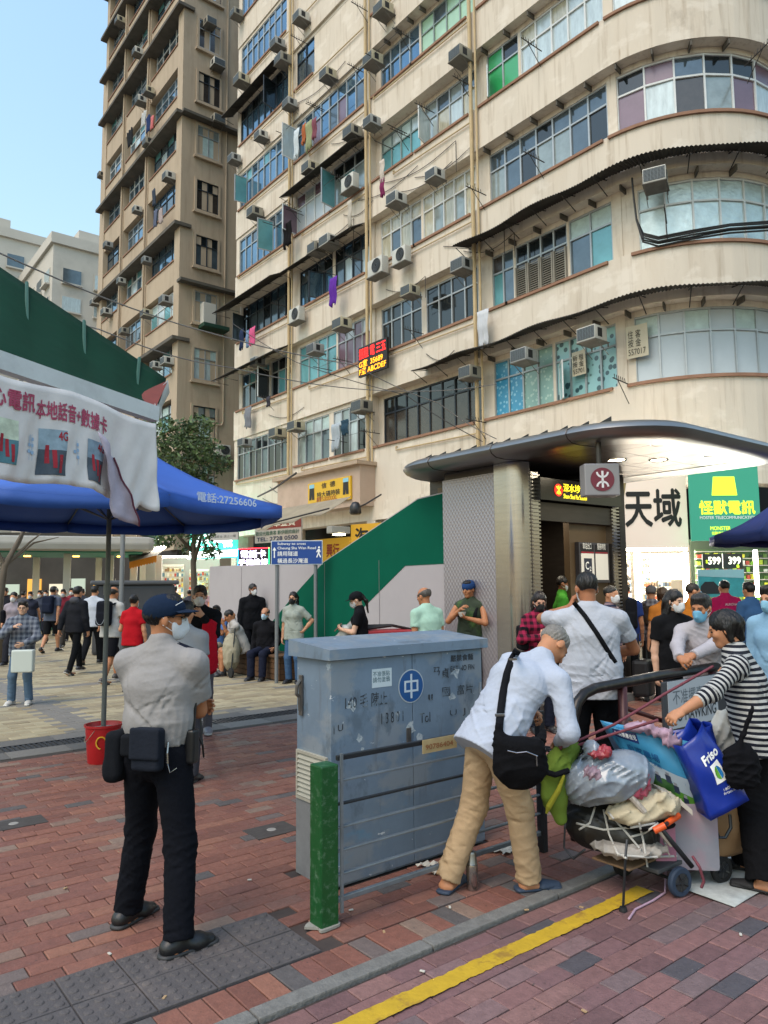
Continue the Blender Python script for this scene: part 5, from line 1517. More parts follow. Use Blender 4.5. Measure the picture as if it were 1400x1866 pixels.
# ------------------------------------------------------------------ station lift, its canopy and the painted wall
st = empty('station_entrance', (7.5, 6.5, 0), 'metal clad station lift entrance under a broad canopy with rounded edges', 'entrance')
steel = mat('brushed_steel', '#a3a0a0', .22, metal=.95, var=.12, scale=3, stretch=(1, 1, 12), bump=.04, bscale=30)
steel_d = mat('dark_steel', '#4a4644', .38, metal=.8, var=.2, scale=3, stretch=(1, 1, 6))
cap_m = mat('canopy_metal', '#8d8d8a', .34, metal=.8, var=.15, scale=1.2)
def rrect(x0, x1, y0, y1, r, n=8):
 P = []
 q = r * .35
 for cx, cy, a0, r in ((x1 - q, y1 - q, 0, q), (x0 + r, y1 - r, 90, r), (x0 + r, y0 + r, 180, r), (x1 - q, y0 + q, 270, q)):
  for i in range(n + 1):
   a = math.radians(a0 + 90 * i / n); P.append((cx + r * math.cos(a), cy + r * math.sin(a)))
 return P
CX0, CX1, CY0, CY1, CZ = 6.92, 10.75, 4.25, 8.85, 3.36
cb_ = MB(); rings = []
for ins, z in ((1.2, .22), (.35, .19), (.12, .155), (.03, .11), (0, .06), (.03, .01), (.11, -.03), (.26, -.04), (.62, -.02)):
 rings.append([(x, y, CZ + z) for x, y in rrect(CX0 + ins, CX1 - ins, CY0 + ins, CY1 - ins, max(.15, .95 - ins * .8))])
for r in rings: r.append(r[0])
cb_.grid(rings); cb_.poly([p for p in rings[0][:-1]]); 
cb_.build('canopy', cap_m, st, smooth=True, auto=True)
pan_m = mat('ceiling_panel', '#7d7873', .35, metal=.6, var=.12, scale=2)
nx, ny = 5, 6
for i in range(nx):
 for j in range(ny):
  a0, a1 = CX0 + .55 + (CX1 - CX0 - 1.1) * i / nx, CX0 + .55 + (CX1 - CX0 - 1.1) * (i + 1) / nx
  b0, b1 = CY0 + .55 + (CY1 - CY0 - 1.1) * j / ny, CY0 + .55 + (CY1 - CY0 - 1.1) * (j + 1) / ny
  MB().box((a0 + .005, b0 + .005, CZ - .012), (a1 - .005, b1 - .005, CZ + .02)).build('ceiling_panel', pan_m, st)
MB().box((CX0 + .5, CY0 + .5, CZ + .022), (CX1 - .5, CY1 - .5, CZ + .06)).build('ceiling_void', mat('void_black', '#14110f', .9), st)
# joints across the rounded edge, spikes along the top
for y in (5.3, 6.5, 7.7):
 MB().tube([(CX0 + i_, y, CZ + z + .002) for i_, z in ((.62, -.024), (.26, -.044), (.11, -.034), (.027, .01), (-.003, .06), (.027, .11), (.12, .157), (.35, .192))], .006, 5).build('joint_strip', steel_d, st)
for i in range(11):
 y = 5.0 + i * .31; MB().prism([(CX0 + .22, y, CZ + .16), (CX0 + .40, y - .05, CZ + .19), (CX0 + .40, y - .05, CZ + .26)], (0, .01, 0)).build('gutter_clip', steel_d, st)
dl = lamp_mat('downlight', '#fff0d0', 26)
for i, (px, py) in enumerate(((1205, 808), (1125, 838), (1200, 838), (1300, 828))):
 p = G(px, py, CZ - .014)
 o = MB().lathe([(0, -.004), (.085, -.004), (.10, 0.0)], (p.x, p.y, CZ - .014), 20).build('downlight', dl, st)
 MB().lathe([(.10, 0), (.125, -.012), (.13, .0)], (p.x, p.y, CZ - .014), 20).build('rim', steel, o)
 ld = bpy.data.lights.new('downlight', 'SPOT'); ld.energy = 30; ld.spot_size = 2.3; ld.spot_blend = .6; ld.color = (1, .9, .74); ld.shadow_soft_size = .09
 lo_ = bpy.data.objects.new('downlight_lamp', ld); COL.objects.link(lo_); lo_.location = (p.x, p.y, CZ - .05); hang(lo_, st)
# lift tower: plate wall, round corner, ribbed jambs, doorway
dia = mat('dimple_plate', '#98939a', .34, metal=.6)
nt = dia.node_tree; geo = nt.nodes.new('ShaderNodeNewGeometry'); mp = nt.nodes.new('ShaderNodeMapping'); mp.inputs['Scale'].default_value = (1, 22, 16); mp.inputs['Rotation'].default_value = (math.radians(45), 0, 0)
vo = nt.nodes.new('ShaderNodeTexVoronoi'); vo.inputs['Randomness'].default_value = 0; vo.inputs['Scale'].default_value = 1.0
bp = nt.nodes.new('ShaderNodeBump'); bp.inputs['Strength'].default_value = 1.0; bp.inputs['Distance'].default_value = .01; bp.invert = True
nt.links.new(geo.outputs['Position'], mp.inputs[0]); nt.links.new(mp.outputs[0], vo.inputs['Vector']); nt.links.new(vo.outputs['Distance'], bp.inputs['Height']); nt.links.new(bp.outputs[0], nt.nodes['Principled BSDF'].inputs['Normal'])
MB().box((7.46, 6.95, .0), (7.50, 7.98, 3.22)).build('dimple_plate', dia, st)
MB().box((7.505, 7.0, 0), (7.60, 7.98, 3.33)).build('side_wall', steel_d, st)
MB().box((7.86, 7.98, 0), (7.95, 8.7, 3.33)).build('side_wall', steel_d, st)
rc = MB(); rows = []
for i in range(13):
 a = math.radians(90 * i / 12); rows.append([(7.68 - .22 * math.cos(a), 6.72 - .22 * math.sin(a), 0), (7.68 - .22 * math.cos(a), 6.72 - .22 * math.sin(a), 3.33)])
rc.grid(rows); rc.quad((7.46, 6.72, 0), (7.46, 6.948, 0), (7.46, 6.948, 3.33), (7.46, 6.72, 3.33)); rc.build('round_corner', steel, st, smooth=True)
for x in (7.685, 9.50):
 f = MB(); f.box((x, 6.49, 0), (x + .15, 6.60, 3.2))
 for i in range(62): f.box((x - .004, 6.462, .10 + i * .05), (x + .154, 6.492, .122 + i * .05))
 o = f.build('ribbed_jamb', steel, st)
MB().box((9.66, 6.46, 0), (9.80, 8.7, 3.33)).build('side_wall', steel_d, st)
br = mat('lobby_panel', '#5d4c38', .4, metal=.35, var=.2, scale=1.5)
MB().box((7.9, 8.5, 0), (9.66, 8.6, 3.3)).build('lobby_wall', br, st)
MB().box((8.62, 6.60, 0), (9.498, 6.70, 2.80)).build('lobby_wall', br, st)
MB().box((7.84, 6.62, 0), (7.88, 8.5, 3.2)).build('lobby_wall', br, st)
MB().box((7.88, 6.7, 2.75), (9.5, 8.4, 2.8)).build('lobby_ceiling', br, st)
MB().box((7.84, 6.30, -.02), (9.62, 8.5, .10)).build('threshold_step', mat('granite_step', '#6b6866', .7, var=.2, scale=20), st)
MB().box((7.84, 6.50, 2.55), (9.498, 6.598, 2.80)).build('lintel', steel_d, st)
lo2 = bpy.data.lights.new('lobby_light', 'AREA'); lo2.energy = 14; lo2.size = .5; lo2.color = (1, .88, .68); lo3 = bpy.data.objects.new('lobby_lamp', lo2); COL.objects.link(lo3); lo3.location = (8.4, 7.3, 2.72); hang(lo3, st)
# C2 notice frame
nf = MB().box((8.74, 6.53, 1.70), (9.46, 6.60, 2.28)).build('notice_frame', mat('frame_grey', '#4d4b50', .4, metal=.5), st)
wl = lamp_mat('notice_lit', '#b9b5ab', .3); wt_ = mat('print_white', '#e9e9e6', .6)
for x0, tx in ((8.78, '車站出口'), (9.12, '服務時間')):
 MB().box((x0, 6.524, 1.74), (x0 + .30, 6.528, 2.12)).build('notice', wl, nf)
 MB().box((x0, 6.524, 2.15), (x0 + .30, 6.528, 2.25)).build('notice_header', mat('header_black', '#1a1718', .5), nf)
 MB().box((x0, 6.522, 2.125), (x0 + .30, 6.526, 2.145)).build('notice_band', mat('mtr_red', '#8f1f2c', .5), nf)
 lettering('lettering', tx, (x0 + .04, 6.523, 2.18), (1, 0, 0), (0, 0, 1), .1, wt_, nf, width=.2)
MB().box((8.84, 6.518, 1.82), (9.02, 6.523, 2.05)).build('exit_mark', mat('exit_dark', '#2c3040', .5), nf)
lettering('lettering', 'C', (8.86, 6.517, 1.89), (1, 0, 0), (0, 0, 1), .1, wt_, nf, height=.11, width=.08, bold=.02)
lettering('lettering', '2', (8.955, 6.517, 1.87), (1, 0, 0), (0, 0, 1), .1, wt_, nf, height=.06, width=.035, bold=.02)
# lit station name over the doorway
nb = MB().box((7.78, 6.40, 2.82), (9.62, 6.50, 3.12)).build('name_panel', mat('name_black', '#14161c', .25), st)
def roundel(o, ux, uz, r, parent, red, white, back=None):
 """station roundel: disc with the upright double-curved stroke"""
 ux, uz = Vector(ux), Vector(uz); n = ux.cross(uz); o = Vector(o)
 def P(x, y, e): return o + ux * x * r + uz * y * r + n * e
 MB().prism([P(math.cos(a), math.sin(a), .003) for a in np.linspace(0, 6.2832, 33)[:-1]], n * .004).build('roundel_disc', red, parent)
 b = MB()
 b.prism([P(-.09, -.72, .008), P(.09, -.72, .008), P(.09, .72, .008), P(-.09, .72, .008)], n * .003)
 for sy in (1, -1):
  pts = [(math.cos(a) * .46, sy * (.62 - .42 * math.sin(a))) for a in np.linspace(0, math.pi, 15)]
  for (x0, y0), (x1, y1) in zip(pts[:-1], pts[1:]):
   d_ = Vector((x1 - x0, y1 - y0)).normalized(); nn = Vector((-d_.y, d_.x)) * .08
   b.prism([P(x0 - nn.x, y0 - nn.y, .008), P(x1 - nn.x, y1 - nn.y, .008), P(x1 + nn.x, y1 + nn.y, .008), P(x0 + nn.x, y0 + nn.y, .008)], n * .003)
 b.build('roundel_mark', white, parent)
ylw = lamp_mat('lit_yellow', '#e8d22a', 1.6)
roundel((8.15, 6.398, 2.97), (1, 0, 0), (0, 0, 1), .085, st, lamp_mat('lit_red', '#d8281a', 1.2), ylw)
lettering('lettering', '深水埗站', (8.26, 6.398, 2.955), (1, 0, 0), (0, 0, 1), .1, ylw, st, width=.50, height=.115, bold=.015)
lettering('lettering', 'Sham Shui Po Station', (8.26, 6.398, 2.865), (1, 0, 0), (0, 0, 1), .1, ylw, st, width=.52, height=.062, bold=.01)
# hanging cube sign
cs = empty('station_sign', (7.30, 5.12, 3.3), 'square grey box sign with a red station roundel hung under the canopy', 'sign')
c = D(1097, 874, 8.45); u_ = CR0; f_ = Vector((CF.x, CF.y, 0)).normalized(); R_ = Matrix((u_, f_, Vector((0, 0, 1)))).transposed()
MB().bevbox((-.20, -.02, -.185), (.20, .20, .185), .012, R=R_, o=c).build('box', mat('sign_grey', '#8d898b', .4, metal=.3), cs)
MB().cyl(c + f_ * .09 + Vector((0, 0, .18)), Vector((c.x, c.y, CZ - .01)) + f_ * .09, .03, n=10).build('stem', steel_d, cs)
roundel(c - f_ * .021 + Vector((0, 0, -.0)), u_, (0, 0, 1), .135, cs, mat('mtr_maroon', '#6b2030', .45), mat('sign_white', '#d8d5d5', .5))

# painted wall beside the stairs ----------------------------------
pw = empty('painted_wall', (7.52, 12, 0), 'grey station wall with a broad green diagonal band behind the bench', 'wall')
grey_p = mat('wall_grey', '#a09a9c', .75, var=.05, scale=1.5, dirt='#827d7e', dscale=.8, damt=.3); green_p = mat('wall_green', '#08523f', .7, var=.08, scale=2, dirt='#0a4436', dscale=1.2, damt=.4, spec=.06)
prof = [(7.99, 0), (15.97, 0), (15.97, 2.15), (11.25, 2.12), (8.62, 3.03), (7.99, 3.07)]
MB().prism([(7.53, y, z) for y, z in prof], (.30, 0, 0)).build('wall', grey_p, pw)
gp = [(8.0, 2.0), (8.94, 1.99), (10.2, 1.22), (12.2, .0), (14.6, 0.0), (12.37, 1.44), (11.26, 2.10), (8.62, 3.012), (8.0, 3.05)]
MB().prism([(7.53, y, z) for y, z in gp], (-.006, 0, 0)).build('green_band', green_p, pw)
for y in (9.6, 11.2, 12.8, 14.4): MB().box((7.519, y - .003, .0), (7.5225, y + .003, 2.1)).build('panel_joint', mat('joint_grey', '#7c7778', .8), pw)

# blue direction sign ---------------------------------------------
bs = empty('direction_sign', D(540, 1170, 13.2) * 1.0, 'blue subway direction sign with white lettering on two grey posts', 'sign')
c = D(541, 1007, 13.1); u_ = CR0; w_, h_ = .915, .43
bs.location = (c.x, c.y, 0)
R_ = Matrix((CR0, f_, Vector((0, 0, 1)))).transposed()
MB().bevbox((-w_ / 2, 0, -h_ / 2), (w_ / 2, .02, h_ / 2), .006, R=R_, o=c).build('border', mat('sign_border', '#b9c2c8', .5), bs)
MB().box((-w_ / 2 + .014, -.003, -h_ / 2 + .014), (w_ / 2 - .014, .004, h_ / 2 - .014), R=R_, o=c).build('board', mat('sign_blue', '#123f86', .45), bs)
wht = mat('print_white', '#e9e9e6', .6)
q = c - f_ * .004
lettering('lettering', 'Subway to cross', q + u_ * -.34 + uz * .125, u_, uz, .1, wht, bs, width=.50, height=.055, bold=.012)
lettering('lettering', 'Cheung Sha Wan Road', q + u_ * -.34 + uz * .045, u_, uz, .1, wht, bs, width=.68, height=.06, bold=.012)
lettering('lettering', '請用隧道', q + u_ * -.34 + uz * -.06, u_, uz, .1, wht, bs, width=.36, height=.085, bold=.012)
lettering('lettering', '橫過長沙灣道', q + u_ * -.34 + uz * -.185, u_, uz, .1, wht, bs, width=.54, height=.085, bold=.012)
def PS(x, y): return q + u_ * x + uz * y - f_ * .003
MB().prism([PS(-.405, -.09), PS(-.385, -.09), PS(-.385, .04), PS(-.36, .04), PS(-.395, .10), PS(-.43, .04), PS(-.405, .04)], f_ * -.003).build('arrow', wht, bs)
b = MB().lathe([(0, 0), (.018, 0)], (0, 0, 0), 12); b.v = [tuple(PS(.395 + x, .09 + y)) for x, y, z in b.v]; b.build('walker_head', wht, bs)
MB().prism([PS(.375, .06), PS(.405, .065), PS(.425, .01), PS(.41, .0), PS(.40, .025), PS(.405, -.02), PS(.435, -.085), PS(.415, -.09), PS(.385, -.03), PS(.365, -.09), PS(.345, -.085), PS(.375, -.01), PS(.375, .02), PS(.355, .0), PS(.345, .01)], f_ * -.003).build('walker_figure', wht, bs)
for x in (-.355, .33):
 p = c + u_ * x + f_ * .05; MB().cyl((p.x, p.y, 0), (p.x, p.y, c.z + h_ / 2 - .03), .033, n=10).build('post', mat('post_grey', '#76797c', .5, metal=.4), bs)

# wooden bench ------------------------------------------------------
wood = mat('bench_wood', '#5b4028', .7, var=.25, scale=3, stretch=(6, .6, 6), bump=.2, bscale=30)
bn = empty('bench', (7.05, 12.85, 0), 'brown timber box bench against the painted wall', 'bench')
for i in range(5): MB().bevbox((6.80 + i * .118, 11.6, .41), (6.80 + i * .118 + .108, 14.1, .45), .006).build('seat_board', wood, bn)
for i in range(4): MB().bevbox((6.835, 11.63, .02 + i * .098), (6.86, 14.07, .02 + i * .098 + .088), .004).build('front_board', wood, bn)
for i in range(4): MB().bevbox((6.87, 11.63, .02 + i * .098), (7.35, 11.655, .02 + i * .098 + .088), .004).build('end_board', wood, bn)
MB().box((6.87, 11.66, 0), (7.34, 14.05, .40)).build('core', mat('bench_core', '#2c1f15', .9), bn)
# ------------------------------------------------------------------ shops, signs, stalls, trees
lamp_w = lamp_mat('tube_white', '#fff6e4', 9)
def goods(parent, o, ux, w, h, nx_, nz_, cols, seed, dep=.16, name='goods'):
 """shelves of small boxed goods too many to tell apart"""
 r = random.Random(seed); b = MB(); ux = Vector(ux).normalized(); n = ux.cross(Vector((0, 0, 1))); o = Vector(o)
 ms = [mat('goods_' + c, c, .5) for c in cols]
 R = Matrix((ux, -n, Vector((0, 0, 1)))).transposed()
 for j in range(nz_):
  for i in range(nx_):
   if r.random() < .08: continue
   x = w * (i + .5) / nx_; z = h * j / nz_
   b.box((x - w / nx_ * .40, 0, z + .02), (x + w / nx_ * r.uniform(.25, .42), dep * r.uniform(.4, 1), z + h / nz_ * r.uniform(.5, .86)), r.randrange(len(ms)), R=R, o=o)
 s = MB()
 ob = b.build(name, ms, parent); ob['kind'] = 'stuff'
 for j in range(nz_ + 1): MB().box((0, -.0, h * j / nz_ - .005), (w, dep + .05, h * j / nz_ + .012), R=R, o=o).build('shelf', mat('shelf', '#b5afa3', .6), parent)
def panel(parent, px0, px1, d, z0, z1, m, name='board', th=.05, d2=None):
 """upright board seen between two photo columns, standing at depth d (d2 at its right end)"""
 a = D(px0, 1065, d); b = D(px1, 1065, d2 or d); ux = Vector((b.x - a.x, b.y - a.y, 0)); w = ux.length; ux.normalize(); n = ux.cross(Vector((0, 0, 1)))
 MB().prism([(a.x, a.y, z0), (b.x, b.y, z0), (b.x, b.y, z1), (a.x, a.y, z1)], -n * th).build(name, m, parent)
 return Vector((a.x, a.y, z0)), ux, w, n
def arealight(p, dirn, size, energy, col, parent):
 ld = bpy.data.lights.new('shop_light', 'AREA'); ld.energy = energy; ld.size = size; ld.color = col
 o = bpy.data.objects.new('shop_lamp', ld); COL.objects.link(o); o.location = p; o.rotation_euler = Vector(dirn).to_track_quat('-Z', 'Y').to_euler()
 return hang(o, parent)
# phone shop with the big two character sign
s1 = empty('shop', D(1190, 1065, 14.3), 'bright accessories shop under the cream two character sign', 'shop'); s1.location.z = 0
s1.rotation_euler = (0, 0, 0)
sign1 = empty('shop_sign', s1.location + Vector((0, 0, 2.5)), 'cream shop sign with two large black brush characters', 'sign')
cream = mat('sign_cream', '#cdbdae', .6, emit='#d9c8b4', estr=.25)
o, ux1, w1, n1 = panel(sign1, 1126, 1259, 14.25, 2.36, 4.25, cream)
lettering('lettering', '天域', o + ux1 * .2 + Vector((0, 0, .42)), ux1, uz, 1, blk, sign1, width=1.08, height=.72, bold=.03, off=.01)
MB().prism([o + Vector((0, 0, .0)), o + ux1 * .30 + Vector((0, 0, 1.6)), o + ux1 * .0 + Vector((0, 0, 1.6))], n1 * .008).build('corner_print', mat('print_gold', '#8a7a50', .5), sign1)
panel(s1, 1100, 1262, 16.0, 0, 2.5, mat('shop_back', '#8d8578', .7), 'back_wall')
for i, (a, b, d) in enumerate(((1128, 1150, 15.2), (1168, 1196, 15.4), (1200, 1222, 15.5))):
 o2, u2, w2, n2 = panel(s1, a, b, d, .4, 2.3, mat('pegboard', '#c3b8a4', .7), 'display_board')
 goods(s1, o2 + n2 * .04, u2, w2, 1.85, 6, 14, ['#5f4a35', '#b09a72', '#222222', '#d4d0c5', '#a14a2c', '#3a4a58'], i, .05, 'accessory')
for px, d, z0, z1 in ((1163, 15.0, .6, 2.35), (1251, 15.0, .5, 2.3)):
 p = D(px, 1065, d); MB().bevbox((-.05, -.05, z0), (.05, .05, z1), .02, o=(p.x, p.y, 0)).build('light_column', lamp_w, s1)
o2, u2, w2, n2 = panel(s1, 1188, 1244, 15.1, 1.75, 2.28, lamp_mat('lightbox', '#fff8ea', 7), 'light_box')
for k in range(3): panel(s1, 1130, 1256, 14.9 + .3 * k, 2.36, 2.40, lamp_w, 'ceiling_tube', .06)
arealight(D(1195, 985, 14.9), (-.4, -.5, -.9), 1.2, 120, (1, .95, .85), s1)
# green phone company shop
sign2 = empty('shop_sign', D(1325, 900, 14.0), 'green telecom shop sign with yellow lettering on the rounded corner', 'sign')
gsm = mat('sign_green', '#2f7f6a', .5, emit='#2f8f70', estr=.35)
o, ux2, w2_, n2_ = panel(sign2, 1265, 1393, 13.9, 2.47, 4.05, gsm)
lim = lamp_mat('lime', '#b9dc2a', 1.1)
lettering('lettering', '怪獸電訊', o + ux2 * .17 + Vector((0, 0, .50)), ux2, uz, 1, lim, sign2, width=1.05, height=.26, bold=.035, off=.01)
lettering('lettering', 'MOSTER TELECOMMUNICATION', o + ux2 * .17 + Vector((0, 0, .41)), ux2, uz, 1, wht, sign2, width=1.07, height=.055, bold=.02, off=.01)
lettering('lettering', 'MONSTER', o + ux2 * .36 + Vector((0, 0, .20)), ux2, uz, 1, lim, sign2, width=.38, height=.07, bold=.02, off=.01)
lettering('lettering', '怪獸專門店', o + ux2 * .38 + Vector((0, 0, .11)), ux2, uz, 1, lim, sign2, width=.30, height=.06, bold=.01, off=.01)
MB().prism([o + ux2 * x + uz * z for x, z in ((.42, .86), (.90, .86), (.86, 1.22), (.46, 1.22))], n2_ * .01).build('emblem_block', lim, sign2)
s2 = empty('shop', D(1330, 1065, 14.4), 'phone shop full of yellow green packs under the green sign', 'shop'); s2.location.z = 0
panel(s2, 1262, 1450, 15.6, 0, 2.6, mat('shop_back2', '#3d4a3a', .7), 'back_wall')
o2, u2, w2, n2 = panel(s2, 1270, 1400, 14.9, .3, 2.35, mat('rack_back', '#3f5a32', .6), 'display_board')
goods(s2, o2 + n2 * .05, u2, w2, 2.0, 16, 14, ['#a8b83a', '#5d7a3a', '#d0d2c8', '#7fae3c', '#c7c23a', '#2d3a2a', '#b04a3a'], 8, .06, 'phone_pack')
arealight(D(1335, 1000, 14.0), (-.3, -.5, -.9), 1.2, 90, (1, .97, .85), s2)
for a, b in ((1378, 1384), ): panel(s2, a, b, 14.2, 1.4, 2.3, lamp_w, 'light_column')
pb = empty('price_board', D(1320, 1030, 13.6), 'black price board reading 599 and 399 above the car picture', 'price board')
o, u3, w3, n3 = panel(pb, 1283, 1318, 13.6, 1.94, 2.21, mat('board_black', '#1b1f1a', .5), 'board', .03)
lettering('lettering', '599', o + u3 * .10 + uz * .08, u3, uz, 1, lamp_mat('price_white', '#e8ead8', .9), pb, width=.22, height=.13, bold=.04, off=.01)
lettering('lettering', '$', o + u3 * .05 + uz * .09, u3, uz, 1, lim, pb, width=.04, height=.07, off=.01)
o, u3, w3, n3 = panel(pb, 1320, 1356, 13.6, 1.94, 2.21, mat('board_black', '#1b1f1a', .5), 'board', .03)
lettering('lettering', '399', o + u3 * .10 + uz * .08, u3, uz, 1, lamp_mat('price_white', '#e8ead8', .9), pb, width=.22, height=.13, bold=.04, off=.01)
lettering('lettering', '8', o + u3 * .24 + uz * .01, u3, uz, 1, lim, pb, width=.05, height=.06, off=.01)
cp = empty('picture_panel', D(1315, 1060, 13.5), 'picture panel of a dark car before turquoise sea', 'picture')
o, u3, w3, n3 = panel(cp, 1273, 1357, 13.5, 1.42, 1.92, mat('pic_teal', '#2f8f98', .4, var=.3, scale=6), 'picture', .03)
MB().prism([o + u3 * x + uz * z for x, z in ((.03, .06), (.42, .06), (.44, .16), (.36, .2), (.28, .28), (.12, .28), (.04, .2))], n3 * .004).build('car_print', mat('pic_car', '#13202c', .3), cp)
MB().prism([o + u3 * x + uz * z for x, z in ((.0, .38), (w3, .34), (w3, .5), (.0, .5))], n3 * .003).build('sky_print', mat('pic_sky', '#7fb0b8', .4), cp)
# plain wall beneath the block between shops and to the right

# left hand shops beyond the painted wall ----------------------------
s3 = empty('shop', D(335, 1065, 30), 'brightly lit shop of hanging goods behind the tree trunk', 'shop'); s3.location.z = 0
panel(s3, 262, 400, 31.5, 0, 3.0, mat('shop_back3', '#b9b4aa', .7), 'back_wall')
for i, (a, b, z0, z1) in enumerate(((296, 335, .4, 2.6), (345, 380, .4, 2.4))):
 o2, u2, w2, n2 = panel(s3, a, b, 30.4, z0, z1, mat('pegboard_w', '#d0ccc2', .7), 'display_board')
 goods(s3, o2 + n2 * .05, u2, w2, z1 - z0 - .1, 9, 10, ['#c9b28a', '#e0dcd0', '#8a6a4a', '#b8402c', '#d8c060', '#5a7a8a'], 20 + i, .08, 'hanging_goods')
for a, b, z in ((290, 340, 2.85), (340, 400, 2.8)): panel(s3, a, b, 29.6, z, z + .07, lamp_w, 'ceiling_tube', .08)
arealight(D(335, 1010, 29.5), (-.5, -.6, -.6), 2.0, 420, (1, .97, .9), s3)
sg = empty('shop_sign', D(410, 1000, 29), 'turquoise and white lit shop sign left of the electronic sign', 'sign')
o, u3, w3, n3 = panel(sg, 345, 432, 29.0, 2.75, 3.85, lamp_mat('sign_turq', '#2fb8a2', .9), d2=27.6)
lettering('lettering', '天天手機', o + u3 * .25 + uz * .42, u3, uz, 1, lamp_mat('lit_white', '#f2fbff', 2.2), sg, width=w3 - .5, height=.55, bold=.04, off=.02)
MB().prism([o + uz * .05, o + u3 * w3 + uz * .05, o + u3 * w3 + uz * .30, o + uz * .30], n3 * .02).build('stripe', lamp_mat('lit_white', '#f2fbff', 2.2), sg)
es = empty('led_sign', D(461, 1017, 26.5), 'black electronic sign with white scrolling characters and coloured border', 'sign')
o, u3, w3, n3 = panel(es, 433, 491, 26.3, 2.40, 3.02, mat('led_black', '#120d0c', .6), d2=25.6)
lettering('lettering', '電話卡', o + u3 * .15 + uz * .29, u3, uz, 1, lamp_mat('lit_lilac', '#e6d8ff', 3), es, width=w3 - .3, height=.25, bold=.03, off=.02)
lettering('lettering', '手機維修', o + u3 * .06 + uz * .02, u3, uz, 1, lamp_mat('lit_lilac', '#e6d8ff', 3), es, width=w3 - .12, height=.22, bold=.03, off=.02)
for x0, x1, z0, z1, c in ((0, w3, .59, .62, '#ff2a3a'), (0, .03, 0, .62, '#2a8bff'), (w3 - .03, w3, 0, .62, '#28d06a')):
 MB().prism([o + u3 * x0 + uz * z0, o + u3 * x1 + uz * z0, o + u3 * x1 + uz * z1, o + u3 * x0 + uz * z1], n3 * .02).build('border_light', lamp_mat('led_' + c, c, 3), es)
hs_ = empty('hotel_sign', D(407, 968, 28), 'white notice board with grey characters above the turquoise sign', 'sign')
o, u3, w3, n3 = panel(hs_, 380, 433, 28.0, 3.40, 4.05, mat('board_white', '#9d9a96', .6), d2=27.2)
lettering('lettering', '歡迎時鐘 過夜特平', o + u3 * .06 + uz * .33, u3, uz, 1, blk, hs_, width=w3 - .12, height=.15, bold=.02, off=.01)
lettering('lettering', '設備齊全 請上一樓', o + u3 * .10 + uz * .10, u3, uz, 1, mat('print_grey', '#444444', .6), hs_, width=w3 - .2, height=.10, off=.01)
tl = empty('shop_sign', D(507, 960, 22.5), 'weathered white and red shop sign with a telephone number', 'sign')
o, u3, w3, n3 = panel(tl, 464, 549, 22.8, 3.0, 3.85, mat('board_cream', '#b5ada2', .6, dirt='#7b6f63', dscale=2), d2=21.4)
MB().prism([o + u3 * .3 + uz * .40, o + u3 * w3 + uz * .40, o + u3 * w3 + uz * .82, o + u3 * .3 + uz * .82], n3 * .008).build('red_band', mat('band_red', '#84362c', .6), tl)
lettering('lettering', '兴華金寶', o + u3 * .55 + uz * .46, u3, uz, 1, mat('print_cream', '#d8cfb8', .6), tl, width=w3 - .8, height=.28, bold=.02, off=.014)
lettering('lettering', '歡迎光臨貴客·夥伊朗肉曲計', o + u3 * .06 + uz * .22, u3, uz, 1, mat('print_green', '#2f5c48', .6), tl, width=w3 - .14, height=.13, bold=.01, off=.01)
lettering('lettering', 'TEL: 2728 0500', o + u3 * .10 + uz * .05, u3, uz, 1, mat('print_navy', '#20304f', .6), tl, width=w3 - .25, height=.12, bold=.02, off=.01)
yw = empty('shop_sign', D(620, 985, 19.5), 'yellow lit shop boards with dark characters behind the green band', 'sign')
yl_m = mat('board_yellow', '#b58a22', .6, emit='#e0a820', estr=.12)
o, u3, w3, n3 = panel(yw, 566, 638, 20.5, 2.0, 2.95, yl_m, d2=19.2)
lettering('lettering', '興行', o + u3 * .75 + uz * .45, u3, uz, 1, mat('print_red', '#8c2417', .6), yw, width=.55, height=.35, bold=.03, off=.01)
o, u3, w3, n3 = panel(yw, 640, 700, 19.0, 2.1, 3.25, yl_m, d2=18.4)
lettering('lettering', '淘', o + u3 * .15 + uz * .55, u3, uz, 1, blk, yw, width=.4, height=.5, bold=.03, off=.01)
# lamp, speaker box and struts under the fascia
ft_ = empty('floodlight', D(617, 963, 18.5), 'small white floodlight box glowing under the fascia', 'lamp')
p = D(617, 966, 18.5); MB().bevbox((-.28, -.12, -.09), (.28, .12, .09), .02, o=p).build('housing', mat('lamp_house', '#8f8c84', .5), ft_)
MB().box((-.10, -.13, -.13), (.12, .10, -.092), o=p).build('lens', lamp_mat('flood', '#fff3cf', 8), ft_)
sc = empty('security_camera', D(648, 925, 18.3), 'dark round lamp head bracketed below the yellow sign', 'lamp')
p = D(648, 927, 18.3); b = MB().lathe([(0, .18), (.08, .16), (.14, .06), (.15, -.1), (.12, -.14), (0, -.14)], p, 16); b.build('head', mat('lamp_black', '#1d1c1c', .4), sc, smooth=True)
MB().tube([p, p + Vector((.1, -.3, .1)), p + Vector((.5, -.4, .35))], .02, 6).build('arm', rk_m, sc)
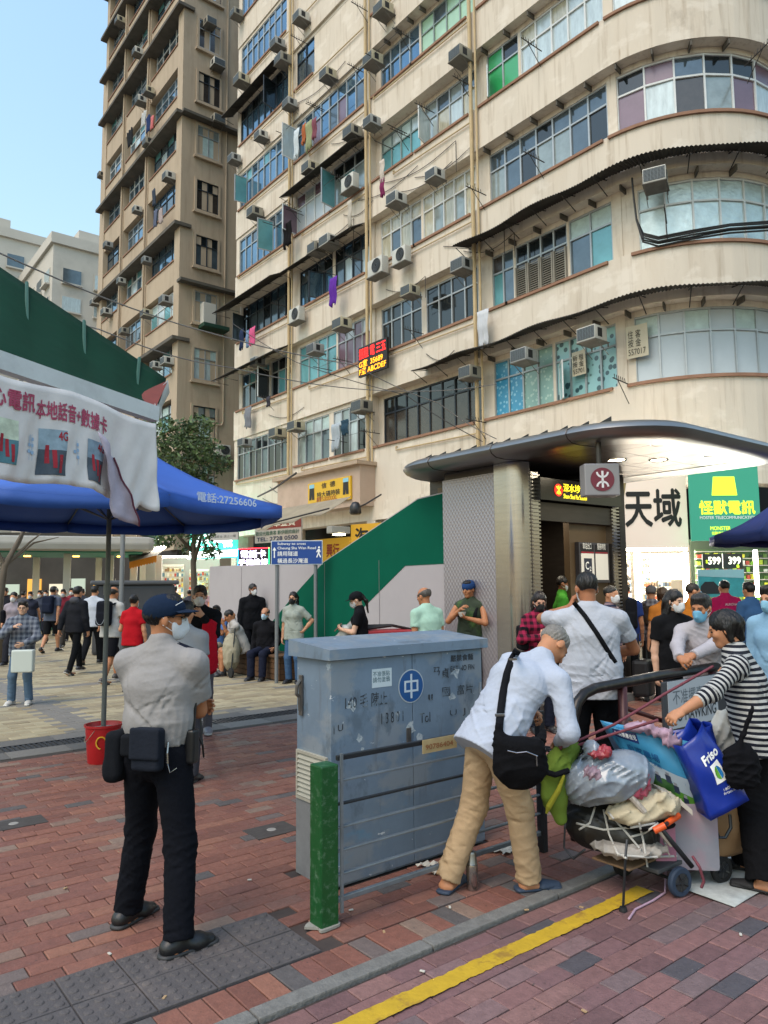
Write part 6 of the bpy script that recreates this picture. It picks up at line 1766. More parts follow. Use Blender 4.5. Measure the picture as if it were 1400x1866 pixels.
# striped shop awnings
aw = empty('shop_awning', D(510, 920, 21), 'grubby cream fabric awning under the beige block', 'awning')
a0, a1 = D(450, 938, 21.5), D(640, 905, 19.6); b0, b1 = D(470, 960, 19.6), D(600, 925, 18.4)
MB().grid([[a0.lerp(a1, i / 8) for i in range(9)], [b0.lerp(b1, i / 8) + Vector((0, 0, -.1 - .04 * math.sin(i * 2))) for i in range(9)]]).build('fabric', mat('awning_cream', '#8f8470', .9, var=.2, scale=3), aw, solid=.01)
MB().tube([b0, b1 + Vector((0, 0, -.02))], .02, 6).build('rail', rk_m, aw)
aw = empty('shop_awning', D(270, 1010, 27), 'orange fringed shop awning left of the lit shop', 'awning')
a0, a1 = D(232, 1000, 30), D(318, 985, 30); b0, b1 = D(236, 1024, 27.5), D(286, 1012, 27.5)
MB().grid([[a0.lerp(a1, i / 6) for i in range(7)], [b0.lerp(b1, i / 6) for i in range(7)]]).build('fabric', mat('awning_grey', '#93887a', .9), aw, solid=.01)
MB().grid([[b0.lerp(b1, i / 20) for i in range(21)], [b0.lerp(b1, i / 20) + Vector((0, 0, -.22 - .05 * (i % 2))) for i in range(21)]]).build('fringe', mat('awning_orange', '#c57a1c', .8), aw, solid=.01)

# pavilion far left ---------------------------------------------------
pv = empty('pavilion', D(120, 1065, 26), 'pale flat roofed pavilion with white columns and a teal ceiling, far left', 'pavilion'); pv.location.z = 0
conc = mat('pavilion_conc', '#9b9a94', .85, var=.1, scale=1); teal_m = mat('teal_ceiling', '#1f7a66', .5)
a = D(-60, 1065, 24); b = D(282, 1065, 26); ux = Vector((b.x - a.x, b.y - a.y, 0)); L_ = ux.length; ux.normalize(); nn = Vector((-ux.y, ux.x, 0))
R_ = Matrix((ux, nn, Vector((0, 0, 1)))).transposed(); o_ = Vector((a.x, a.y, 0))
MB().bevbox((0, 0, 2.95), (L_, 6, 3.45), .22, R=R_, o=o_).build('roof', conc, pv)
MB().box((.4, .5, 2.90), (L_ - .4, 5.5, 2.945), R=R_, o=o_).build('ceiling', teal_m, pv)
for x, y in ((.7, 1), (1.6, 5), (2.9, 1.5), (3.9, 5), (4.35, 2.6), (5.2, 2.6), (5.6, 5), (6.1, 2.6), (L_ - .6, 5)):
 MB().bevbox((x - .12, y - .12, 0), (x + .12, y + .12, 2.9), .02, R=R_, o=o_).build('column', mat('column_white', '#b5b2a8', .8), pv)
for i in range(10):
 MB().box((.8 + i * .6, 5.2, 0), (1.3 + i * .6, 5.3, 1.1), R=R_, o=o_).build('railing_panel', mat('railing_green', '#1d4a3a', .5), pv)
for i, x in enumerate((1.4, 3.1, 4.7)):
 MB().cyl(o_ + R_ @ Vector((x, 3.5, 2.86)), o_ + R_ @ Vector((x, 3.5, 2.90)), .12, n=12).build('ceiling_lamp', lamp_mat('warm_bulb', '#ffb24a', 6), pv)
ar = MB(); rows = []
for i in range(13):
 t = math.pi * i / 12; rows.append([o_ + R_ @ Vector((2.6 + 3.4 * math.cos(t) * 1.0, y, 3.45 + .75 * math.sin(t))) for y in (1.0, 5.0)])
ar.grid(rows).build('arched_roof', mat('arch_teal', '#3f6a62', .6), pv, solid=.06)
# dim frontage behind the pavilion so the far street closes
fs = empty('street_frontage', (0, 50, 0), 'dim row of far shopfronts beyond the pavilion', 'shopfront')
panel(fs, -80, 300, 44, 0, 5, mat('far_front', '#3b3834', .9, var=.4, scale=.6), 'frontage', .4)
for i in range(9):
 panel(fs, -70 + i * 40, -45 + i * 40, 43.2, .9 + .2 * (i % 3), 1.9 + .3 * (i % 2), lamp_mat('far_lit_%d' % (i % 3), ['#c98f3a', '#b8b09a', '#8f9a8c'][i % 3], .6), 'lit_window', .1)
# dark grey rounded kiosk box behind the pole
kb = empty('kiosk', D(245, 1065, 19.5), 'dark grey metal kiosk box behind the walking crowd', 'kiosk'); kb.location.z = 0
p = kb.location; MB().bevbox((-1.0, -.6, 0), (1.0, .6, 1.75), .08, R=Matrix.Rotation(-.3, 3, 'Z'), o=p).build('body', mat('kiosk_grey', '#3a3b3f', .5, var=.15, scale=3), kb)
MB().bevbox((-1.08, -.68, 1.75), (1.08, .68, 1.86), .04, R=Matrix.Rotation(-.3, 3, 'Z'), o=p).build('lid', mat('kiosk_lid', '#4a4c50', .5), kb)
lp = empty('lamp_post', D(222, 1065, 17.5), 'grey lamp post standing behind the umbrella pole', 'lamp post'); lp.location.z = 0
p = lp.location; MB().cyl((p.x, p.y, 0), (p.x, p.y, 1.35), .10, .095, 14).build('base', mat('post_grey', '#76797c', .5, metal=.4), lp)
MB().cyl((p.x, p.y, 1.35), (p.x, p.y, 3.8), .055, n=12).build('shaft', mat('post_grey', '#76797c', .5, metal=.4), lp)

# trees -----------------------------------------------------------------
leaf_ms = [mat('leaf_a', '#455a35', .6, var=.3, scale=3), mat('leaf_b', '#5a7040', .6, var=.3, scale=3), mat('leaf_c', '#33482a', .6, var=.3, scale=3)]
bark = mat('bark', '#5b5145', .9, var=.3, scale=8, bump=.6, bscale=25, stretch=(1, 1, .3))
def tree(base, trunk, lobes, label, n_leaf, seed, ls=.09):
 r = np.random.default_rng(seed); t = empty('tree', base, label, 'tree')
 T = MB(); P = [Vector(p) for p in trunk[0][0]]
 for pts, r0, r1 in trunk:
  k = len(pts); T.tube(pts, [r0 + (r1 - r0) * i / (k - 1) for i in range(k)], 8)
 T.build('trunk', bark, t, smooth=True)
 vs, fs_, ms_ = [], [], []
 for (c, rad, den) in lobes:
  m = int(n_leaf * den)
  for _ in range(m):
   d = r.normal(size=3); d /= np.linalg.norm(d); rr = r.uniform(.25, 1) ** .5
   # clumps
   q = np.array(c) + d * np.array(rad) * rr + r.normal(0, .05, 3)
   a = r.normal(size=3); a /= np.linalg.norm(a); b = np.cross(a, r.normal(size=3)); b /= np.linalg.norm(b)
   l = ls * r.uniform(.6, 1.3); w = l * .42
   i0 = len(vs); vs += [q - a * l * .5, q + b * w * .5, q + a * l * .5, q - b * w * .5]; fs_.append((i0, i0 + 1, i0 + 2, i0 + 3)); ms_.append(int(r.integers(0, 3)))
 me = np_mesh('crown', np.array(vs), np.array(fs_), leaf_ms, False); me.polygons.foreach_set('material_index', ms_)
 o = bpy.data.objects.new('crown', me); COL.objects.link(o); hang(o, t)
tb_ = G(352, 1172); tx, ty = tb_.x, tb_.y
r_ = np.random.default_rng(3); lob = []
dT = proj((tx, ty, 1.5))[2]
for px, py, rad, den in ((300, 790, .8, 1), (330, 830, .95, 1.2), (290, 840, .7, .9), (362, 815, .7, .8), (363, 775, .45, .45), (395, 845, .45, .35), (330, 880, .8, .9), (290, 900, .7, .6), (360, 880, .6, .6),
       (330, 965, .35, .28), (370, 975, .4, .3), (300, 985, .35, .25), (385, 1005, .32, .25), (350, 940, .45, .3), (310, 955, .4, .3), (345, 1000, .3, .15)):
 c = D(px, py, dT + r_.uniform(-.9, .9)); lob.append(((c.x, c.y, c.z), (rad, rad, rad * .62), den))
top_ = D(335, 850, dT)
tree((tx, ty, 0), [([(tx, ty, -.05), (tx + .03, ty, 1.2), (tx - .02, ty + .03, 2.4), (tx + .0, ty + .05, 3.6), (top_.x, top_.y, top_.z)], .13, .04),
       ([(tx, ty + .03, 2.4), tuple(D(372, 960, dT)), tuple(D(380, 860, dT))], .06, .02), ([(tx, ty + .03, 2.7), tuple(D(310, 960, dT)), tuple(D(295, 850, dT))], .06, .02)],
  lob, 'young street tree with loose foliage behind the blue umbrella', 620, 4, .17)
bt_ = D(12, 1065, 17); bare = empty('tree', (bt_.x, bt_.y, 0), 'thin bare tree trunk at the left edge, in front of the pavilion', 'tree')
MB().tube([(bt_.x, bt_.y, 0), (bt_.x - .15, bt_.y, 1.3), (bt_.x - .05, bt_.y, 2.2), (bt_.x + .3, bt_.y, 3.0)], [.12, .10, .07, .03], 8).build('trunk', bark, bare, smooth=True)
for i, (dx, dz) in enumerate(((.9, 3.15), (.5, 3.5), (-.6, 3.2), (1.1, 2.9))):
 MB().tube([(bt_.x - .05, bt_.y, 2.2), (bt_.x + dx * .5, bt_.y, 2.75), (bt_.x + dx, bt_.y, dz)], [.04, .025, .008], 6).build('branch', bark, bare)
# ------------------------------------------------------------------ umbrella with its bucket, stall canopy, banner, wires
ub = G(187, 1388)
um = empty('market_umbrella', (ub.x, ub.y, 0), 'blue market umbrella on a grey pole standing in a red bucket', 'umbrella')
blue = mat('umbrella_blue', '#2c57a8', .75, var=.08, scale=3, bump=.15, bscale=12)
navy_u = mat('umbrella_under', '#1a2148', .9)
pole_m = mat('pole_grey', '#5e6464', .5, metal=.4, var=.2, scale=8)
MB().cyl((ub.x, ub.y, .02), (ub.x, ub.y, 3.25), .024, n=10).build('pole', pole_m, um)
MB().cyl((ub.x, ub.y, 1.62), (ub.x, ub.y, 1.72), .036, n=10).build('pole_joint', pole_m, um)
tipR = D(514, 922, 7.2); zr = tipR.z; dirR = Vector((tipR.x - ub.x, tipR.y - ub.y, 0)); rad = dirR.length; a0 = math.atan2(dirR.y, dirR.x)
NR = 8; ap = Vector((ub.x, ub.y, zr + .85)); rim = []
for i in range(NR):
 a = a0 + 2 * math.pi * i / NR; k = 1.0 if i % 2 == 0 else .94
 rim.append(Vector((ub.x + rad * k * math.cos(a), ub.y + rad * k * math.sin(a), zr)))
for i in range(NR):
 p, q = rim[i], rim[(i + 1) % NR]; rows = []
 for s_ in range(7):
  f = s_ / 6; row = []
  for j in range(9):
   u = j / 8; e = p.lerp(q, u); sag = .10 * math.sin(math.pi * u) * f; inn = .10 * math.sin(math.pi * u) * f
   pt = ap.lerp(e, f); pt = pt + (Vector((ub.x, ub.y, pt.z)) - pt) * inn * .35; pt.z -= sag * .4 + .12 * math.sin(math.pi * f)
   row.append(pt)
  rows.append(row)
 MB().grid(rows).build('canopy_panel', blue, um, smooth=True, solid=.004)
 e = rows[-1]; MB().grid([e, [v + Vector((0, 0, -.11 - .01 * math.sin(j * 1.1))) for j, v in enumerate(e)]]).build('valance', blue, um, smooth=True, solid=.004)
 MB().tube([ap + Vector((0, 0, -.10)), ap.lerp(p, .5) + Vector((0, 0, -.16)), p + Vector((0, 0, -.02))], .009, 5).build('rib', pole_m, um)
 MB().tube([Vector((ub.x, ub.y, zr - .1)), ap.lerp(p, .5) + Vector((0, 0, -.17))], .007, 5).build('strut', pole_m, um)
# lettering on the panel facing us, between the tip and the next rib towards the camera
def on_panel(i, u, drop=.05):
 p, q = rim[i], rim[(i + 1) % NR]; return p.lerp(q, u)
best = min((0, NR - 1), key=lambda i: (on_panel(i, .5) - CAM).length)
p, q = rim[best], rim[(best + 1) % NR]
lft, rgt = (p, q) if proj(p)[0] < proj(q)[0] else (q, p)
uxu = (rgt - lft).normalized(); mid = (lft + rgt) / 2; sl = (ap - mid); upu = (sl - uxu * sl.dot(uxu)).normalized()
lw_m = mat('print_pale', '#c9d0dd', .7)
def uplet(px0, px1, tx, h_):
 def at_px(px):
  lo, hi = 0.0, 1.0
  for _ in range(30):
   m_ = (lo + hi) / 2
   if proj(lft.lerp(rgt, m_))[0] < px: lo = m_
   else: hi = m_
  return lo
 a, b = at_px(px0), at_px(px1); L0 = lft.lerp(rgt, a); L1 = lft.lerp(rgt, b)
 lettering('lettering', tx, L0 - upu * .045 + Vector((0, 0, -.035)), uxu, Vector((0, 0, 1)) * .98 + upu * .1, 1, lw_m, um, width=(L1 - L0).length, height=h_, bold=.02, off=.03)
uplet(232, 300, '東 洋 傘', .10)
uplet(350, 458, '電話:27256606', .085)
# bucket
bk = empty('bucket', (ub.x, ub.y, 0), 'red plastic bucket filled with cement holding the umbrella pole', 'bucket')
redp = mat('bucket_red', '#a3161c', .4, var=.08, scale=5)
MB().lathe([(.0, .0), (.135, .0), (.14, .01), (.168, .34), (.18, .345), (.18, .365), (.166, .365), (.16, .33), (.15, .31)], (ub.x, ub.y, 0), 28).build('pail', redp, bk, smooth=True, auto=True)
MB().lathe([(.0, .325), (.16, .32)], (ub.x, ub.y, 0), 28).build('cement', mat('cement', '#8f8b86', .9, bump=.4), bk)
MB().tube([(ub.x + .175 * math.cos(a), ub.y + .175 * math.sin(a) - .02, .33 - .12 * math.sin(t)) for t, a in ((0, 2.2), (.6, 2.4), (1.2, 2.7), (1.57, 3.0), (2, 3.3), (2.6, 3.6), (3.14, 3.9))], .004, 5).build('handle', steel, bk)
cA = math.atan2(-ub.y, -ub.x); ring = [(ub.x + .168 * math.cos(cA - .1 + .34 * math.cos(t) * .8), ub.y + .168 * math.sin(cA - .1 + .34 * math.cos(t) * .8), .21 + .055 * math.sin(t)) for t in np.linspace(0, 4.6, 14)]
MB().tube(ring, .007, 5).build('yellow_mark', mat('mark_yellow', '#c99a1c', .6), bk)

# second umbrella at the right edge
c = D(1420, 1065, 11.5); u2_ = empty('market_umbrella', (c.x, c.y, 0), 'dark blue umbrella entering at the right edge before the green sign', 'umbrella')
navy2 = mat('umbrella_navy', '#1c2c66', .75, var=.1, scale=3)
MB().cyl((c.x, c.y, 0), (c.x, c.y, 3.0), .022, n=8).build('pole', pole_m, u2_)
for i in range(8):
 a, b = 2 * math.pi * i / 8 + .2, 2 * math.pi * (i + 1) / 8 + .2; A3, B3 = Vector((c.x + 1.0 * math.cos(a), c.y + 1.0 * math.sin(a), 2.42)), Vector((c.x + 1.0 * math.cos(b), c.y + 1.0 * math.sin(b), 2.42)); T3 = Vector((c.x, c.y, 2.92))
 MB().grid([[T3.lerp(A3.lerp(B3, u), f) + Vector((0, 0, -.06 * math.sin(math.pi * f) - .05 * math.sin(math.pi * u) * f)) for u in np.linspace(0, 1, 5)] for f in np.linspace(0, 1, 5)]).build('canopy_panel', navy2, u2_, smooth=True, solid=.004)
 MB().grid([[A3.lerp(B3, u) + Vector((0, 0, -.05 * math.sin(math.pi * u))) for u in np.linspace(0, 1, 5)], [A3.lerp(B3, u) + Vector((0, 0, -.13 - .03 * math.sin(math.pi * u))) for u in np.linspace(0, 1, 5)]]).build('valance', navy2, u2_, smooth=True, solid=.004)

# green stall canopy -----------------------------------------------------
sc_ = empty('stall_canopy', D(100, 1065, 4.6), 'dark green stall canopy with a white front beam and folding arms, upper left', 'stall canopy'); sc_.location.z = 0
BL, BR = D(-70, 628, 3.75), D(283, 750, 5.0)
EL, ER = D(-60, 447, 5.6), D(303, 690, 6.0)
tarp = mat('tarp_green', '#0e3325', .8, var=.2, scale=2.5, bump=.3, bscale=8, dirt='#0d2c20', dscale=1.5, spec=.08)
n1_, n2q = 10, 14
rows = [[(BL.lerp(BR, j / n2q)).lerp(EL.lerp(ER, j / n2q), i / n1_) + Vector((0, 0, -.05 * math.sin(math.pi * i / n1_) * (1 + .4 * math.sin(j * 1.7)))) for j in range(n2q + 1)] for i in range(n1_ + 1)]
MB().grid(rows).build('tarp', tarp, sc_, smooth=True, solid=.006)
wb = mat('beam_white', '#c6cacb', .5, var=.1, scale=4, dirt='#8f8f92', dscale=3)
def beam(a, b, h_, t_, name, m, parent):
 d = (b - a).normalized(); s_ = d.cross(Vector((0, 0, 1))).normalized() * t_; up = Vector((0, 0, h_))
 return MB().prism([a - s_ - up * .5, a + s_ - up * .5, a + s_ + up * .5, a - s_ + up * .5], b - a).build(name, m, parent)
beam(BL + Vector((0, 0, -.02)), BR + Vector((0, 0, -.02)), .10, .035, 'front_beam', wb, sc_)
for f in (.30, .62, .88):
 MB().tube([rows[0][int(f * n2q)] + Vector((0, 0, -.03)), rows[n1_ // 2][int(f * n2q)] + Vector((0, 0, -.035)), rows[n1_][int(f * n2q)] + Vector((0, 0, .02))], .014, 6).build('cross_bar', mat('bar_green', '#1c4a3a', .6), sc_)
zig = MB(); pts = []
Z0, Z1 = D(-20, 640, 4.3), D(150, 725, 5.0)
for i in range(11):
 p = Z0.lerp(Z1, i / 10); pts.append(p + Vector((0, 0, .11 if i % 2 else -.02)))
zig.tube(pts, .012, 6); zig.build('folding_arm', mat('arm_black', '#15181a', .5), sc_)
# end flap: white strip and red inner face
q0, q1, q2, q3 = BR + Vector((0, 0, .03)), D(306, 692, 5.95), D(309, 716, 5.9), D(292, 762, 5.0)
MB().grid([[q0, D(280, 720, 5.45), q1], [q3, D(296, 740, 5.42), q2]]).build('end_flap', mat('flap_white', '#b2b3ae', .8, var=.15, scale=6), sc_, smooth=True, solid=.004)
MB().poly([BR + Vector((0, 0, .02)), D(306, 694, 5.97), D(225, 728, 5.05)]).build('end_panel', mat('flap_red', '#6e2c22', .8, var=.2, scale=8), sc_, solid=.004)
# banner hanging below the beam ------------------------------------------
bn_ = empty('banner', D(120, 850, 4.6), 'faded white phone card banner with pink and red printing hung from the stall', 'banner')
ban_m = mat('banner_cloth', '#d6d0ce', .85, var=.10, scale=6, bump=.5, bscale=9, dirt='#b89fa8', dscale=2.5, damt=.35)
TL, TR = BL + Vector((0, 0, -.09)), BL.lerp(BR, .97) + Vector((0, 0, -.09))
ud = (TR - TL).normalized(); nd = Vector((ud.y, -ud.x, 0)).normalized()
if nd.dot(CAM - TL) < 0: nd = -nd
LT = (TR - TL).length
def BP(u, v, e=0.0):
 """u along the beam 0..1, v metres down"""
 w = .012 * math.sin(u * 31 + v * 3) * (v * 2 + .3) + .018 * math.sin(u * 13 + 1) * v * 2 + .008 * math.sin(u * 60 + v * 20) * (v * 2.)
 return TL + ud * LT * u + Vector((0, 0, -v - .02 * math.sin(u * 9))) + nd * (.05 + w + e)
NU, NV = 90, 16
def bot(u):
 b = .55
 if u > .86: b = .57 + .02 * math.sin(u * 40)
 if .74 < u < .90: b = .55 + .11 * math.exp(-((u - .83) / .045) ** 2)
 return b
rows = [[BP(.02 + .98 * i / NU, bot(.02 + .98 * i / NU) * j / NV) for i in range(NU + 1)] for j in range(NV + 1)]
MB().grid(rows).build('cloth', ban_m, bn_, smooth=True, solid=.003)
fl = mat('banner_fold', '#a9a8a2', .85, var=.25, scale=8, bump=.4, bscale=12, dirt='#4a4a4c', dscale=4, damt=.6)
MB().grid([[BP(.80 + .195 * i / 16, bot(.80 + .195 * i / 16) * (.02 + .98 * j / 10) , -.06) for i in range(17)] for j in range(11)]).build('back_cloth', fl, bn_, smooth=True, solid=.003)
# the torn flap that folds over the front
rows = [[BP(.60 + .13 * a + .13 * b + .05 * math.sin(3 * a) * b, .20 + .47 * b * (1 + .05 * a) + .10 * a * (1 - b), .035 + .02 * math.sin(5 * a + 3 * b)) for a in np.linspace(0, 1, 12)] for b in np.linspace(0, 1, 14)]
MB().grid(rows).build('torn_flap', mat('flap_lilac', '#b3a9b8', .85, var=.15, scale=9, bump=.4, bscale=12), bn_, smooth=True, solid=.003)
ed = [BP(.60 + .13 + .13 * b + .05 * math.sin(3) * b, .20 + .47 * b * 1.05 + .10 * (1 - b), .042 + .02 * math.sin(5 + 3 * b)) for b in np.linspace(0, 1, 14)]
MB().tube(ed, .006, 5).build('torn_hem', mat('hem_maroon', '#5e2a3c', .8), bn_)
pink = mat('print_pink', '#a5435e', .8); redm = mat('print_bred', '#9c2230', .8); lb_ = mat('print_lblue', '#8fa9c4', .8)
def blet(tx, u0, u1, v, h_, m, bold=.03):
 """lettering that lies on the rippled cloth"""
 o = lettering('lettering', tx, (0, 0, 0), (1, 0, 0), (0, 1, 0), 1, m, None, width=1, height=1, bold=bold, off=0)
 me = o.data; n = len(me.vertices); co = np.empty(n * 3, np.float32); me.vertices.foreach_get('co', co); co = co.reshape(-1, 3)
 for i in range(n): me.vertices[i].co = BP(u0 + (u1 - u0) * co[i, 0], v - h_ * co[i, 1], .007)
 me.update(); hang(o, bn_)
blet('一心電訊', .04, .30, .16, .105, pink); blet('本地話音+數據卡', .31, .68, .185, .105, pink)
for u0, u1, v0, v1, c1_, c2_ in ((.125, .225, .22, .46, '#c3cdb8', '#4f7b86'), (.33, .455, .24, .50, '#8fa3b0', '#4a5560'), (.57, .66, .25, .50, '#8a9fb0', '#4a5560')):
 for (va, vb, c) in ((v0, v0 + (v1 - v0) * .45, c1_), (v0 + (v1 - v0) * .45, v1, c2_)):
  MB().grid([[BP(u0 + (u1 - u0) * i / 8, va + (vb - va) * j / 5, .005) for i in range(9)] for j in range(6)]).build('printed_picture', mat('pic_' + c, c, .8, var=.35, scale=18), bn_, smooth=True)
 for i in range(3):
  uu = u0 + (u1 - u0) * (.25 + .22 * i); MB().grid([[BP(uu + (u1 - u0) * .13 * a, v0 + (v1 - v0) * (.35 + .1 * i + .4 * b), .0065) for a in (0, .5, 1)] for b in (0, .33, .66, 1)]).build('printed_figure', redm, bn_)
blet('4G', .415, .455, .30, .05, redm); blet('4G', .625, .66, .31, .05, redm); blet('半年', .285, .31, .42, .14, lb_); blet('一年', .50, .525, .42, .14, lb_)
# overhead wires -----------------------------------------------------------
def wire(pts, r, label, m=None, sag=.0):
 P = []
 for a, b in zip(pts[:-1], pts[1:]):
  for i in range(12):
   f = i / 12; P.append(a.lerp(b, f) + Vector((0, 0, -sag * math.sin(math.pi * f))))
 P.append(pts[-1])
 tag(MB().tube(P, r, 5).build('overhead_wire', m or mat('wire_grey', '#6d6a68', .6)), label, 'wire')
wire([D(-30, 448, 9), D(330, 592, 13), D(645, 665, 16), D(800, 735, 17.6), D(905, 800, 18.0)], .012, 'pale overhead wire running from upper left to above the canopy', sag=.06)
wire([D(-30, 508, 8), D(180, 600, 10), D(420, 670, 13), D(700, 712, 17), D(905, 700, 18.6)], .010, 'lower pale overhead wire crossing the brown block', sag=.08)
wire([D(425, 590, 26), D(540, 660, 22), D(740, 720, 19), D(880, 805, 18)], .012, 'dark overhead wire dropping past the electronic sign', mat('wire_dark', '#2c2927', .6), sag=.05)
wire([D(470, 905, 24), D(500, 890, 22), D(540, 862, 20)], .03, 'thick black cable rising to the fascia edge', mat('wire_dark', '#2c2927', .6))
# ------------------------------------------------------------------ utility cabinet, green post, railings
cab = empty('utility_cabinet', (3.05, 3.76, 0), 'grey blue steel utility cabinet with a round blue emblem and scraped lettering', 'cabinet')
cm_ = mat('cabinet_paint', '#6c7e90', .5, metal=.1, var=.16, scale=4, bump=.12, bscale=18, rvar=.12)
for a in (('#858b90', 2.6, .54, .60, (1, 1, 1.3), .6), ('#54626f', 3.4, .56, .62, (1.2, 1.2, .7), .7), ('#4a86aa', 2.1, .64, .74, (1, 1, 2.2), .5), ('#54565a', 5.0, .60, .74, (2.5, 2.5, .35), .5), ('#6f5b48', 7, .67, .76, (2, 2, .2), .4), ('#c9ccd0', 15, .70, .715, (1, 1, 1.8), .8)): layer(cm_, *a)
X0, X1, Y0, Y1, HB = 2.44, 3.67, 3.57, 3.955, 1.285
MB().bevbox((X0 + .004, Y0 + .012, .0), (X1 - .004, Y1 - .012, HB - .01), .006).build('body', cm_, cab)
MB().bevbox((X0, Y0, .015), (3.052, Y0 + .0115, HB - .02), .003).build('door', cm_, cab)
MB().bevbox((3.057, Y0, .015), (X1, Y0 + .0115, HB - .02), .003).build('door', cm_, cab)
MB().bevbox((X0 - .006, Y0 + .02, .0), (X0 + .003, Y1 - .02, .43), .003).build('plinth_panel', mat('plinth', '#78797a', .8, var=.2, scale=5, dirt='#55565a', dscale=4, damt=.6), cab)
lid = MB()
lx0, lx1, ly0, ly1 = X0 - .03, X1 + .035, Y0 - .03, Y1 + .035
lid.prism([(lx0, ly0, HB - .015), (lx0, ly1, HB - .015), (lx0, ly1, HB + .085), (lx0, ly0, HB + .045)], (lx1 - lx0, 0, 0)); lid.build('lid', cm_, cab)
lv = mat('louvre_buff', '#a09c8e', .6, var=.1, scale=6)
lf = MB()
for a, b, c, d in ((3.605, 3.925, .435, .452), (3.605, 3.925, .700, .717), (3.605, 3.622, .452, .70), (3.908, 3.925, .452, .70)): lf.box((X0 - .014, a, c), (X0 + .004, b, d))
lf.build('vent_frame', lv, cab)
for i in range(9): MB().prism([(X0 - .002, 3.622, .458 + i * .027), (X0 - .016, 3.622, .456 + i * .027), (X0 - .002, 3.622, .480 + i * .027)], (0, .286, 0)).build('vent_slat', lv, cab)
for z in (.25, .95): MB().cyl((X1 - .02, Y0 - .006, z), (X1 - .02, Y0 - .006, z + .09), .008, n=8).build('hinge', cm_, cab)
MB().bevbox((3.00, Y0 - .008, .72), (3.035, Y0 + .002, .82), .003).build('lock_plate', mat('latch_steel', '#6f6b68', .4, metal=.7, var=.3, scale=20), cab)
hm = mat('latch_steel', '#6f6b68', .4, metal=.7, var=.3, scale=20)
MB().bevbox((X0 - .012, 3.865, .92), (X0 + .002, 3.90, 1.16), .004).build('latch_plate', hm, cab)
MB().tube([(X0 - .012, 3.88, 1.13), (X0 - .035, 3.88, 1.10), (X0 - .04, 3.88, 1.05), (X0 - .018, 3.88, 1.03), (X0 - .015, 3.88, .95)], .011, 7).build('latch_handle', hm, cab)
def CP(px, py): p = AY(px, py, Y0); return p.x, p.z
lc = CP(749, 1250); rr = (CP(772, 1250)[0] - CP(726, 1250)[0]) / 2
def disc(c, r, e, m, name, n=36): MB().prism([(c[0] + r * math.cos(t), Y0 - e, c[1] + r * math.sin(t)) for t in np.linspace(0, 6.2832, n + 1)[:-1]], (0, .0012, 0)).build(name, m, cab)
disc(lc, rr, .0025, mat('emblem_rim', '#a9b0b4', .5), 'emblem_rim'); disc(lc, rr * .93, .004, mat('emblem_deep_blue', '#1d4f86', .45, var=.12, scale=20), 'emblem_disc')
em = MB(); s_ = rr
def er(x0, x1, z0, z1): em.box((lc[0] + x0 * s_, Y0 - .0055, lc[1] + z0 * s_), (lc[0] + x1 * s_, Y0 - .0040, lc[1] + z1 * s_))
er(-.07, .07, -.72, .72); er(-.55, -.07, .22, .34); er(.07, .55, .22, .34); er(-.55, -.07, -.34, -.22); er(.07, .55, -.34, -.22); er(-.55, -.42, -.22, .22); er(.42, .55, -.22, .22)
em.build('emblem_mark', mat('emblem_white', '#b9c4cc', .5), cab)
gb = layer(mat('graffiti_black', '#2a2f36', .6), '#75828c', 24, .53, .60, (1, 1, 1), .8)
def clet(tx, px0, py1, px1, py0, m=gb, bold=.0):
 a = CP(px0, py1); b = CP(px1, py1); t_ = CP(px0, py0)
 lettering('lettering', tx, (a[0], Y0 - .0015, a[1]), (1, 0, 0), (0, 0, 1), 1, m, cab, width=b[0] - a[0], height=t_[1] - a[1], bold=bold, off=.001)
clet('嚴禁食麵', 821, 1206, 862, 1194, bold=.02); clet('EAT NO FIN', 821, 1224, 864, 1214, bold=.01); clet('貞', 805, 1236, 818, 1218, bold=.01); clet('ㄢ', 790, 1232, 802, 1216)
clet('140 毛 陳止', 629, 1294, 706, 1268); clet('國  富片', 806, 1270, 862, 1252); clet('1 3 8 0 1', 695, 1320, 735, 1300); clet('Tol', 765, 1318, 784, 1300); clet('∪  J', 820, 1308, 848, 1294); clet('| U', 608, 1338, 625, 1322); clet('u', 781, 1276, 788, 1266, bold=.03)
a = CP(678, 1254); b = CP(714, 1254); t_ = CP(678, 1220)
MB().box((a[0], Y0 - .0016, a[1]), (b[0], Y0 - .0006, t_[1])).build('sticker', mat('sticker_white', '#bac6cb', .6), cab)
lettering('lettering', '不准張貼\n請勿塗鴉', (a[0] + .006, Y0 - .0018, a[1] + .03), (1, 0, 0), (0, 0, 1), 1, mat('sticker_ink', '#2f5660', .6), cab, width=(b[0] - a[0]) * .86, height=(t_[1] - a[1]) * .6, off=.001)

rs_ = random.Random(9); res_m = layer(mat('paper_residue', '#a9b0b3', .8), '#7d8a94', 30, .5, .55, (1, 1, 1), .8)
for px, py, w_ in ((640, 1285, .05), (700, 1245, .03), (725, 1300, .025), (655, 1345, .03), (660, 1365, .02), (830, 1225, .05), (825, 1270, .04), (600, 1215, .03), (700, 1195, .02), (765, 1345, .05), (748, 1330, .06)):
 c = CP(px, py); MB().poly([(c[0] + w_ * rs_.uniform(.4, 1) * math.cos(t), Y0 - .0009, c[1] + w_ * rs_.uniform(.3, 1) * math.sin(t)) for t in np.linspace(0, 6.2832, 12)[:-1]]).build('paper_residue', res_m, cab)
post = empty('bollard_post', (2.175, 3.245, 0), 'square bright green steel post with chipped paint beside the cabinet', 'post')
gpm = mat('post_green', '#07481e', .45, var=.08, scale=6, bump=.06, bscale=20, dirt='#8fa995', dscale=26, damt=.5, sharp=.16)
MB().bevbox((2.122, 3.192, 0), (2.228, 3.298, .79), .008).build('post', gpm, post)
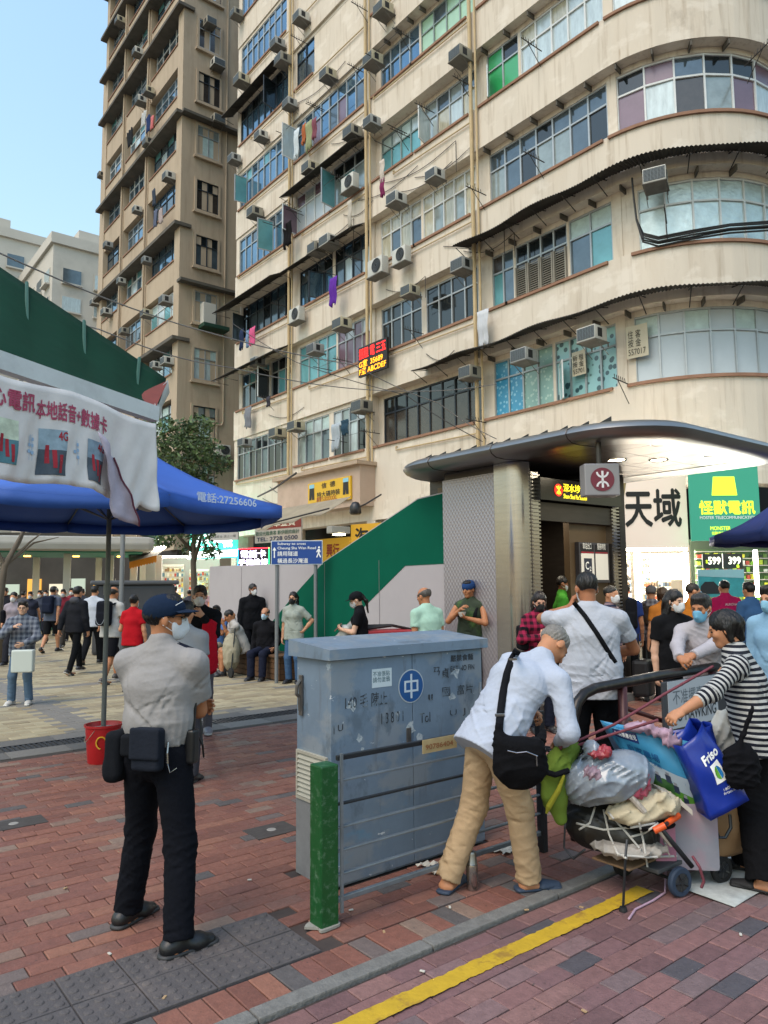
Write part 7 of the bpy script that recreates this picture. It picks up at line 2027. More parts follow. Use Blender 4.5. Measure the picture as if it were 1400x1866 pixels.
ft = MB(); ft.poly([(2.175 + (.085 + .02 * math.sin(a * 3.1) + .012 * math.sin(a * 7)) * math.cos(a), 3.245 + (.085 + .018 * math.sin(a * 2.3)) * math.sin(a), .009) for a in np.linspace(0, 6.2832, 25)[:-1]]); ft.build('mortar_foot', mat('mortar', '#8c8a83', .9, var=.2, scale=30), post, solid=.012)
rail = empty('low_railing', (3.0, 3.21, 0), 'low railing of thin horizontal bars in front of the cabinet', 'railing')
rm = mat('rail_grey', '#7a838b', .4, metal=.5, var=.25, scale=9); rmd = mat('rail_dark', '#2b2e33', .4, metal=.4, var=.3, scale=9)
for i, z in enumerate((.815, .700, .585, .470, .355, .240, .120)):
 MB().bevbox((2.230, 3.199, z - (.013 if i in (0, 6) else .006)), (3.80, 3.223, z + (.013 if i in (0, 6) else .006)), .004).build('bar', rmd if i in (0, 2) else rm, rail)
MB().box((2.240, 3.186, .06), (2.254, 3.1985, .84)).build('end_bar', rm, rail); MB().bevbox((3.80, 3.186, 0), (3.845, 3.236, .88), .005).build('end_post', rmd, rail)
cd = empty('paper_card', AY(800, 1360, 3.19), 'yellowed card with a phone number tied to the top rail', 'card')
a = AY(770, 1374, 3.191); b = AY(832, 1360, 3.191); zt = AY(770, 1349, 3.191).z
MB().box((a.x, 3.187, a.z), (b.x, 3.191, zt)).build('card', mat('card_buff', '#a8946a', .7, var=.15, scale=20), cd)
lettering('lettering', '90786404', (a.x + .02, 3.1865, a.z + .02), (1, 0, 0), (0, 0, 1), 1, mat('card_ink', '#8a5a38', .7), cd, width=(b.x - a.x) * .8, height=(zt - a.z) * .36, bold=.02, off=.001)

bar = empty('pipe_barrier', (5.1, 3.21, 0), 'black bent pipe barrier with worn red posts and a no hawking plate', 'barrier')
pk = mat('pipe_black', '#23201f', .35, metal=.4, var=.3, scale=7, dirt='#6b5f5a', dscale=6, damt=.5); pr_ = mat('pipe_red', '#4a2220', .4, metal=.2, var=.3, scale=9)
MB().tube([(4.16, 3.21, 0), (4.16, 3.21, .70), (4.175, 3.21, .80), (4.22, 3.21, .885), (4.30, 3.21, .94), (4.42, 3.21, .965), (5.2, 3.21, .985), (7.6, 3.21, 1.0)], .037, 12).build('top_pipe', pk, bar, smooth=True)
for x in (4.75, 6.03, 7.3): MB().cyl((x, 3.21, 0), (x, 3.21, .95), .034, n=12).build('post', pr_, bar, smooth=True)
MB().tube([(4.75, 3.21, .80), (5.08, 3.21, .70), (6.03, 3.21, .40)], .018, 8).build('brace', pr_, bar, smooth=True)
MB().tube([(4.16, 3.21, .22), (7.6, 3.21, .24)], .02, 8).build('lower_pipe', pk, bar, smooth=True)
MB().bevbox((5.18, 3.15, .46), (6.42, 3.17, .945), .008).build('backing_plate', mat('plate_dark', '#3b3d42', .5, var=.1, scale=5), bar)
a = AY(1219, 1300, 3.145); b = AY(1292, 1300, 3.145); zt = AY(1219, 1243, 3.145).z; zb = AY(1222, 1330, 3.145).z
MB().box((a.x, 3.143, zb), (b.x + .15, 3.149, zt)).build('notice', mat('notice_white', '#a4aab0', .6), bar)
lettering('lettering', '不准擺賣', (a.x + .06, 3.1425, zb + (zt - zb) * .5), (1, 0, 0), (0, 0, 1), 1, mat('notice_ink', '#5a636b', .6), bar, width=.45, height=.11, off=.001)
lettering('lettering', 'NO HAWKING', (a.x + .04, 3.1425, zb + (zt - zb) * .14), (1, 0, 0), (0, 0, 1), 1, mat('notice_ink2', '#2a3036', .6), bar, width=.66, height=.085, bold=.02, off=.001)

# bits of street furniture in the background
fb1 = empty('foam_box', D(700, 1135, 10.8), 'white polystyrene crate with red lid and yellow tape behind the cabinet', 'crate')
p = D(705, 1180, 10.8); p.z = 0; R1 = Matrix.Rotation(-.35, 3, 'Z')
MB().bevbox((-.33, -.22, .40), (.33, .22, .98), .02, R=R1, o=p).build('crate', mat('foam', '#b3aca4', .8), fb1); MB().bevbox((-.35, -.24, .98), (.35, .24, 1.04), .015, R=R1, o=p).build('lid', mat('lid_red', '#a12a30', .5), fb1)
MB().box((-.335, -.225, .62), (.335, .225, .68), R=R1, o=p).build('tape', mat('tape_yellow', '#a8843a', .5), fb1); MB().box((-.3, -.2, 0), (.3, .2, .40), R=R1, o=p).build('base_crate', mat('crate_dark', '#4a4640', .7), fb1)
for i in range(3): MB().tube([p + R1 @ Vector((-.3, .05 * i, 1.06 + .02 * i)), p + R1 @ Vector((.1, .05 * i, 1.10)), p + R1 @ Vector((.55, .06 * i - .05, 1.0))], .02, 6).build('umbrella_stick', mat('stick_dark', '#1f1c1b', .6), fb1)
wb_ = empty('plastic_crate', D(600, 1145, 11.3), 'pale plastic tub leaning by the sign post', 'tub'); p = D(598, 1160, 11.3); p.z = 0
MB().bevbox((-.32, -.2, .45), (.30, .2, .78), .06, R=Matrix.Rotation(.15, 3, 'Y'), o=p).build('tub', mat('tub_white', '#8f9399', .6), wb_); MB().box((-.25, -.15, 0), (.25, .15, .5), o=p).build('stand', mat('stand_wood', '#5a4a3a', .8), wb_)
pbg = empty('paper_bundle', D(637, 1148, 10.6), 'stack of clear plastic bags in front of the phone reading woman', 'bag'); p = D(637, 1148, 10.6); p.z = 0
blob('bags', [RBox((p.x, p.y, .75), (.13, .10, .38), .05)], mat('bag_clear', '#9fa3a0', .4, var=.1), pbg, .02, disp=folds(.008, .7, 3))
# ------------------------------------------------------------------ hand cart and its load
ct = empty('hand_cart', (3.8, 2.3, 0), 'loaded two wheeled hand cart tied with string on the yellow line', 'cart')
tyre = mat('tyre_black', '#17181a', .7, bump=.2, bscale=60); hub_m = mat('hub_dark', '#2c2e31', .5); frame_m = mat('cart_frame', '#33363a', .4, metal=.5, var=.3, scale=12)
def wheel(c, r, ax, w=.035, blue_=None):
 c = Vector(c); ax = Vector(ax).normalized(); u = ax.orthogonal().normalized(); v = ax.cross(u)
 T = MB(); rows = []
 for i in range(29):
  t = 2 * math.pi * i / 28; d = u * math.cos(t) + v * math.sin(t)
  rows.append([c + d * rr + ax * ww for rr, ww in ((r * .62, -w * .5), (r * .9, -w * .5), (r, -w * .25), (r, w * .25), (r * .9, w * .5), (r * .62, w * .5), (r * .62, -w * .5))])
 T.grid(rows); wh = T.build('wheel', blue_ or tyre, ct, smooth=True, auto=True)
 b = MB(); b.cyl(c - ax * w * .45, c + ax * w * .45, r * .60, n=20); b.build('rim', hub_m, wh)
 b = MB().cyl(c - ax * w * .62, c + ax * w * .62, r * .18, n=12); b.build('hub', frame_m, wh)
 for i in range(5):
  t = 2 * math.pi * i / 5; d = u * math.cos(t) + v * math.sin(t); MB().tube([c + d * r * .15 - ax * w * .5, c + d * r * .58 - ax * w * .5], .006, 5).build('spoke', frame_m, wh)
w1 = G(1240, 1634); w2 = G(1316, 1609)
wax = (.25, 1, 0)
wheel((w1.x, w1.y, .078), .078, wax, blue_=mat('tyre_blue', '#25354a', .7)); wheel((w2.x, w2.y, .075), .075, wax); wheel((w1.x + .02, w1.y + .36, .078), .078, wax); wheel((w2.x + .02, w2.y + .36, .075), .075, wax)
MB().bevbox((3.72, 2.335, .135), (4.40, 2.60, .158), .006).build('deck', mat('deck_grey', '#3e4042', .7, var=.2, scale=8), ct)
MB().tube([(w1.x, w1.y - .0, .078), (w1.x + .02, w1.y + .36, .078)], .010, 6).build('axle', frame_m, ct); MB().tube([(w2.x, w2.y, .075), (w2.x + .02, w2.y + .36, .075)], .010, 6).build('axle', frame_m, ct)
for dy in (0.0, .30):
 pts = [D(1262, 1580, 3.92), D(1205, 1510, 3.98), D(1165, 1465, 4.02), D(1140, 1432, 4.05), D(1112, 1405, 4.08), D(1080, 1388, 4.12), D(1042, 1383, 4.2)]
 MB().tube([p + Vector((dy * .35, dy, 0)) for p in pts], .0135, 9).build('handle_bar', frame_m, ct, smooth=True)
MB().tube([D(1042, 1383, 4.2), D(1042, 1383, 4.2) + Vector((.105, .30, 0))], .0135, 9).build('handle_grip', frame_m, ct, smooth=True)
for a, b in ((1150, 1175), (1195, 1225)):
 p = D(a, 1452 + (a - 1150) * 1.15, 3.99); q = D(b, 1480 + (b - 1175) * 1.2, 3.97); MB().tube([p, q], .0165, 8).build('bar_sleeve', mat('sleeve_pale', '#a59c92', .7, var=.4, scale=60), ct)
s0 = G(1136, 1660); MB().tube([(s0.x, s0.y, .02), tuple(D(1140, 1560, 3.86)), tuple(D(1143, 1530, 3.9))], .007, 6).build('prop_stick', rmd, ct); MB().cyl((s0.x, s0.y, 0), (s0.x, s0.y, .02), .022, .018, 12).build('prop_foot', tyre, ct)
crd = mat('cardboard', '#7d6248', .85, var=.2, scale=8)
MB().bevbox((3.58, 2.42, .160), (4.10, 2.66, .172), .005).build('cardboard_sheet', crd, ct)

def soft(name, label, cat, prims, m, h=.012, amp=.006, fr=.9, seed=1, **k):
 r = empty(name, tuple(float(x) for x in (prims[0].c if hasattr(prims[0], 'c') else prims[0].a)), label, cat, 'load tied on the hand cart')
 r.location.z = 0
 blob(k.pop('part', 'body'), prims, m, r, h, disp=folds(amp, fr, seed), **k); return r
def V(p): return np.array(p, np.float32)
camR = np.array([list(CR0), list(f_), [0, 0, 1]], np.float32).T
# dark bin / pans at the lower left of the load
soft('black_bundle', 'black bundle of pans and bags low on the cart, tied with white string', 'bundle', [Ell(V(D(1100, 1500, 4.25)), (.22, .16, .15), camR), Ell(V(D(1150, 1520, 4.15)), (.16, .14, .12), camR, .03), Ell(V(D(1065, 1480, 4.3)), (.10, .12, .17), camR, .03)], mat('bundle_black', '#1a1815', .45, var=.4, scale=14, bump=.4, bscale=20), .014, .010, 1.0, 2)
soft('rag_bundle', 'torn white paper and rags under the black bundle on the cart deck', 'rags', [Ell(V(D(1150, 1545, 4.05)), (.19, .12, .035), camR), Ell(V(D(1110, 1535, 4.15)), (.12, .10, .04), camR, .02)], mat('rag_white', '#97918a', .8, var=.3, scale=18), .010, .012, 1.4, 5)
# clear plastic sack
sk = soft('plastic_sack', 'swollen clear plastic sack with grey and pink cloth at the top of the cart', 'sack', [Ell(V(D(1100, 1418, 4.12)), (.215, .16, .132), camR), Ell(V(D(1140, 1405, 4.10)), (.15, .14, .115), camR, .05), Ell(V(D(1058, 1430, 4.15)), (.10, .12, .11), camR, .05), Cone(V(D(1085, 1378, 4.1)), V(D(1080, 1366, 4.1)), .035, .05, k=.05)],
  mat('sack_film', '#7e8894', .28, var=.30, scale=9, bump=.8, bscale=16, spec=.6, coat=.3), .009, .009, 1.2, 7)
for nm, c_, pr in (('pink_cloth', '#a3485c', ((1150, 1436, 4.04, .095, .06), (1172, 1412, 4.05, .035, .07))), ('red_cloth', '#94323a', ((1093, 1374, 4.05, .055, .018), (1104, 1366, 4.06, .025, .02))), ('rose_cloth', '#8c7480', ((1080, 1410, 4.035, .05, .045),))):
 blob(nm, [Ell(V(D(x, y, d)), (a, .06, c), camR, .02) for x, y, d, a, c in pr], mat('sack_' + nm, c_, .35, var=.35, scale=14, bump=.8, bscale=16), sk, .008, disp=folds(.009, 1.3, 3))
# cream cloth bag
soft('cloth_bag', 'cream drawstring cloth bag below the plastic sack', 'cloth bag', [Ell(V(D(1185, 1466, 4.08)), (.17, .11, .078), camR), Ell(V(D(1150, 1482, 4.05)), (.13, .10, .055), camR, .04), Cone(V(D(1210, 1455, 4.0)), V(D(1224, 1475, 3.98)), .035, .028, k=.03)], cloth('#b3a88f', 'bagcloth'), .010, .008, 1.1, 9)
soft('black_pouch', 'black folded pouch under the cream bag on the cart', 'pouch', [Ell(V(D(1180, 1500, 4.05)), (.15, .10, .03), camR)], cloth('#171718', 'bagcloth'), .012, .004, 1, 4)
og = empty('orange_handle', D(1205, 1500, 3.95), 'bright orange tool handle poking out below the cream bag', 'handle')
MB().cyl(D(1192, 1514, 3.9), D(1212, 1504, 3.9), .018, .018, 14).build('grip', mat('grip_orange', '#d2521a', .5), og); MB().cyl(D(1216, 1500, 3.95), D(1236, 1486, 4.02), .016, .018, 14).build('grip', mat('grip_orange', '#d2521a', .5), og); MB().cyl(D(1211, 1504, 3.9), D(1218, 1499, 3.96), .010, n=10).build('shaft', frame_m, og)
# milky storage box, tinted pink in patches over its pink content
bxr = empty('storage_box', D(1250, 1520, 4.2), 'milky plastic storage box with pink content inside, right half of the cart', 'box')
c = D(1232, 1512, 4.27); MB().bevbox((-.175, -.14, -.18), (.20, .16, .19), .03, R=Matrix.Rotation(-.12, 3, 'Z') @ Matrix((CR0, f_, Vector((0, 0, 1)))).transposed(), o=c).build('box', layer(mat('milky', '#8c8c96', .35, var=.15, scale=5), '#a08390', 3, .45, .6, (1, 1, 1), .8), bxr, smooth=True, auto=True)
c2 = D(1208, 1520, 4.125); MB().bevbox((-.045, -.004, -.15), (.07, .004, .05), .003, R=Matrix((CR0, f_, Vector((0, 0, 1)))).transposed(), o=c2).build('pink_content', mat('milky_pink', '#b0758a', .4, var=.25, scale=9), bxr)
# printed bags: a surface function F(u, v, out) so print lies on it
def bag(name, label, corners, depth, col, seed, crink=.008, n=14):
 TLc, TRc, BRc, BLc = corners; r = np.random.default_rng(seed); ph = r.uniform(0, 6.28, 8)
 dv = Vector(depth); nrm = (TRc - TLc).cross(BLc - TLc).normalized()
 if nrm.dot(CAM - TLc) < 0: nrm = -nrm
 def F(u, v, e=0.0):
  p = TLc.lerp(TRc, u).lerp(BLc.lerp(BRc, u), v)
  w = crink * (math.sin(6 * u + 5 * v + ph[0]) + .8 * math.sin(11 * v - 7 * u + ph[1]) + .5 * abs(math.sin(9 * u + 14 * v + ph[2])))
  bulge = .03 * math.sin(math.pi * u) * math.sin(math.pi * min(1, .15 + v * .85))
  return p + nrm * (w + bulge + e)
 rt = empty('shopping_bag', (TLc + BRc) / 2, label, 'bag', 'load tied on the hand cart')
 rt.location.z = 0
 U = np.linspace(0, 1, n)
 b = MB(); b.grid([[F(u, v) for u in U] for v in U])
 b.grid([[F(u, v) + dv + nrm * 0 for u in U] for v in U])
 for e, s_ in (('l', 0.0), ('r', 1.0)):
  b.grid([[F(s_, v) , F(s_, v) + dv * .5 + (TRc - TLc).normalized() * (.02 if s_ else -.02) * math.sin(v * 5 + 1), F(s_, v) + dv] for v in U])
 b.grid([[F(u, 1), F(u, 1) + dv] for u in U])
 b.build('bag', col, rt, smooth=True, solid=.002, auto=True)
 return rt, F
def flet(rt, F, tx, u0, v0, u1, v1, m, bold=.02):
 """lettering on a bag: lower-left (u0, v0) to the upper-right corner (u1, v1)"""
 o = lettering('lettering', tx, (0, 0, 0), (1, 0, 0), (0, 1, 0), 1, m, None, width=1, height=1, bold=bold, off=0)
 me = o.data; n = len(me.vertices); co = np.empty(n * 3, np.float32); me.vertices.foreach_get('co', co); co = co.reshape(-1, 3)
 for i in range(n): me.vertices[i].co = F(u0 + (u1 - u0) * co[i, 0], v0 + (v1 - v0) * co[i, 1], .005)
 me.update(); hang(o, rt)
def fpatch(rt, F, u0, v0, u1, v1, m, name='print', n=7, e=.0035, shape=None):
 MB().grid([[F(u0 + (u1 - u0) * (a + (shape(a, b) if shape else 0)), v0 + (v1 - v0) * b, e) for a in np.linspace(0, 1, n)] for b in np.linspace(0, 1, n)]).build(name, m, rt, smooth=True)
vin = lambda nm, c, **k: mat('vinyl_' + nm, c, .32, var=.10, scale=9, spec=.5, **k)
rt, F = bag('bag', 'large sky blue printed carrier bag lying across the cart', (D(1112, 1322, 4.25), D(1268, 1352, 4.15), D(1292, 1495, 4.12), D(1150, 1402, 4.28)), f_ * .20, vin('sky', '#3f8fb8'), 3)
fpatch(rt, F, .01, .02, .30, .20, vin('navy', '#1c2f66'), 'print_panel'); flet(rt, F, 'Friso美素佳兒', .03, .15, .28, .05, wht)
fpatch(rt, F, .02, .52, .99, .80, vin('cloudwhite', '#a9b8c4'), 'print_cloud'); fpatch(rt, F, .05, .80, .99, .99, vin('grass', '#4f8a2a'), 'print_grass'); fpatch(rt, F, .30, .70, .60, .88, vin('grass_d', '#2f5a2c'), 'print_hill', e=.0045)
flet(rt, F, '自家農場', .12, .44, .50, .30, mat('print_dblue', '#1f5c90', .5)); flet(rt, F, '荷蘭牛奶粉', .26, .54, .50, .47, mat('print_dblue', '#1f5c90', .5))
for u, v in ((.52, .60), (.60, .72), (.38, .68), (.70, .86)):
 fpatch(rt, F, u, v, u + .07, v + .12, vin('figure', '#26324a'), 'print_figure', 4, .006); fpatch(rt, F, u + .015, v - .05, u + .055, v, vin('figure_top', '#8d8f96'), 'print_figure', 4, .006)
rt, F = bag('bag', 'royal blue milk powder carrier bag standing upright beside the woman in stripes', (D(1244, 1360, 4.02), D(1282, 1318, 4.10), D(1365, 1458, 4.0), D(1296, 1496, 3.96)), Vector((.10, .13, 0)), vin('royal', '#16308f'), 5, .006)
flet(rt, F, 'Friso', .30, .36, .88, .25, wht, .05); fpatch(rt, F, .42, .40, .76, .64, wht, 'print_panel')
MB().poly([F(.58 + .11 * math.cos(t), .52 + .08 * math.sin(t), .006) for t in np.linspace(1.57, 4.71, 10)]).build('print_heart', vin('hgreen', '#5a9a32'), rt); MB().poly([F(.59 + .11 * math.cos(t), .52 + .08 * math.sin(t), .006) for t in np.linspace(-1.57, 1.57, 10)]).build('print_heart', vin('hblue', '#2a78b8'), rt)
flet(rt, F, '1800-000\nfriso.com', .50, .80, .92, .72, wht, 0)
rt, F = bag('bag', 'royal blue printed bag folded open behind the sky blue one', (D(1200, 1345, 4.3), D(1300, 1322, 4.3), D(1320, 1440, 4.3), D(1220, 1440, 4.3)), f_ * .12, vin('royal', '#16308f'), 15, .012)
soft('newspaper_wad', 'crumpled pale papers and magazines stuffed behind the blue bags', 'papers', [Ell(V(D(1330, 1335, 4.45)), (.12, .07, .14), camR), Ell(V(D(1345, 1375, 4.4)), (.10, .07, .12), camR, .02)], mat('paper_pale', '#a8a9a4', .8, var=.2, scale=9), .012, .016, 1.3, 6)
soft('pink_scraps', 'pink and brown paper scraps at the mouth of the sky blue bag', 'scraps', [Ell(V(D(1165, 1325, 4.2)), (.09, .05, .03), camR), Ell(V(D(1205, 1335, 4.18)), (.07, .05, .025), camR, .02), Ell(V(D(1225, 1352, 4.14)), (.05, .03, .03), camR, .02)], mat('paper_pink', '#a98b9c', .7, var=.45, scale=16), .010, .014, 1.5, 3)
rt, F = bag('bag', 'brown paper carrier bag with a dark strap at the right end of the cart', (D(1292, 1478, 4.2), D(1362, 1462, 4.25), D(1382, 1550, 4.25), D(1296, 1566, 4.2)), f_ * .16, mat('kraft', '#8a6a48', .8, var=.12, scale=7), 8, .006)
MB().tube([D(1306, 1486, 4.15), D(1304, 1510, 4.13), D(1310, 1526, 4.13), D(1322, 1526, 4.13), D(1332, 1508, 4.14), D(1330, 1484, 4.16)], .009, 6).build('strap', frame_m, rt)
bk2 = empty('open_book', D(1222, 1455, 4.0), 'open paper booklets wedged under the sky blue bag', 'booklet')
for p, q in (((1205, 1440), (1230, 1450)), ((1238, 1455), (1262, 1476))):
 a, b = D(*p, 4.05), D(*q, 4.03); d_ = (b - a); MB().prism([a, b, b + Vector((0, 0, -.03)), a + Vector((0, 0, -.03))], f_ * .15).build('booklet', mat('paper_page', '#b5aea2', .8), bk2)
# green jacket over the handle
gj = soft('green_jacket', 'lime green jacket with black band hung over the cart handle', 'jacket', [Cone(V(D(1035, 1365, 4.2)), V(D(1012, 1400, 4.16)), .065, .075), Cone(V(D(1012, 1400, 4.16)), V(D(1012, 1450, 4.14)), .060, .066, k=.05), Cone(V(D(1010, 1450, 4.14)), V(D(1022, 1492, 4.12)), .062, .036, k=.05), Cone(V(D(998, 1400, 4.15)), V(D(996, 1448, 4.12)), .035, .030, k=.03)], cloth('#647a32', 'jacketcloth'), .009, .011, 1.2, 12)
MB().tube([D(990, 1405, 4.06), D(1012, 1412, 4.05), D(1036, 1404, 4.08)], .016, 8).build('black_band', cloth('#15161a', 'band'), gj)
MB().tube([D(1028, 1412, 4.06), D(1018, 1440, 4.05), D(1000, 1470, 4.05), D(996, 1482, 4.06)], [.008, .014, .016, .006], 8).build('yellow_lining', cloth('#8d8a2e', 'lining'), gj)
# strings, straps and ropes
wst = mat('string_white', '#b5b2ac', .7)
LOAD = bvh(*[o for o in bpy.data.objects if o.type == 'MESH' and o.parent and o.parent.name.split('.')[0] in ('black_bundle', 'rag_bundle', 'cloth_bag', 'black_pouch', 'storage_box', 'plastic_sack', 'hand_cart')])
for i, pts in enumerate((((1050, 1500, 4.05), (1100, 1512, 3.98), (1150, 1508, 3.94), (1195, 1500, 3.95)), ((1085, 1470, 4.0), (1075, 1500, 4.0), (1055, 1512, 4.03)), ((1100, 1475, 3.98), (1110, 1520, 3.93), (1125, 1555, 3.92), (1145, 1566, 3.92)), ((1108, 1480, 3.97), (1140, 1515, 3.93), (1165, 1545, 3.9)),
        ((1165, 1500, 3.95), (1172, 1530, 3.9), (1180, 1580, 3.88)), ((1125, 1558, 3.9), (1180, 1562, 3.86), (1235, 1560, 3.84)), ((1150, 1525, 3.93), (1175, 1518, 3.92), (1200, 1500, 3.94)))):
 o = band([snap(LOAD, a, b_, .006, 4.05) for a, b_ in subdiv([(p[0], p[1]) for p in pts], 6)], .011, wst, None, 'packing_strap', .002); tag(o, ['white packing strap round the middle of the black bundle', 'short white string at the left side of the black bundle', 'white strap hanging down the front of the bundle to the deck', 'white strap crossing the bundle towards the wheel', 'white strap dropping from the handle bar to the axle', 'long white tape lying along the cart deck', 'white strap looped over the handle bar sleeve'][i], 'strap', 'straps on the hand cart')
rope = mat('rope_red', '#6e3540', .8, var=.5, scale=90)
def ropeline(pts, r, label, m=rope, tw=True):
 P = []
 for a, b in zip(pts[:-1], pts[1:]):
  n = max(4, int((b - a).length / .02))
  for i in range(n): P.append(a.lerp(b, i / n))
 P.append(pts[-1]); tag(MB().tube(P, [r * (1 + (.18 if tw and i % 2 else 0)) for i in range(len(P))], 6).build('rope', m, None, smooth=True), label, 'rope')
ropeline([D(1038, 1357, 4.22), D(1120, 1320, 4.2), D(1216, 1262, 4.2), D(1300, 1214, 4.28)], .0075, 'red and white rope pulled tight to the raised hand')
ropeline([D(1042, 1362, 4.2), D(1110, 1340, 4.12), D(1200, 1312, 4.02)], .0075, 'second red rope running to the lower hand')
ropeline([D(1022, 1366, 4.12), D(1028, 1345, 4.1), D(1022, 1336, 4.12), D(1014, 1345, 4.14), D(1022, 1366, 4.14)], .006, 'loop of red rope at the cart handle')
ropeline([D(1262, 1560, 3.9), D(1275, 1580, 3.86), D(1283, 1606, 3.86), D(1278, 1618, 3.86)], .007, 'frayed red rope hanging by the wheel'); ropeline([G(1214, 1604) + Vector((0, 0, .06)), G(1212, 1630) + Vector((0, 0, .01)), G(1190, 1644) + Vector((0, 0, .008)), G(1158, 1660) + Vector((0, 0, .008)), G(1146, 1678) + Vector((0, 0, .008))], .006, 'lilac cord trailing on the paving under the cart', mat('cord_lilac', '#a78a9c', .7), False)
ropeline([D(1030, 1500, 4.1), D(1028, 1545, 4.1), D(1045, 1565, 4.05), D(1066, 1548, 4.0)], .006, 'black elastic cord looped below the green jacket', mat('cord_black', '#1f2126', .6), False)
# newspaper on the ground, flask, litter
npm = mat('newsprint', '#a3a7a5', .85, var=.25, scale=25)
o = MB().grid([[Vector((a, b, .006 + .006 * abs(math.sin(7 * a + 5 * b)))) for a in np.linspace(G(1258, 1628).x, G(1385, 1562).x, 8)] for b in np.linspace(2.04, 2.42, 6)]).build('newspaper', npm, None, smooth=True, solid=.002); tag(o, 'flattened newspaper sheets lying under the cart wheels', 'newspaper')
fk = empty('steel_flask', G(860, 1618), 'steel vacuum flask standing on the bricks between the bending man and the railing', 'flask'); p = G(861, 1620)
fk.location = (p.x, p.y, 0); MB().lathe([(0, 0), (.031, 0), (.033, .005), (.033, .125), (.031, .135)], (p.x, p.y, 0), 20).build('body', steel, fk, smooth=True, auto=True); MB().lathe([(.031, .137), (.029, .14), (.027, .19), (.022, .203), (0, .206)], (p.x, p.y, 0), 20).build('cup_lid', mat('lid_steel', '#7d7c7c', .3, metal=.9), fk, smooth=True, auto=True)
lit = random.Random(4); LM = [mat('litter_white', '#b8b4aa', .8), mat('litter_tan', '#a08462', .8)]
def paper(px, py, s_, label, m=None, k=6):
 p = G(px, py); n = 6
 rows = [[Vector((p.x + s_ * (i / 5 - .5) + .2 * s_ * math.sin(j), p.y + s_ * .7 * (j / 5 - .5), .008 + .018 * abs(math.sin(i * 1.9 + j * 1.3 + px)))) for i in range(n)] for j in range(n)]
 tag(MB().grid(rows).build('litter', m or LM[0], None, smooth=False, solid=.002), label, 'litter')
paper(920, 1552, .17, 'printed leaflet dropped behind the bending man', npm); paper(780, 1580, .10, 'white tissue scrap under the bottom rail'); paper(795, 1592, .09, 'second torn tissue beside the bottom rail')
for i, (px, py) in enumerate(((745, 1604), (700, 1700), (770, 1772), (610, 1480), (820, 1655), (1060, 1655), (640, 1660), (300, 1820), (200, 1740), (960, 1660), (1350, 1705), (1065, 1845), (455, 1605), (120, 1620))):
 p = G(px, py); tag(MB().bevbox((-.012, -.006, 0), (.012, .006, .006), .002, R=Matrix.Rotation(i, 3, 'Z'), o=(p.x, p.y, .003)).build('litter', LM[i % 2]), 'tiny paper crumb on the paving', 'litter', 'paper crumbs on the paving')
# ------------------------------------------------------------------ the people in the photograph
def gp(px, d):                       # ground point under a photo column at a depth
 p = D(px, 1065, d); return Vector((p.x, p.y, 0))
def LO(at_, face, w, z0=0.0):        # world point to a person's own frame
 a = YAW - math.radians(face) - math.pi / 2; v = Vector(w) - Vector((at_[0], at_[1], z0)); c, s = math.cos(-a), math.sin(-a)
 return (v.x * c - v.y * s, v.x * s + v.y * c, v.z)
def sc(t, h): k = 1.72 / h; return tuple(x * k for x in t)
BLK = '#141519'
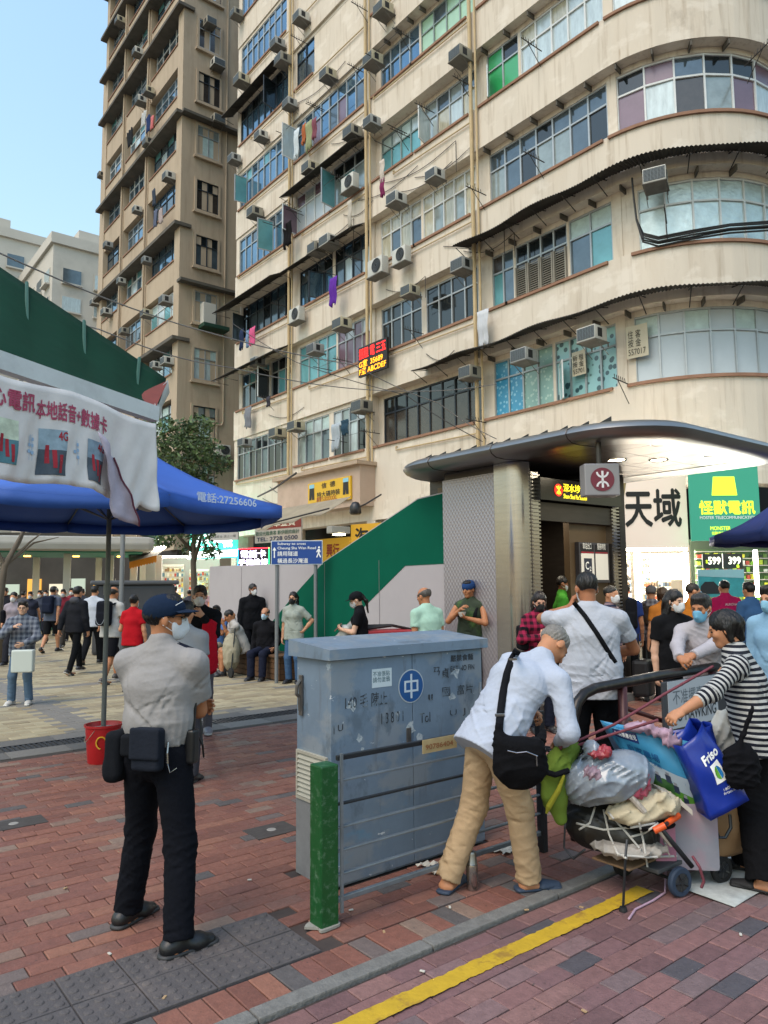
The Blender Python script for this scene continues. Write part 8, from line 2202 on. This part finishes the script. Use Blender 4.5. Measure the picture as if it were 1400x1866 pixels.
# police officer ------------------------------------------------------------
fl_, fr_2 = G(233, 1682), G(325, 1738); at_ = (fl_ + fr_2) / 2; fa_ = 14; h_ = 1.66
def kit(i):
 s = i['s']; pel, sp_, lt, fw, W = i['pel'], i['spine'], i['lat'], i['fw'], i['W']; R = np.stack([lt, fw, sp_], 1)
 bm = cloth('#15171c', 'dutybelt', .2)
 def at(x, y, z): return pel + lt * x * s + fw * y * s + sp_ * z * s
 i['mk']('duty_belt', [Cone(at(0, 0, .055), at(0, 0, .095), .112 * W, .112 * W, lt, 1.40)], bm, .008, cut=lambda P, d: np.maximum(d, np.abs((P - at(0, 0, .075)) @ sp_) - .027))
 i['mk']('pouch', [RBox(at(.035, -.150, .035), np.array((.080, .035, .105)) * s, .02, R)], cloth('#1e222b', 'pouchcloth', .3), .008, disp=folds(.002, 1, 3))
 i['mk']('pouch_flap', [RBox(at(.035, -.186, .065), np.array((.083, .012, .078)) * s, .010, R)], cloth('#1e222b', 'pouchcloth', .3), .007)
 i['mk']('pouch', [RBox(at(-.085, -.125, .045), np.array((.043, .03, .055)) * s, .016, R)], bm, .008)
 i['mk']('holster', [RBox(at(-.195, -.04, -.015), np.array((.05, .085, .12)) * s, .03, R), RBox(at(-.205, -.05, -.10), np.array((.04, .06, .05)) * s, .02, R, .03)], bm, .009, disp=folds(.003, 1, 5))
 i['mk']('radio', [RBox(at(.195, .0, .03), np.array((.025, .035, .085)) * s, .01, R)], mat('radio_black', '#101114', .4), .007)
 b = MB(); b.tube([at(.195, .01, .10), at(.20, .02, .30)], .007, 6); o = b.build('radio_aerial', mat('radio_black', '#101114', .4)); o.parent = i['root']
 b = MB(); b.tube([at(.20, .03, .10), at(.225, .06, .02), at(.215, .09, -.04), at(.19, .11, .06), at(.17, .12, .2)], .0045, 6); o = b.build('radio_lead', mat('radio_black', '#101114', .4)); o.parent = i['root']
 b = MB(); b.tube([at(.135, -.135, .07), at(.140, -.150, .02), at(.145, -.15, -.03)], .006, 6); o = b.build('key_clip', steel); o.parent = i['root']
 b = MB(); b.tube([at(.145, -.15, -.03), at(.165, -.16, -.07), at(.19, -.14, -.05)], .002, 5); o = b.build('key_chain', steel); o.parent = i['root']
 for sd in (1,):
  a = i['sh'][sd]; c = a * .62 + i['nb'] * .38 + sp_ * .062 * s
  i['mk']('epaulette', [RBox(c + fw * .012 * s, np.array((.052, .028, .006)) * s, .005, np.stack([unit(a - i['nb']), fw, unit(np.cross(unit(a - i['nb']), fw))], 1))], cloth('#171c2b', 'epau', .1), .006)
 b = MB(); H = i['H']; b.tube([H(.089 * math.cos(t), .015 + .105 * math.sin(t), .052 + .10 * math.sin(t) * .55) for t in np.linspace(.35, .8, 9)], .0013, 5); o = b.build('cap_piping', wht); o.parent = i['root']
person('police officer in grey shirt, navy cap and mask, seen from behind', at_, fa_, h_,
    dict(hand_r=(-.07, .235, 1.16), hand_l=(.10, .225, 1.12), pole_r=(1, -.25, -.55), pole_l=(-1, -.25, -.5), palm_r=(0, -1, 0), palm_l=(0, -1, 0), fing_r=(-1, .1, .2), fing_l=(1, .1, -.1),
   foot_l=sc(LO(at_, fa_, fl_ + Vector((0, 0, .075 * h_ / 1.72))), h_), foot_r=sc(LO(at_, fa_, fr_2 + Vector((0, 0, .075 * h_ / 1.72))), h_), toe_r=(.75, 1, 0), toe_l=(.25, 1, 0), head=(1.02, .03, 0), pelvis=(0, .02, .915)),
    top=('police', '#8c8988'), bottom=('long', '#0c0e15'), shoes='#121316', hair=('short', '#120f0e'), mask='#c8ccd2', cap=('#17253a', False), glasses=True, skincol='#a8714f', fine=2, tuck=True, build=1.06, extra=kit, seed=21)
# bending man ---------------------------------------------------------------
fl_, fr_2 = G(818, 1622), G(965, 1622); at_ = (fl_ + fr_2) / 2; fa_ = 52; h_ = 1.68
pel_w = D(893, 1334, 4.12)
I = person('grey haired man in a pale shirt and khaki trousers bending over the cart in slippers', at_, fa_, h_,
    dict(pelvis=sc(LO(at_, fa_, pel_w), h_), lean=.70, side=.16, round=.04, hand_r=sc(LO(at_, fa_, D(1022, 1352, 4.22)), h_), hand_l=sc(LO(at_, fa_, D(965, 1290, 4.55)), h_), pole_r=(.8, -.6, -.2), pole_l=(-1, -.25, .35),
   palm_r=(-.5, 0, -1), curl_r=.8, palm_l=(.5, 0, -1), curl_l=.7, foot_l=sc(LO(at_, fa_, fl_ + Vector((0, 0, .075))), h_), foot_r=sc(LO(at_, fa_, fr_2 + Vector((0, 0, .075))), h_), toe_l=(-.35, 1, 0), toe_r=(.55, 1, 0), head=(.25, -.45, 0), headfollow=.75, slippers=True, bent=True, hipaxis=(1, -.35, 0)),
    top=('shirt', '#a6adbb'), bottom=('long', '#a68e70'), shoes='#2c3a4e', hair=('crop', '#77726c'), skincol='#b07a58', fine=2, seed=31, hem=-.02, build=1.04)
# his shoulder bag
sbg = empty('shoulder_bag', D(950, 1400, 3.85), 'black shoulder bag hanging on the bending man\'s back', 'bag'); sbg.location.z = 0
bagc = cloth('#0d0d10', 'bagblack', .35)
bc = V(D(948, 1392, 3.78)); 
blob('bag', [Ell(bc, (.135, .060, .130), camR), RBox(bc + np.array((0, 0, .03), np.float32), (.125, .055, .10), .045, camR, .04), Cone(V(D(912, 1352, 3.80)), V(D(908, 1322, 3.82)), .030, .018, k=.05), Cone(V(D(985, 1350, 3.88)), V(D(990, 1335, 3.95)), .03, .02, k=.05)], bagc, sbg, .008, disp=folds(.005, .9, 4))
SH = bvh(I['made']['shirt']); BG = bvh(sbg.children[0])
band([snap(SH, x, y, .012, 4.0) for x, y in subdiv([(909, 1335), (912, 1300), (917, 1262), (924, 1228), (934, 1200), (944, 1184)], 4)], .042, cloth('#14151a', 'webbing2', .3), sbg)
for p in (snap(SH, 934, 1202, .02, 4), snap(SH, 911, 1303, .02, 4)): MB().bevbox((-.026, -.004, -.008), (.026, .004, .008), .002, R=Matrix((CR0, f_, Vector((0, 0, 1)))).transposed(), o=p).build('buckle', steel, sbg)
MB().tube([snap(BG, x, y, .002, 3.72) for x, y in ((925, 1368), (942, 1372), (960, 1370), (980, 1378))], .003, 5).build('zip', steel, sbg); MB().tube([snap(BG, 978, 1378, .004, 3.7), snap(BG, 979, 1396, .004, 3.7)], .0035, 5).build('zip_pull', steel, sbg)
# woman in stripes ------------------------------------------------------------
def stripes(name, c1, c2, period, duty):
 m = mat(name, c1, .9, spec=.2, bump=.25, bscale=55); nt = m.node_tree; N = nt.nodes; L = nt.links
 a = N.new('ShaderNodeAttribute'); a.attribute_name = 'along'
 x = N.new('ShaderNodeMath'); x.operation = 'DIVIDE'; x.inputs[1].default_value = period; L.new(a.outputs['Fac'], x.inputs[0])
 f = N.new('ShaderNodeMath'); f.operation = 'FRACT'; L.new(x.outputs[0], f.inputs[0])
 g = N.new('ShaderNodeMath'); g.operation = 'GREATER_THAN'; g.inputs[1].default_value = duty; L.new(f.outputs[0], g.inputs[0])
 mx = N.new('ShaderNodeMix'); mx.data_type = 'RGBA'; L.new(g.outputs[0], mx.inputs[0]); mx.inputs[6].default_value = (*srgb(c1), 1); mx.inputs[7].default_value = (*srgb(c2), 1)
 L.new(mx.outputs[2], N['Principled BSDF'].inputs['Base Color']); return m
fl_, fr_2 = G(1362, 1588), G(1392, 1628); at_ = (fl_ + fr_2) / 2; fa_ = -62; h_ = 1.56
I = person('woman in a black and white striped top pulling the cart rope, right edge', at_, fa_, h_,
    dict(lean=.20, pelvis=(0, -.06, .91), hand_r=sc(LO(at_, fa_, D(1326, 1232, 4.25)), h_), hand_l=sc(LO(at_, fa_, D(1232, 1305, 3.98)), h_), pole_l=(-.6, -.5, -.9), pole_r=(.5, -.2, -1), palm_r=(-1, 0, -.2), curl_r=1.0, palm_l=(.3, .2, -1), curl_l=.75,
   foot_l=sc(LO(at_, fa_, fl_ + Vector((0, 0, .07))), h_), foot_r=sc(LO(at_, fa_, fr_2 + Vector((0, 0, .07))), h_), head=(-.12, -.22, 0), slippers=True),
    top=('roll', '#b9b7b2', stripes('stripe_navy', '#a8a7a4', '#1a1c25', .031, .48), True), bottom=('wide', '#0f0f12'), shoes='#17171a', hair=('bob', '#0f0d0d'), skincol='#b27d5c', female=True, fine=2, seed=41, build=1.12)
def sandal(p, label_dx): pass
wbg = soft('hand_bag', 'black bag hanging at the striped woman\'s hip', 'bag', [Ell(V(D(1352, 1395, 3.98)), (.10, .05, .12), camR), RBox(V(D(1352, 1400, 3.98)), (.085, .045, .10), .04, camR), Cone(V(D(1345, 1365, 3.97)), V(D(1372, 1290, 3.98)), .014, .012, k=.03)], cloth('#0e0e12', 'bagblack2', .3), .009, .007, 1, 4); wbg['group'] = ''
del wbg['group']
# man in a white tee ------------------------------------------------------------
at_ = gp(1072, 5.6)
I = person('broad man in a white tee with his hand at his ear, back turned', at_, 4, 1.78,
    dict(hand_l=(-.11, .14, 1.46), pole_l=(-1, -.1, -.6), hand_r=(.16, .30, 1.10), pole_r=(1, -.5, -.2), palm_l=(1, 0, 0), fing_l=(.4, 0, 1), head=(-.15, -.1, 0), foot_l=(-.13, 0, .075), foot_r=(.13, 0, .075)),
    top=('tee', '#a9acb4'), bottom=('long', '#0e0f12'), shoes='#222222', hair=('crop', '#17130f'), mask='#c4c8cc', skincol='#9c6647', fine=2, build=1.17, seed=51)
SH = bvh(I['made']['shirt'])
M_ = band([snap(SH, x, y, .008, 5.5) for x, y in subdiv([(1046, 1098), (1066, 1122), (1088, 1154), (1108, 1186), (1122, 1208)], 4)], .034, cloth('#131417', 'webbing', .2), None, 'cross_strap'); tag(M_, 'black diagonal strap across the back of the white tee', 'strap')
# older man at the barrier ----------------------------------------------------------
at_ = gp(1280, 6.35); fa_ = -152; h_ = 1.66
def watch(i):
 w = i['arm'][-1][1]; e = i['arm'][-1][0]; d = unit(w - e); c = w - d * .02
 i['mk']('wrist_watch', [Cone(c - d * .012, c + d * .012, .033, .033)], mat('gold', '#b08a3a', .3, metal=.9), .006, cut=lambda P, dd: np.maximum(dd, np.abs((P - c) @ d) - .012))
person('older man in a pale shirt and blue mask resting his hands on the barrier', at_, fa_, h_,
    dict(lean=.34, pelvis=(0, -.12, .90), hand_l=sc(LO(at_, fa_, D(1252, 1203, 5.86)), h_), hand_r=sc(LO(at_, fa_, D(1238, 1208, 5.84)), h_), pole_l=(-1, -.3, -.3), pole_r=(1, -.3, -.3), palm_l=(1, 0, -.6), palm_r=(-1, 0, -.6), curl_l=.9, curl_r=.9, fing_l=(1, .4, -.1), fing_r=(-1, .5, -.2), head=(.35, -.18, 0), headfollow=.2, facecam=1),
    top=('shirt', '#a39ea2'), bottom=('long', '#3a3a40'), hair=('short', '#2a2725'), mask='#6aa6c4', skincol='#a8714f', fine=2, seed=61, extra=watch)
# long haired woman ---------------------------------------------------------------------
person('woman with long dark hair, black top and white mask behind the barrier', gp(1222, 7.4), 168, 1.62,
    dict(hand_r=(.23, .03, .80), hand_l=(-.20, .12, .95), head=(-.35, -.12, 0), facecam=1), top=('tee', '#121214'), bottom=('jeans', '#23262c'), hair=('long', '#120e0d'), mask='#c6c8c8', skincol='#c39a80', female=True, fine=1, seed=71, build=1.12)
# woman in red plaid --------------------------------------------------------------------
def plaid(name, c1, c2):
 m = mat(name, c1, .9, spec=.2); nt = m.node_tree; N = nt.nodes; L = nt.links; tc = N.new('ShaderNodeTexCoord'); sx = N.new('ShaderNodeSeparateXYZ'); L.new(tc.outputs['Object'], sx.inputs[0])
 def band(out):
  d = N.new('ShaderNodeMath'); d.operation = 'DIVIDE'; d.inputs[1].default_value = .07; L.new(out, d.inputs[0]); f = N.new('ShaderNodeMath'); f.operation = 'FRACT'; L.new(d.outputs[0], f.inputs[0]); g = N.new('ShaderNodeMath'); g.operation = 'GREATER_THAN'; g.inputs[1].default_value = .5; L.new(f.outputs[0], g.inputs[0]); return g.outputs[0]
 a, b = band(sx.outputs[0]), band(sx.outputs[2]); ad = N.new('ShaderNodeMath'); ad.operation = 'ADD'; L.new(a, ad.inputs[0]); L.new(b, ad.inputs[1]); h = N.new('ShaderNodeMath'); h.operation = 'MULTIPLY'; h.inputs[1].default_value = .48; L.new(ad.outputs[0], h.inputs[0])
 mx = N.new('ShaderNodeMix'); mx.data_type = 'RGBA'; L.new(h.outputs[0], mx.inputs[0]); mx.inputs[6].default_value = (*srgb(c1), 1); mx.inputs[7].default_value = (*srgb(c2), 1); L.new(mx.outputs[2], N['Principled BSDF'].inputs['Base Color']); return m
def phone(i):
 w = i['arm'][1][1] * .5 + i['arm'][-1][1] * .5 + i['fw'] * .06 + i['spine'] * .03
 i['mk']('phone', [RBox(w, (.036, .006, .075), .004, np.stack([i['lat'], unit(i['fw'] + i['spine']), unit(i['spine'] - i['fw'])], 1))], mat('phone_case', '#7a3a34', .3), .005)
def sidebag(sd, col):
 def f(i):
  a = i['pel'] + i['lat'] * .22 * sd * i['s'] + i['spine'] * .22 * i['s']
  i['mk']('shoulder_bag', [RBox(a, (.05, .11, .14), .035, np.stack([i['lat'], i['fw'], i['spine']], 1)), Cone(a + i['spine'] * .12, i['sh'][sd] + i['lat'] * .01 * sd + i['spine'] * .05, .016, .014, k=.03)], cloth(col, 'sidebag'), .012)
 return f
def both(*fs):
 def f(i):
  for g in fs: g(i)
 return f
person('woman in a red plaid shirt and black mask looking at her phone', gp(980, 8.7), 172, 1.60,
    dict(hand_r=(.07, .27, 1.17), hand_l=(-.07, .27, 1.15), pole_r=(1, -.4, -.6), pole_l=(-1, -.4, -.6), palm_r=(-.5, -.8, .3), palm_l=(.5, -.8, .3), fing_r=(-.3, .3, 1), fing_l=(.3, .3, 1), curl_r=.6, curl_l=.6, head=(.1, -.30, 0), facecam=1), top=('shirt', '#7f1c3a', plaid('plaid_red', '#8f1f40', '#170d14')), bottom=('jeans', '#1d2230'), hair=('long', '#1c1210'), mask='#17171a', glasses=True, skincol='#c09078', female=True, fine=1, extra=both(phone, sidebag(1, '#141317')), seed=81)
person('man in a bright green jacket and white mask inside the lift doorway', gp(1022, 10.6), 100, 1.70, dict(head=(.2, 0, 0), hand_r=(.22, .12, .92), hand_l=(-.2, .1, .9)), top=('hood', '#3a7d28'), bottom=('long', BLK), mask='#c8c8c8', skincol='#8a5a3c', hair=('crop', '#100d0c'), fine=1, z0=.10)
person('man in a navy striped shirt and mask behind the white tee', gp(1108, 9.3), 130, 1.66, dict(head=(.2, 0, 0)), top=('tee', '#2a3046', stripes('stripe_mix', '#2a3046', '#7d6a70', .05, .5), True), mask='#c8c8c8', fine=0, hair=('crop', '#14110f'))
person('balding man in a blue tee with a dark backpack walking away past the lift', gp(1138, 11.3), 12, 1.70, dict(hand_r=(.24, .06, .82), foot_l=(-.1, .14, .075), foot_r=(.11, -.12, .085)), top=('tee', '#2b3f7c'), bottom=('long', BLK), hair=('bald', '#2c2724'), fine=0, extra=backpack('#17191f'))
sui = empty('suitcase', gp(1166, 10.9), 'small black wheeled suitcase beside the man in blue', 'suitcase'); p = gp(1166, 10.9)
MB().bevbox((-.19, -.12, .06), (.19, .12, .58), .05, R=Matrix.Rotation(.3, 3, 'Z'), o=p).build('shell', mat('case_black', '#15151a', .5), sui); MB().tube([p + Vector((-.1, 0, .56)), p + Vector((-.1, 0, .95)), p + Vector((.1, 0, .95)), p + Vector((.1, 0, .56))], .01, 6).build('pull_handle', frame_m, sui)
for dx in (-.13, .13): MB().cyl(p + Vector((dx, -.14, .035)), p + Vector((dx, -.10, .035)), .035, n=12).build('wheel', tyre, sui)
person('man in a grey cap and checked shirt with a shoulder bag before the lit shop', gp(1186, 11.8), 18, 1.64, dict(), top=('tee', '#7d7a80', plaid('plaid_grey', '#8a868c', '#4c4a52')), bottom=('long', '#2c2a2a'), cap=('#6d6a6a', False), hair=('crop', '#3a3532'), fine=0, extra=backpack('#3a2f28', (.3, .14, .3)))
person('man in an orange shirt and blue mask facing right before the lit shop', gp(1258, 10.2), 85, 1.68, dict(head=(.2, 0, 0)), top=('tee', '#b5702a'), mask='#6f9fbc', hair=('crop', '#231d1a'), fine=0)
person('brown haired person in an orange top, back turned, left of the long haired woman', gp(1208, 10.8), 0, 1.62, dict(), top=('tee', '#a8682c'), hair=('bob', '#3a2a1e'), fine=0, female=True)
def back_text(tx, m):
 def f(i):
  p = i['chest'] + i['spine'] * .06 - i['fw'] * (.113 * i['W'] + .026); o = lettering('lettering', tx, (0, 0, 0), (1, 0, 0), (0, 0, 1), 1, m, None, width=.20, height=.035, bold=.02, align='CENTER', off=0)
  me = o.data
  for v in me.vertices: q = p + i['lat'] * v.co.x + i['spine'] * v.co.z; v.co = Vector([float(a) for a in q])
  me.update(); o.parent = i['root']
 return f
person('promoter in a pink and navy jacket standing before the picture panel', gp(1322, 11.8), -8, 1.72, dict(hand_l=(-.12, .25, 1.05), hand_r=(.12, .25, 1.05)), top=('jacket', '#b01f56'), bottom=('long', BLK), hair=('crop', '#14110f'), fine=0, extra=back_text('AURORA', wht))
person('man in a blue tee near the right edge facing the phone packs', gp(1368, 11.0), -20, 1.68, dict(hand_l=(-.15, .28, 1.1)), top=('tee', '#3a5a82'), bottom=('long', '#2a2c33'), hair=('short', '#14110f'), fine=0)
person('man in a light blue shirt and mask cut by the right edge of view', gp(1408, 6.4), -120, 1.66, dict(head=(0, -.1, 0), facecam=1), top=('shirt', '#7fa3bc'), bottom=('long', BLK), mask='#7fb0c8', hair=('short', '#14110f'), fine=1)
# by the lift wall and behind the cabinet
def bowl(i):
 w = i['arm'][1][1] * .5 + i['arm'][-1][1] * .5 + i['fw'] * .05; b = MB().lathe([(0, -.03), (.035, -.03), (.055, .03), (.05, .03)], (0, 0, 0), 14); b.v = [tuple(np.array(v) + w) for v in b.v]; o = b.build('paper_bowl', mat('bowl_white', '#bdbab2', .7)); o.parent = i['root']
person('man in a backward blue cap and sports vest eating from a bowl', gp(857, 10.4), -150, 1.74,
    dict(hand_r=(.05, .24, 1.33), hand_l=(-.06, .27, 1.22), pole_r=(1, -.2, -.8), pole_l=(-1, -.2, -.6), palm_r=(-1, 0, .3), palm_l=(.3, 0, 1), head=(.15, -.12, 0), facecam=1), top=('tank', '#1d2420', mat('vest_print', '#23301f', .8, dirt='#4f7a2e', dscale=5, damt=.9)), bottom=('long', '#1a1b20'), cap=('#24406e', True), hair=('short', '#15110f'), skincol='#a56f4c', fine=1, extra=both(bowl, backpack('#14151a', (.3, .14, .44))), seed=91)
person('older man in a pale green tee seen from behind the cabinet lid', gp(782, 9.5), -38, 1.66, dict(head=(-.2, -.12, 0), lean=.12), top=('tee', '#9dbfae'), bottom=('long', '#50504c'), hair=('bald', '#4d4843'), skincol='#a8714f', fine=1, seed=95, build=1.08)
person('woman in black with a black cap and ponytail reading a phone', gp(657, 10.6), -88, 1.60, dict(hand_r=(.07, .28, 1.15), hand_l=(-.06, .28, 1.15), pole_r=(.8, -.6, -.6), pole_l=(-.8, -.6, -.6), palm_r=(-.5, -.5, .5), palm_l=(.5, -.5, .5), head=(0, -.3, 0)), top=('tee', '#121216'), bottom=('long', BLK), cap=('#15161a', False), hair=('tail', '#120e0d'), mask='#b5b5b5', skincol='#c39a80', female=True, fine=1, extra=phone)
# bench group
SEAT = dict(pelvis=(0, 0, .56), foot_r=(.12, .42, .075), foot_l=(-.12, .44, .075), knee_r=(.1, 1, .4), knee_l=(-.1, 1, .4))
person('older man in a black jacket and mask sitting on the bench', Vector((6.95, 12.3, 0)), -165, 1.64, dict(SEAT, hand_r=(.28, .02, .50), hand_l=(-.22, .12, .58), lean=.05, facecam=1), top=('jacket', '#141418'), bottom=('long', '#1c2030'), hair=('bald', '#2c2826'), mask='#a3bccb', skincol='#b07d60', fine=1, seed=101)
person('man in a white tee and khaki shorts hunched on the bench, hand at his face', Vector((6.85, 13.0, 0)), -112, 1.66, dict(SEAT, lean=.42, hand_r=(.06, .42, 1.05), hand_l=(-.06, .42, 1.02), head=(0, -.35, 0)), top=('tee', '#a39f9a'), bottom=('short', '#7d7058'), hair=('crop', '#1d1917'), skincol='#a8714f', fine=1, seed=103)
person('man in a blue shirt and mask sitting at the far end of the bench', Vector((6.75, 13.95, 0)), -165, 1.66, dict(SEAT, hand_r=(.12, .3, .75), hand_l=(-.1, .25, 1.0)), top=('short', '#4a6a9c'), bottom=('long', '#8a8270'), hair=('short', '#15110f'), mask='#b9bcc0', skincol='#a8714f', fine=0, seed=104, extra=backpack('#1d2432', (.28, .14, .4)))
person('man in a black jacket and mask standing behind the bench', Vector((7.25, 13.4, 0)), 165, 1.74, dict(head=(-.5, 0, 0), facecam=1), top=('jacket', '#121317'), bottom=('long', BLK), hair=('crop', '#0f0d0c'), mask='#b9b9b9', skincol='#7d5238', fine=1, seed=105)
person('woman in a patterned grey blouse and black mask, hand on hip beside the bench', Vector((6.95, 11.32, 0)), -165, 1.58, dict(hand_l=(-.20, .02, .98), pole_l=(-1, -.5, 0), hand_r=(.22, .05, .78), hip=0, facecam=1), top=('short', '#8f948c', mat('blouse', '#8f968e', .9, dirt='#4f5a58', dscale=14, damt=.7)), bottom=('jeans', '#3d5878'), hair=('long', '#15100e'), mask='#161618', skincol='#b98a6c', female=True, fine=1, seed=106)
trl = empty('folding_trolley', gp(428, 14.0), 'small wheeled shopping trolley with a pale sack beside the bench', 'trolley'); p = gp(423, 13.9)
MB().tube([p + Vector((0, 0, .08)), p + Vector((.1, .05, .9)), p + Vector((.05, .35, .9)), p + Vector((-.05, .32, .08))], .012, 6).build('frame', frame_m, trl)
for dy in (0, .32):
 b = MB(); b.cyl(p + Vector((-.02, dy, .09)), p + Vector((.02, dy, .09)), .09, n=16); b.build('wheel', tyre, trl)
blob('sack', [Ell(V(p + Vector((.1, .2, .45))), (.16, .2, .36))], cloth('#9a937f', 'sack'), trl, .02, disp=folds(.01, .7, 2))
# plaza walkers
def jacket_on_arm(i):
 a, w = i['arm'][-1]; c = a * .45 + w * .55
 i['mk']('red_jacket', [Cone(c, c - np.array((0, 0, .48), np.float32), .05, .085, i['lat'], 1.3), Cone(c + i['lat'] * -.05, c + i['lat'] * -.06 - np.array((0, 0, .40), np.float32), .04, .05, k=.04)], cloth('#a81426', 'redjacket'), .012, disp=folds(.008, .8, 6))
person('man in a black top and mask walking up with a red jacket over his arm', gp(366, 8.6), 172, 1.70, dict(hand_l=(-.05, .26, 1.38), pole_l=(-.7, -.2, -1), palm_l=(.5, -1, 0), hand_r=(.24, .05, .82), head=(0, -.05, 0), foot_r=(.09, .10, .075), foot_l=(-.09, -.14, .085), facecam=1), top=('long', '#121317'), bottom=('slim', '#56545a'), hair=('short', '#1a1411'), mask='#bdbdbd', skincol='#b58468', shoes='#75737a', sole='#9a9a98', fine=1, extra=jacket_on_arm, seed=111)
person('person in a grey tee mostly hidden behind the police officer', gp(336, 6.6), 8, 1.56, dict(hand_r=(.20, .06, .80)), top=('tee', '#85888c'), bottom=('long', '#3b3b40'), hair=('short', '#1a1614'), fine=0)
person('woman in a red tee left of the police officer', gp(244, 12.2), 10, 1.56, dict(hand_l=(-.16, .25, 1.05)), top=('tee', '#a3141f'), bottom=('long', '#55504e'), hair=('bun', '#15110f'), female=True, fine=0, mask='#c0c0c0')
WALK = lambda a=1: dict(foot_r=(.08, .22 * a, .085), foot_l=(-.08, -.26 * a, .13), tilt_l=.5 if a > 0 else 0, tilt_r=0 if a > 0 else .5, hand_r=(.23, -.10 * a, .84), hand_l=(-.23, .16 * a, .86), lean=.06)
person('balding man in a white tee and black shorts with a black backpack', gp(204, 13.2), 22, 1.70, dict(WALK(-1), hand_l=(-.25, .16, .9)), top=('tee', '#a8a6a2'), bottom=('short', '#14151a'), hair=('bald', '#231e1b'), skincol='#a8714f', fine=0, shoes='#3c3836', sole='#8f8b86', extra=backpack('#10131b', (.30, .15, .44), stripe='#9aa0a8'))
person('young man in a white tee and black trousers walking ahead of the backpack', gp(171, 16.5), 10, 1.72, WALK(), top=('tee', '#a8adb6'), bottom=('long', BLK), hair=('short', '#15110f'), fine=0)
person('man in a black and grey hooded jacket walking away across the plaza', gp(139, 14.6), 18, 1.71, dict(WALK(-1)), top=('hood', '#1c1d22'), bottom=('slim', '#0f1013'), hair=('short', '#15110f'), fine=0, sole='#a8a49e', extra=lambda i: i['mk']('hood', [Ell(i['nb'] - i['fw'] * .07 + i['spine'] * .01, (.10, .07, .07), np.stack([i['lat'], i['fw'], i['spine']], 1)), Cone(i['sh'][1], i['sh'][-1], .065, .065, k=.05)], cloth('#4a4a50', 'hood'), .016))
def paperbag(i):
 w = i['arm'][-1][1] + np.array((-.02, .04, -.24), np.float32); i['mk']('paper_bag', [RBox(w, (.15, .06, .16), .015)], mat('paperbag', '#b9c0b9', .7), .014)
person('boy in an open checked jacket eating and carrying a white paper bag', gp(45, 11.0), 172, 1.50, dict(hand_r=(.06, .24, 1.30), pole_r=(1, -.3, -.6), hand_l=(-.10, .26, 1.02), pole_l=(-1, -.3, -.6), head=(-.1, .0, 0), facecam=1, foot_r=(.14, 0, .075), foot_l=(-.14, 0, .075)), top=('jacket', '#6d7078', plaid('plaid_blue', '#777c86', '#3c4250')), bottom=('jeans', '#52677d'), hair=('short', '#17120f'), glasses=True, skincol='#c39a80', shoes='#b5b2ac', sole='#c4c2bd', fine=1, extra=paperbag, seed=121)
person('man with a navy backpack and black shorts walking among the far crowd', gp(96, 19.5), 8, 1.72, WALK(), top=('tee', '#4f5564'), bottom=('short', '#131418'), hair=('short', '#15110f'), fine=0, extra=backpack('#1a2030'))
person('woman in a lilac shirt and mask coming forward at the left edge', gp(28, 16.5), 175, 1.60, dict(WALK(), hand_r=(.22, .12, .95)), top=('tee', '#8f858d'), bottom=('long', '#26262c'), hair=('bun', '#15110f'), mask='#c6c6c6', female=True, fine=0, extra=sidebag(1, '#15151a'))
FAR = [(58, 21.5, 175, '#2a2d3a', 'dark blue top', '#b8b8b8'), (76, 22.5, 185, '#3a3f4c', 'slate top', '#c0c0c0'), (118, 21.0, 178, '#6e2430', 'maroon shirt', '#b8b8b8'), (132, 23.5, 170, '#7d3038', 'red shirt', '#c0c0c0'), (12, 20.5, 180, '#24242a', 'black top', None), (42, 24.5, 5, '#4a4a50', 'grey top', None), (86, 25.0, 182, '#555a66', 'blue grey top', '#c0c0c0'), (150, 24.0, 0, '#33363e', 'charcoal top', None), (104, 26.0, 180, '#8d8a86', 'pale top', '#c0c0c0'),
    (318, 25.0, 0, '#2a2a2e', 'black top before the lit shop', None), (345, 24.0, 10, '#3f3f48', 'dark grey jacket right of the tree trunk', None), (372, 27.0, 180, '#b08f98', 'pale pink top inside the lit shop', None), (262, 22.0, 0, '#1d1d22', 'black jacket beside the kiosk', None)]
for i, (px, d, fc, c, lb, mk_) in enumerate(FAR):
 person('far walker in a %s%s' % (lb, ' and mask' if mk_ else ''), gp(px, d), fc, 1.58 + .03 * (i % 5), WALK(1 if i % 2 else -1), top=('tee', c), bottom=('long', ['#1b1c22', '#2c2f3a', '#3d3a38'][i % 3]), hair=('short', '#17120f'), mask=mk_, fine=0, female=bool(i % 3 == 0), group='walkers in the far crowd')
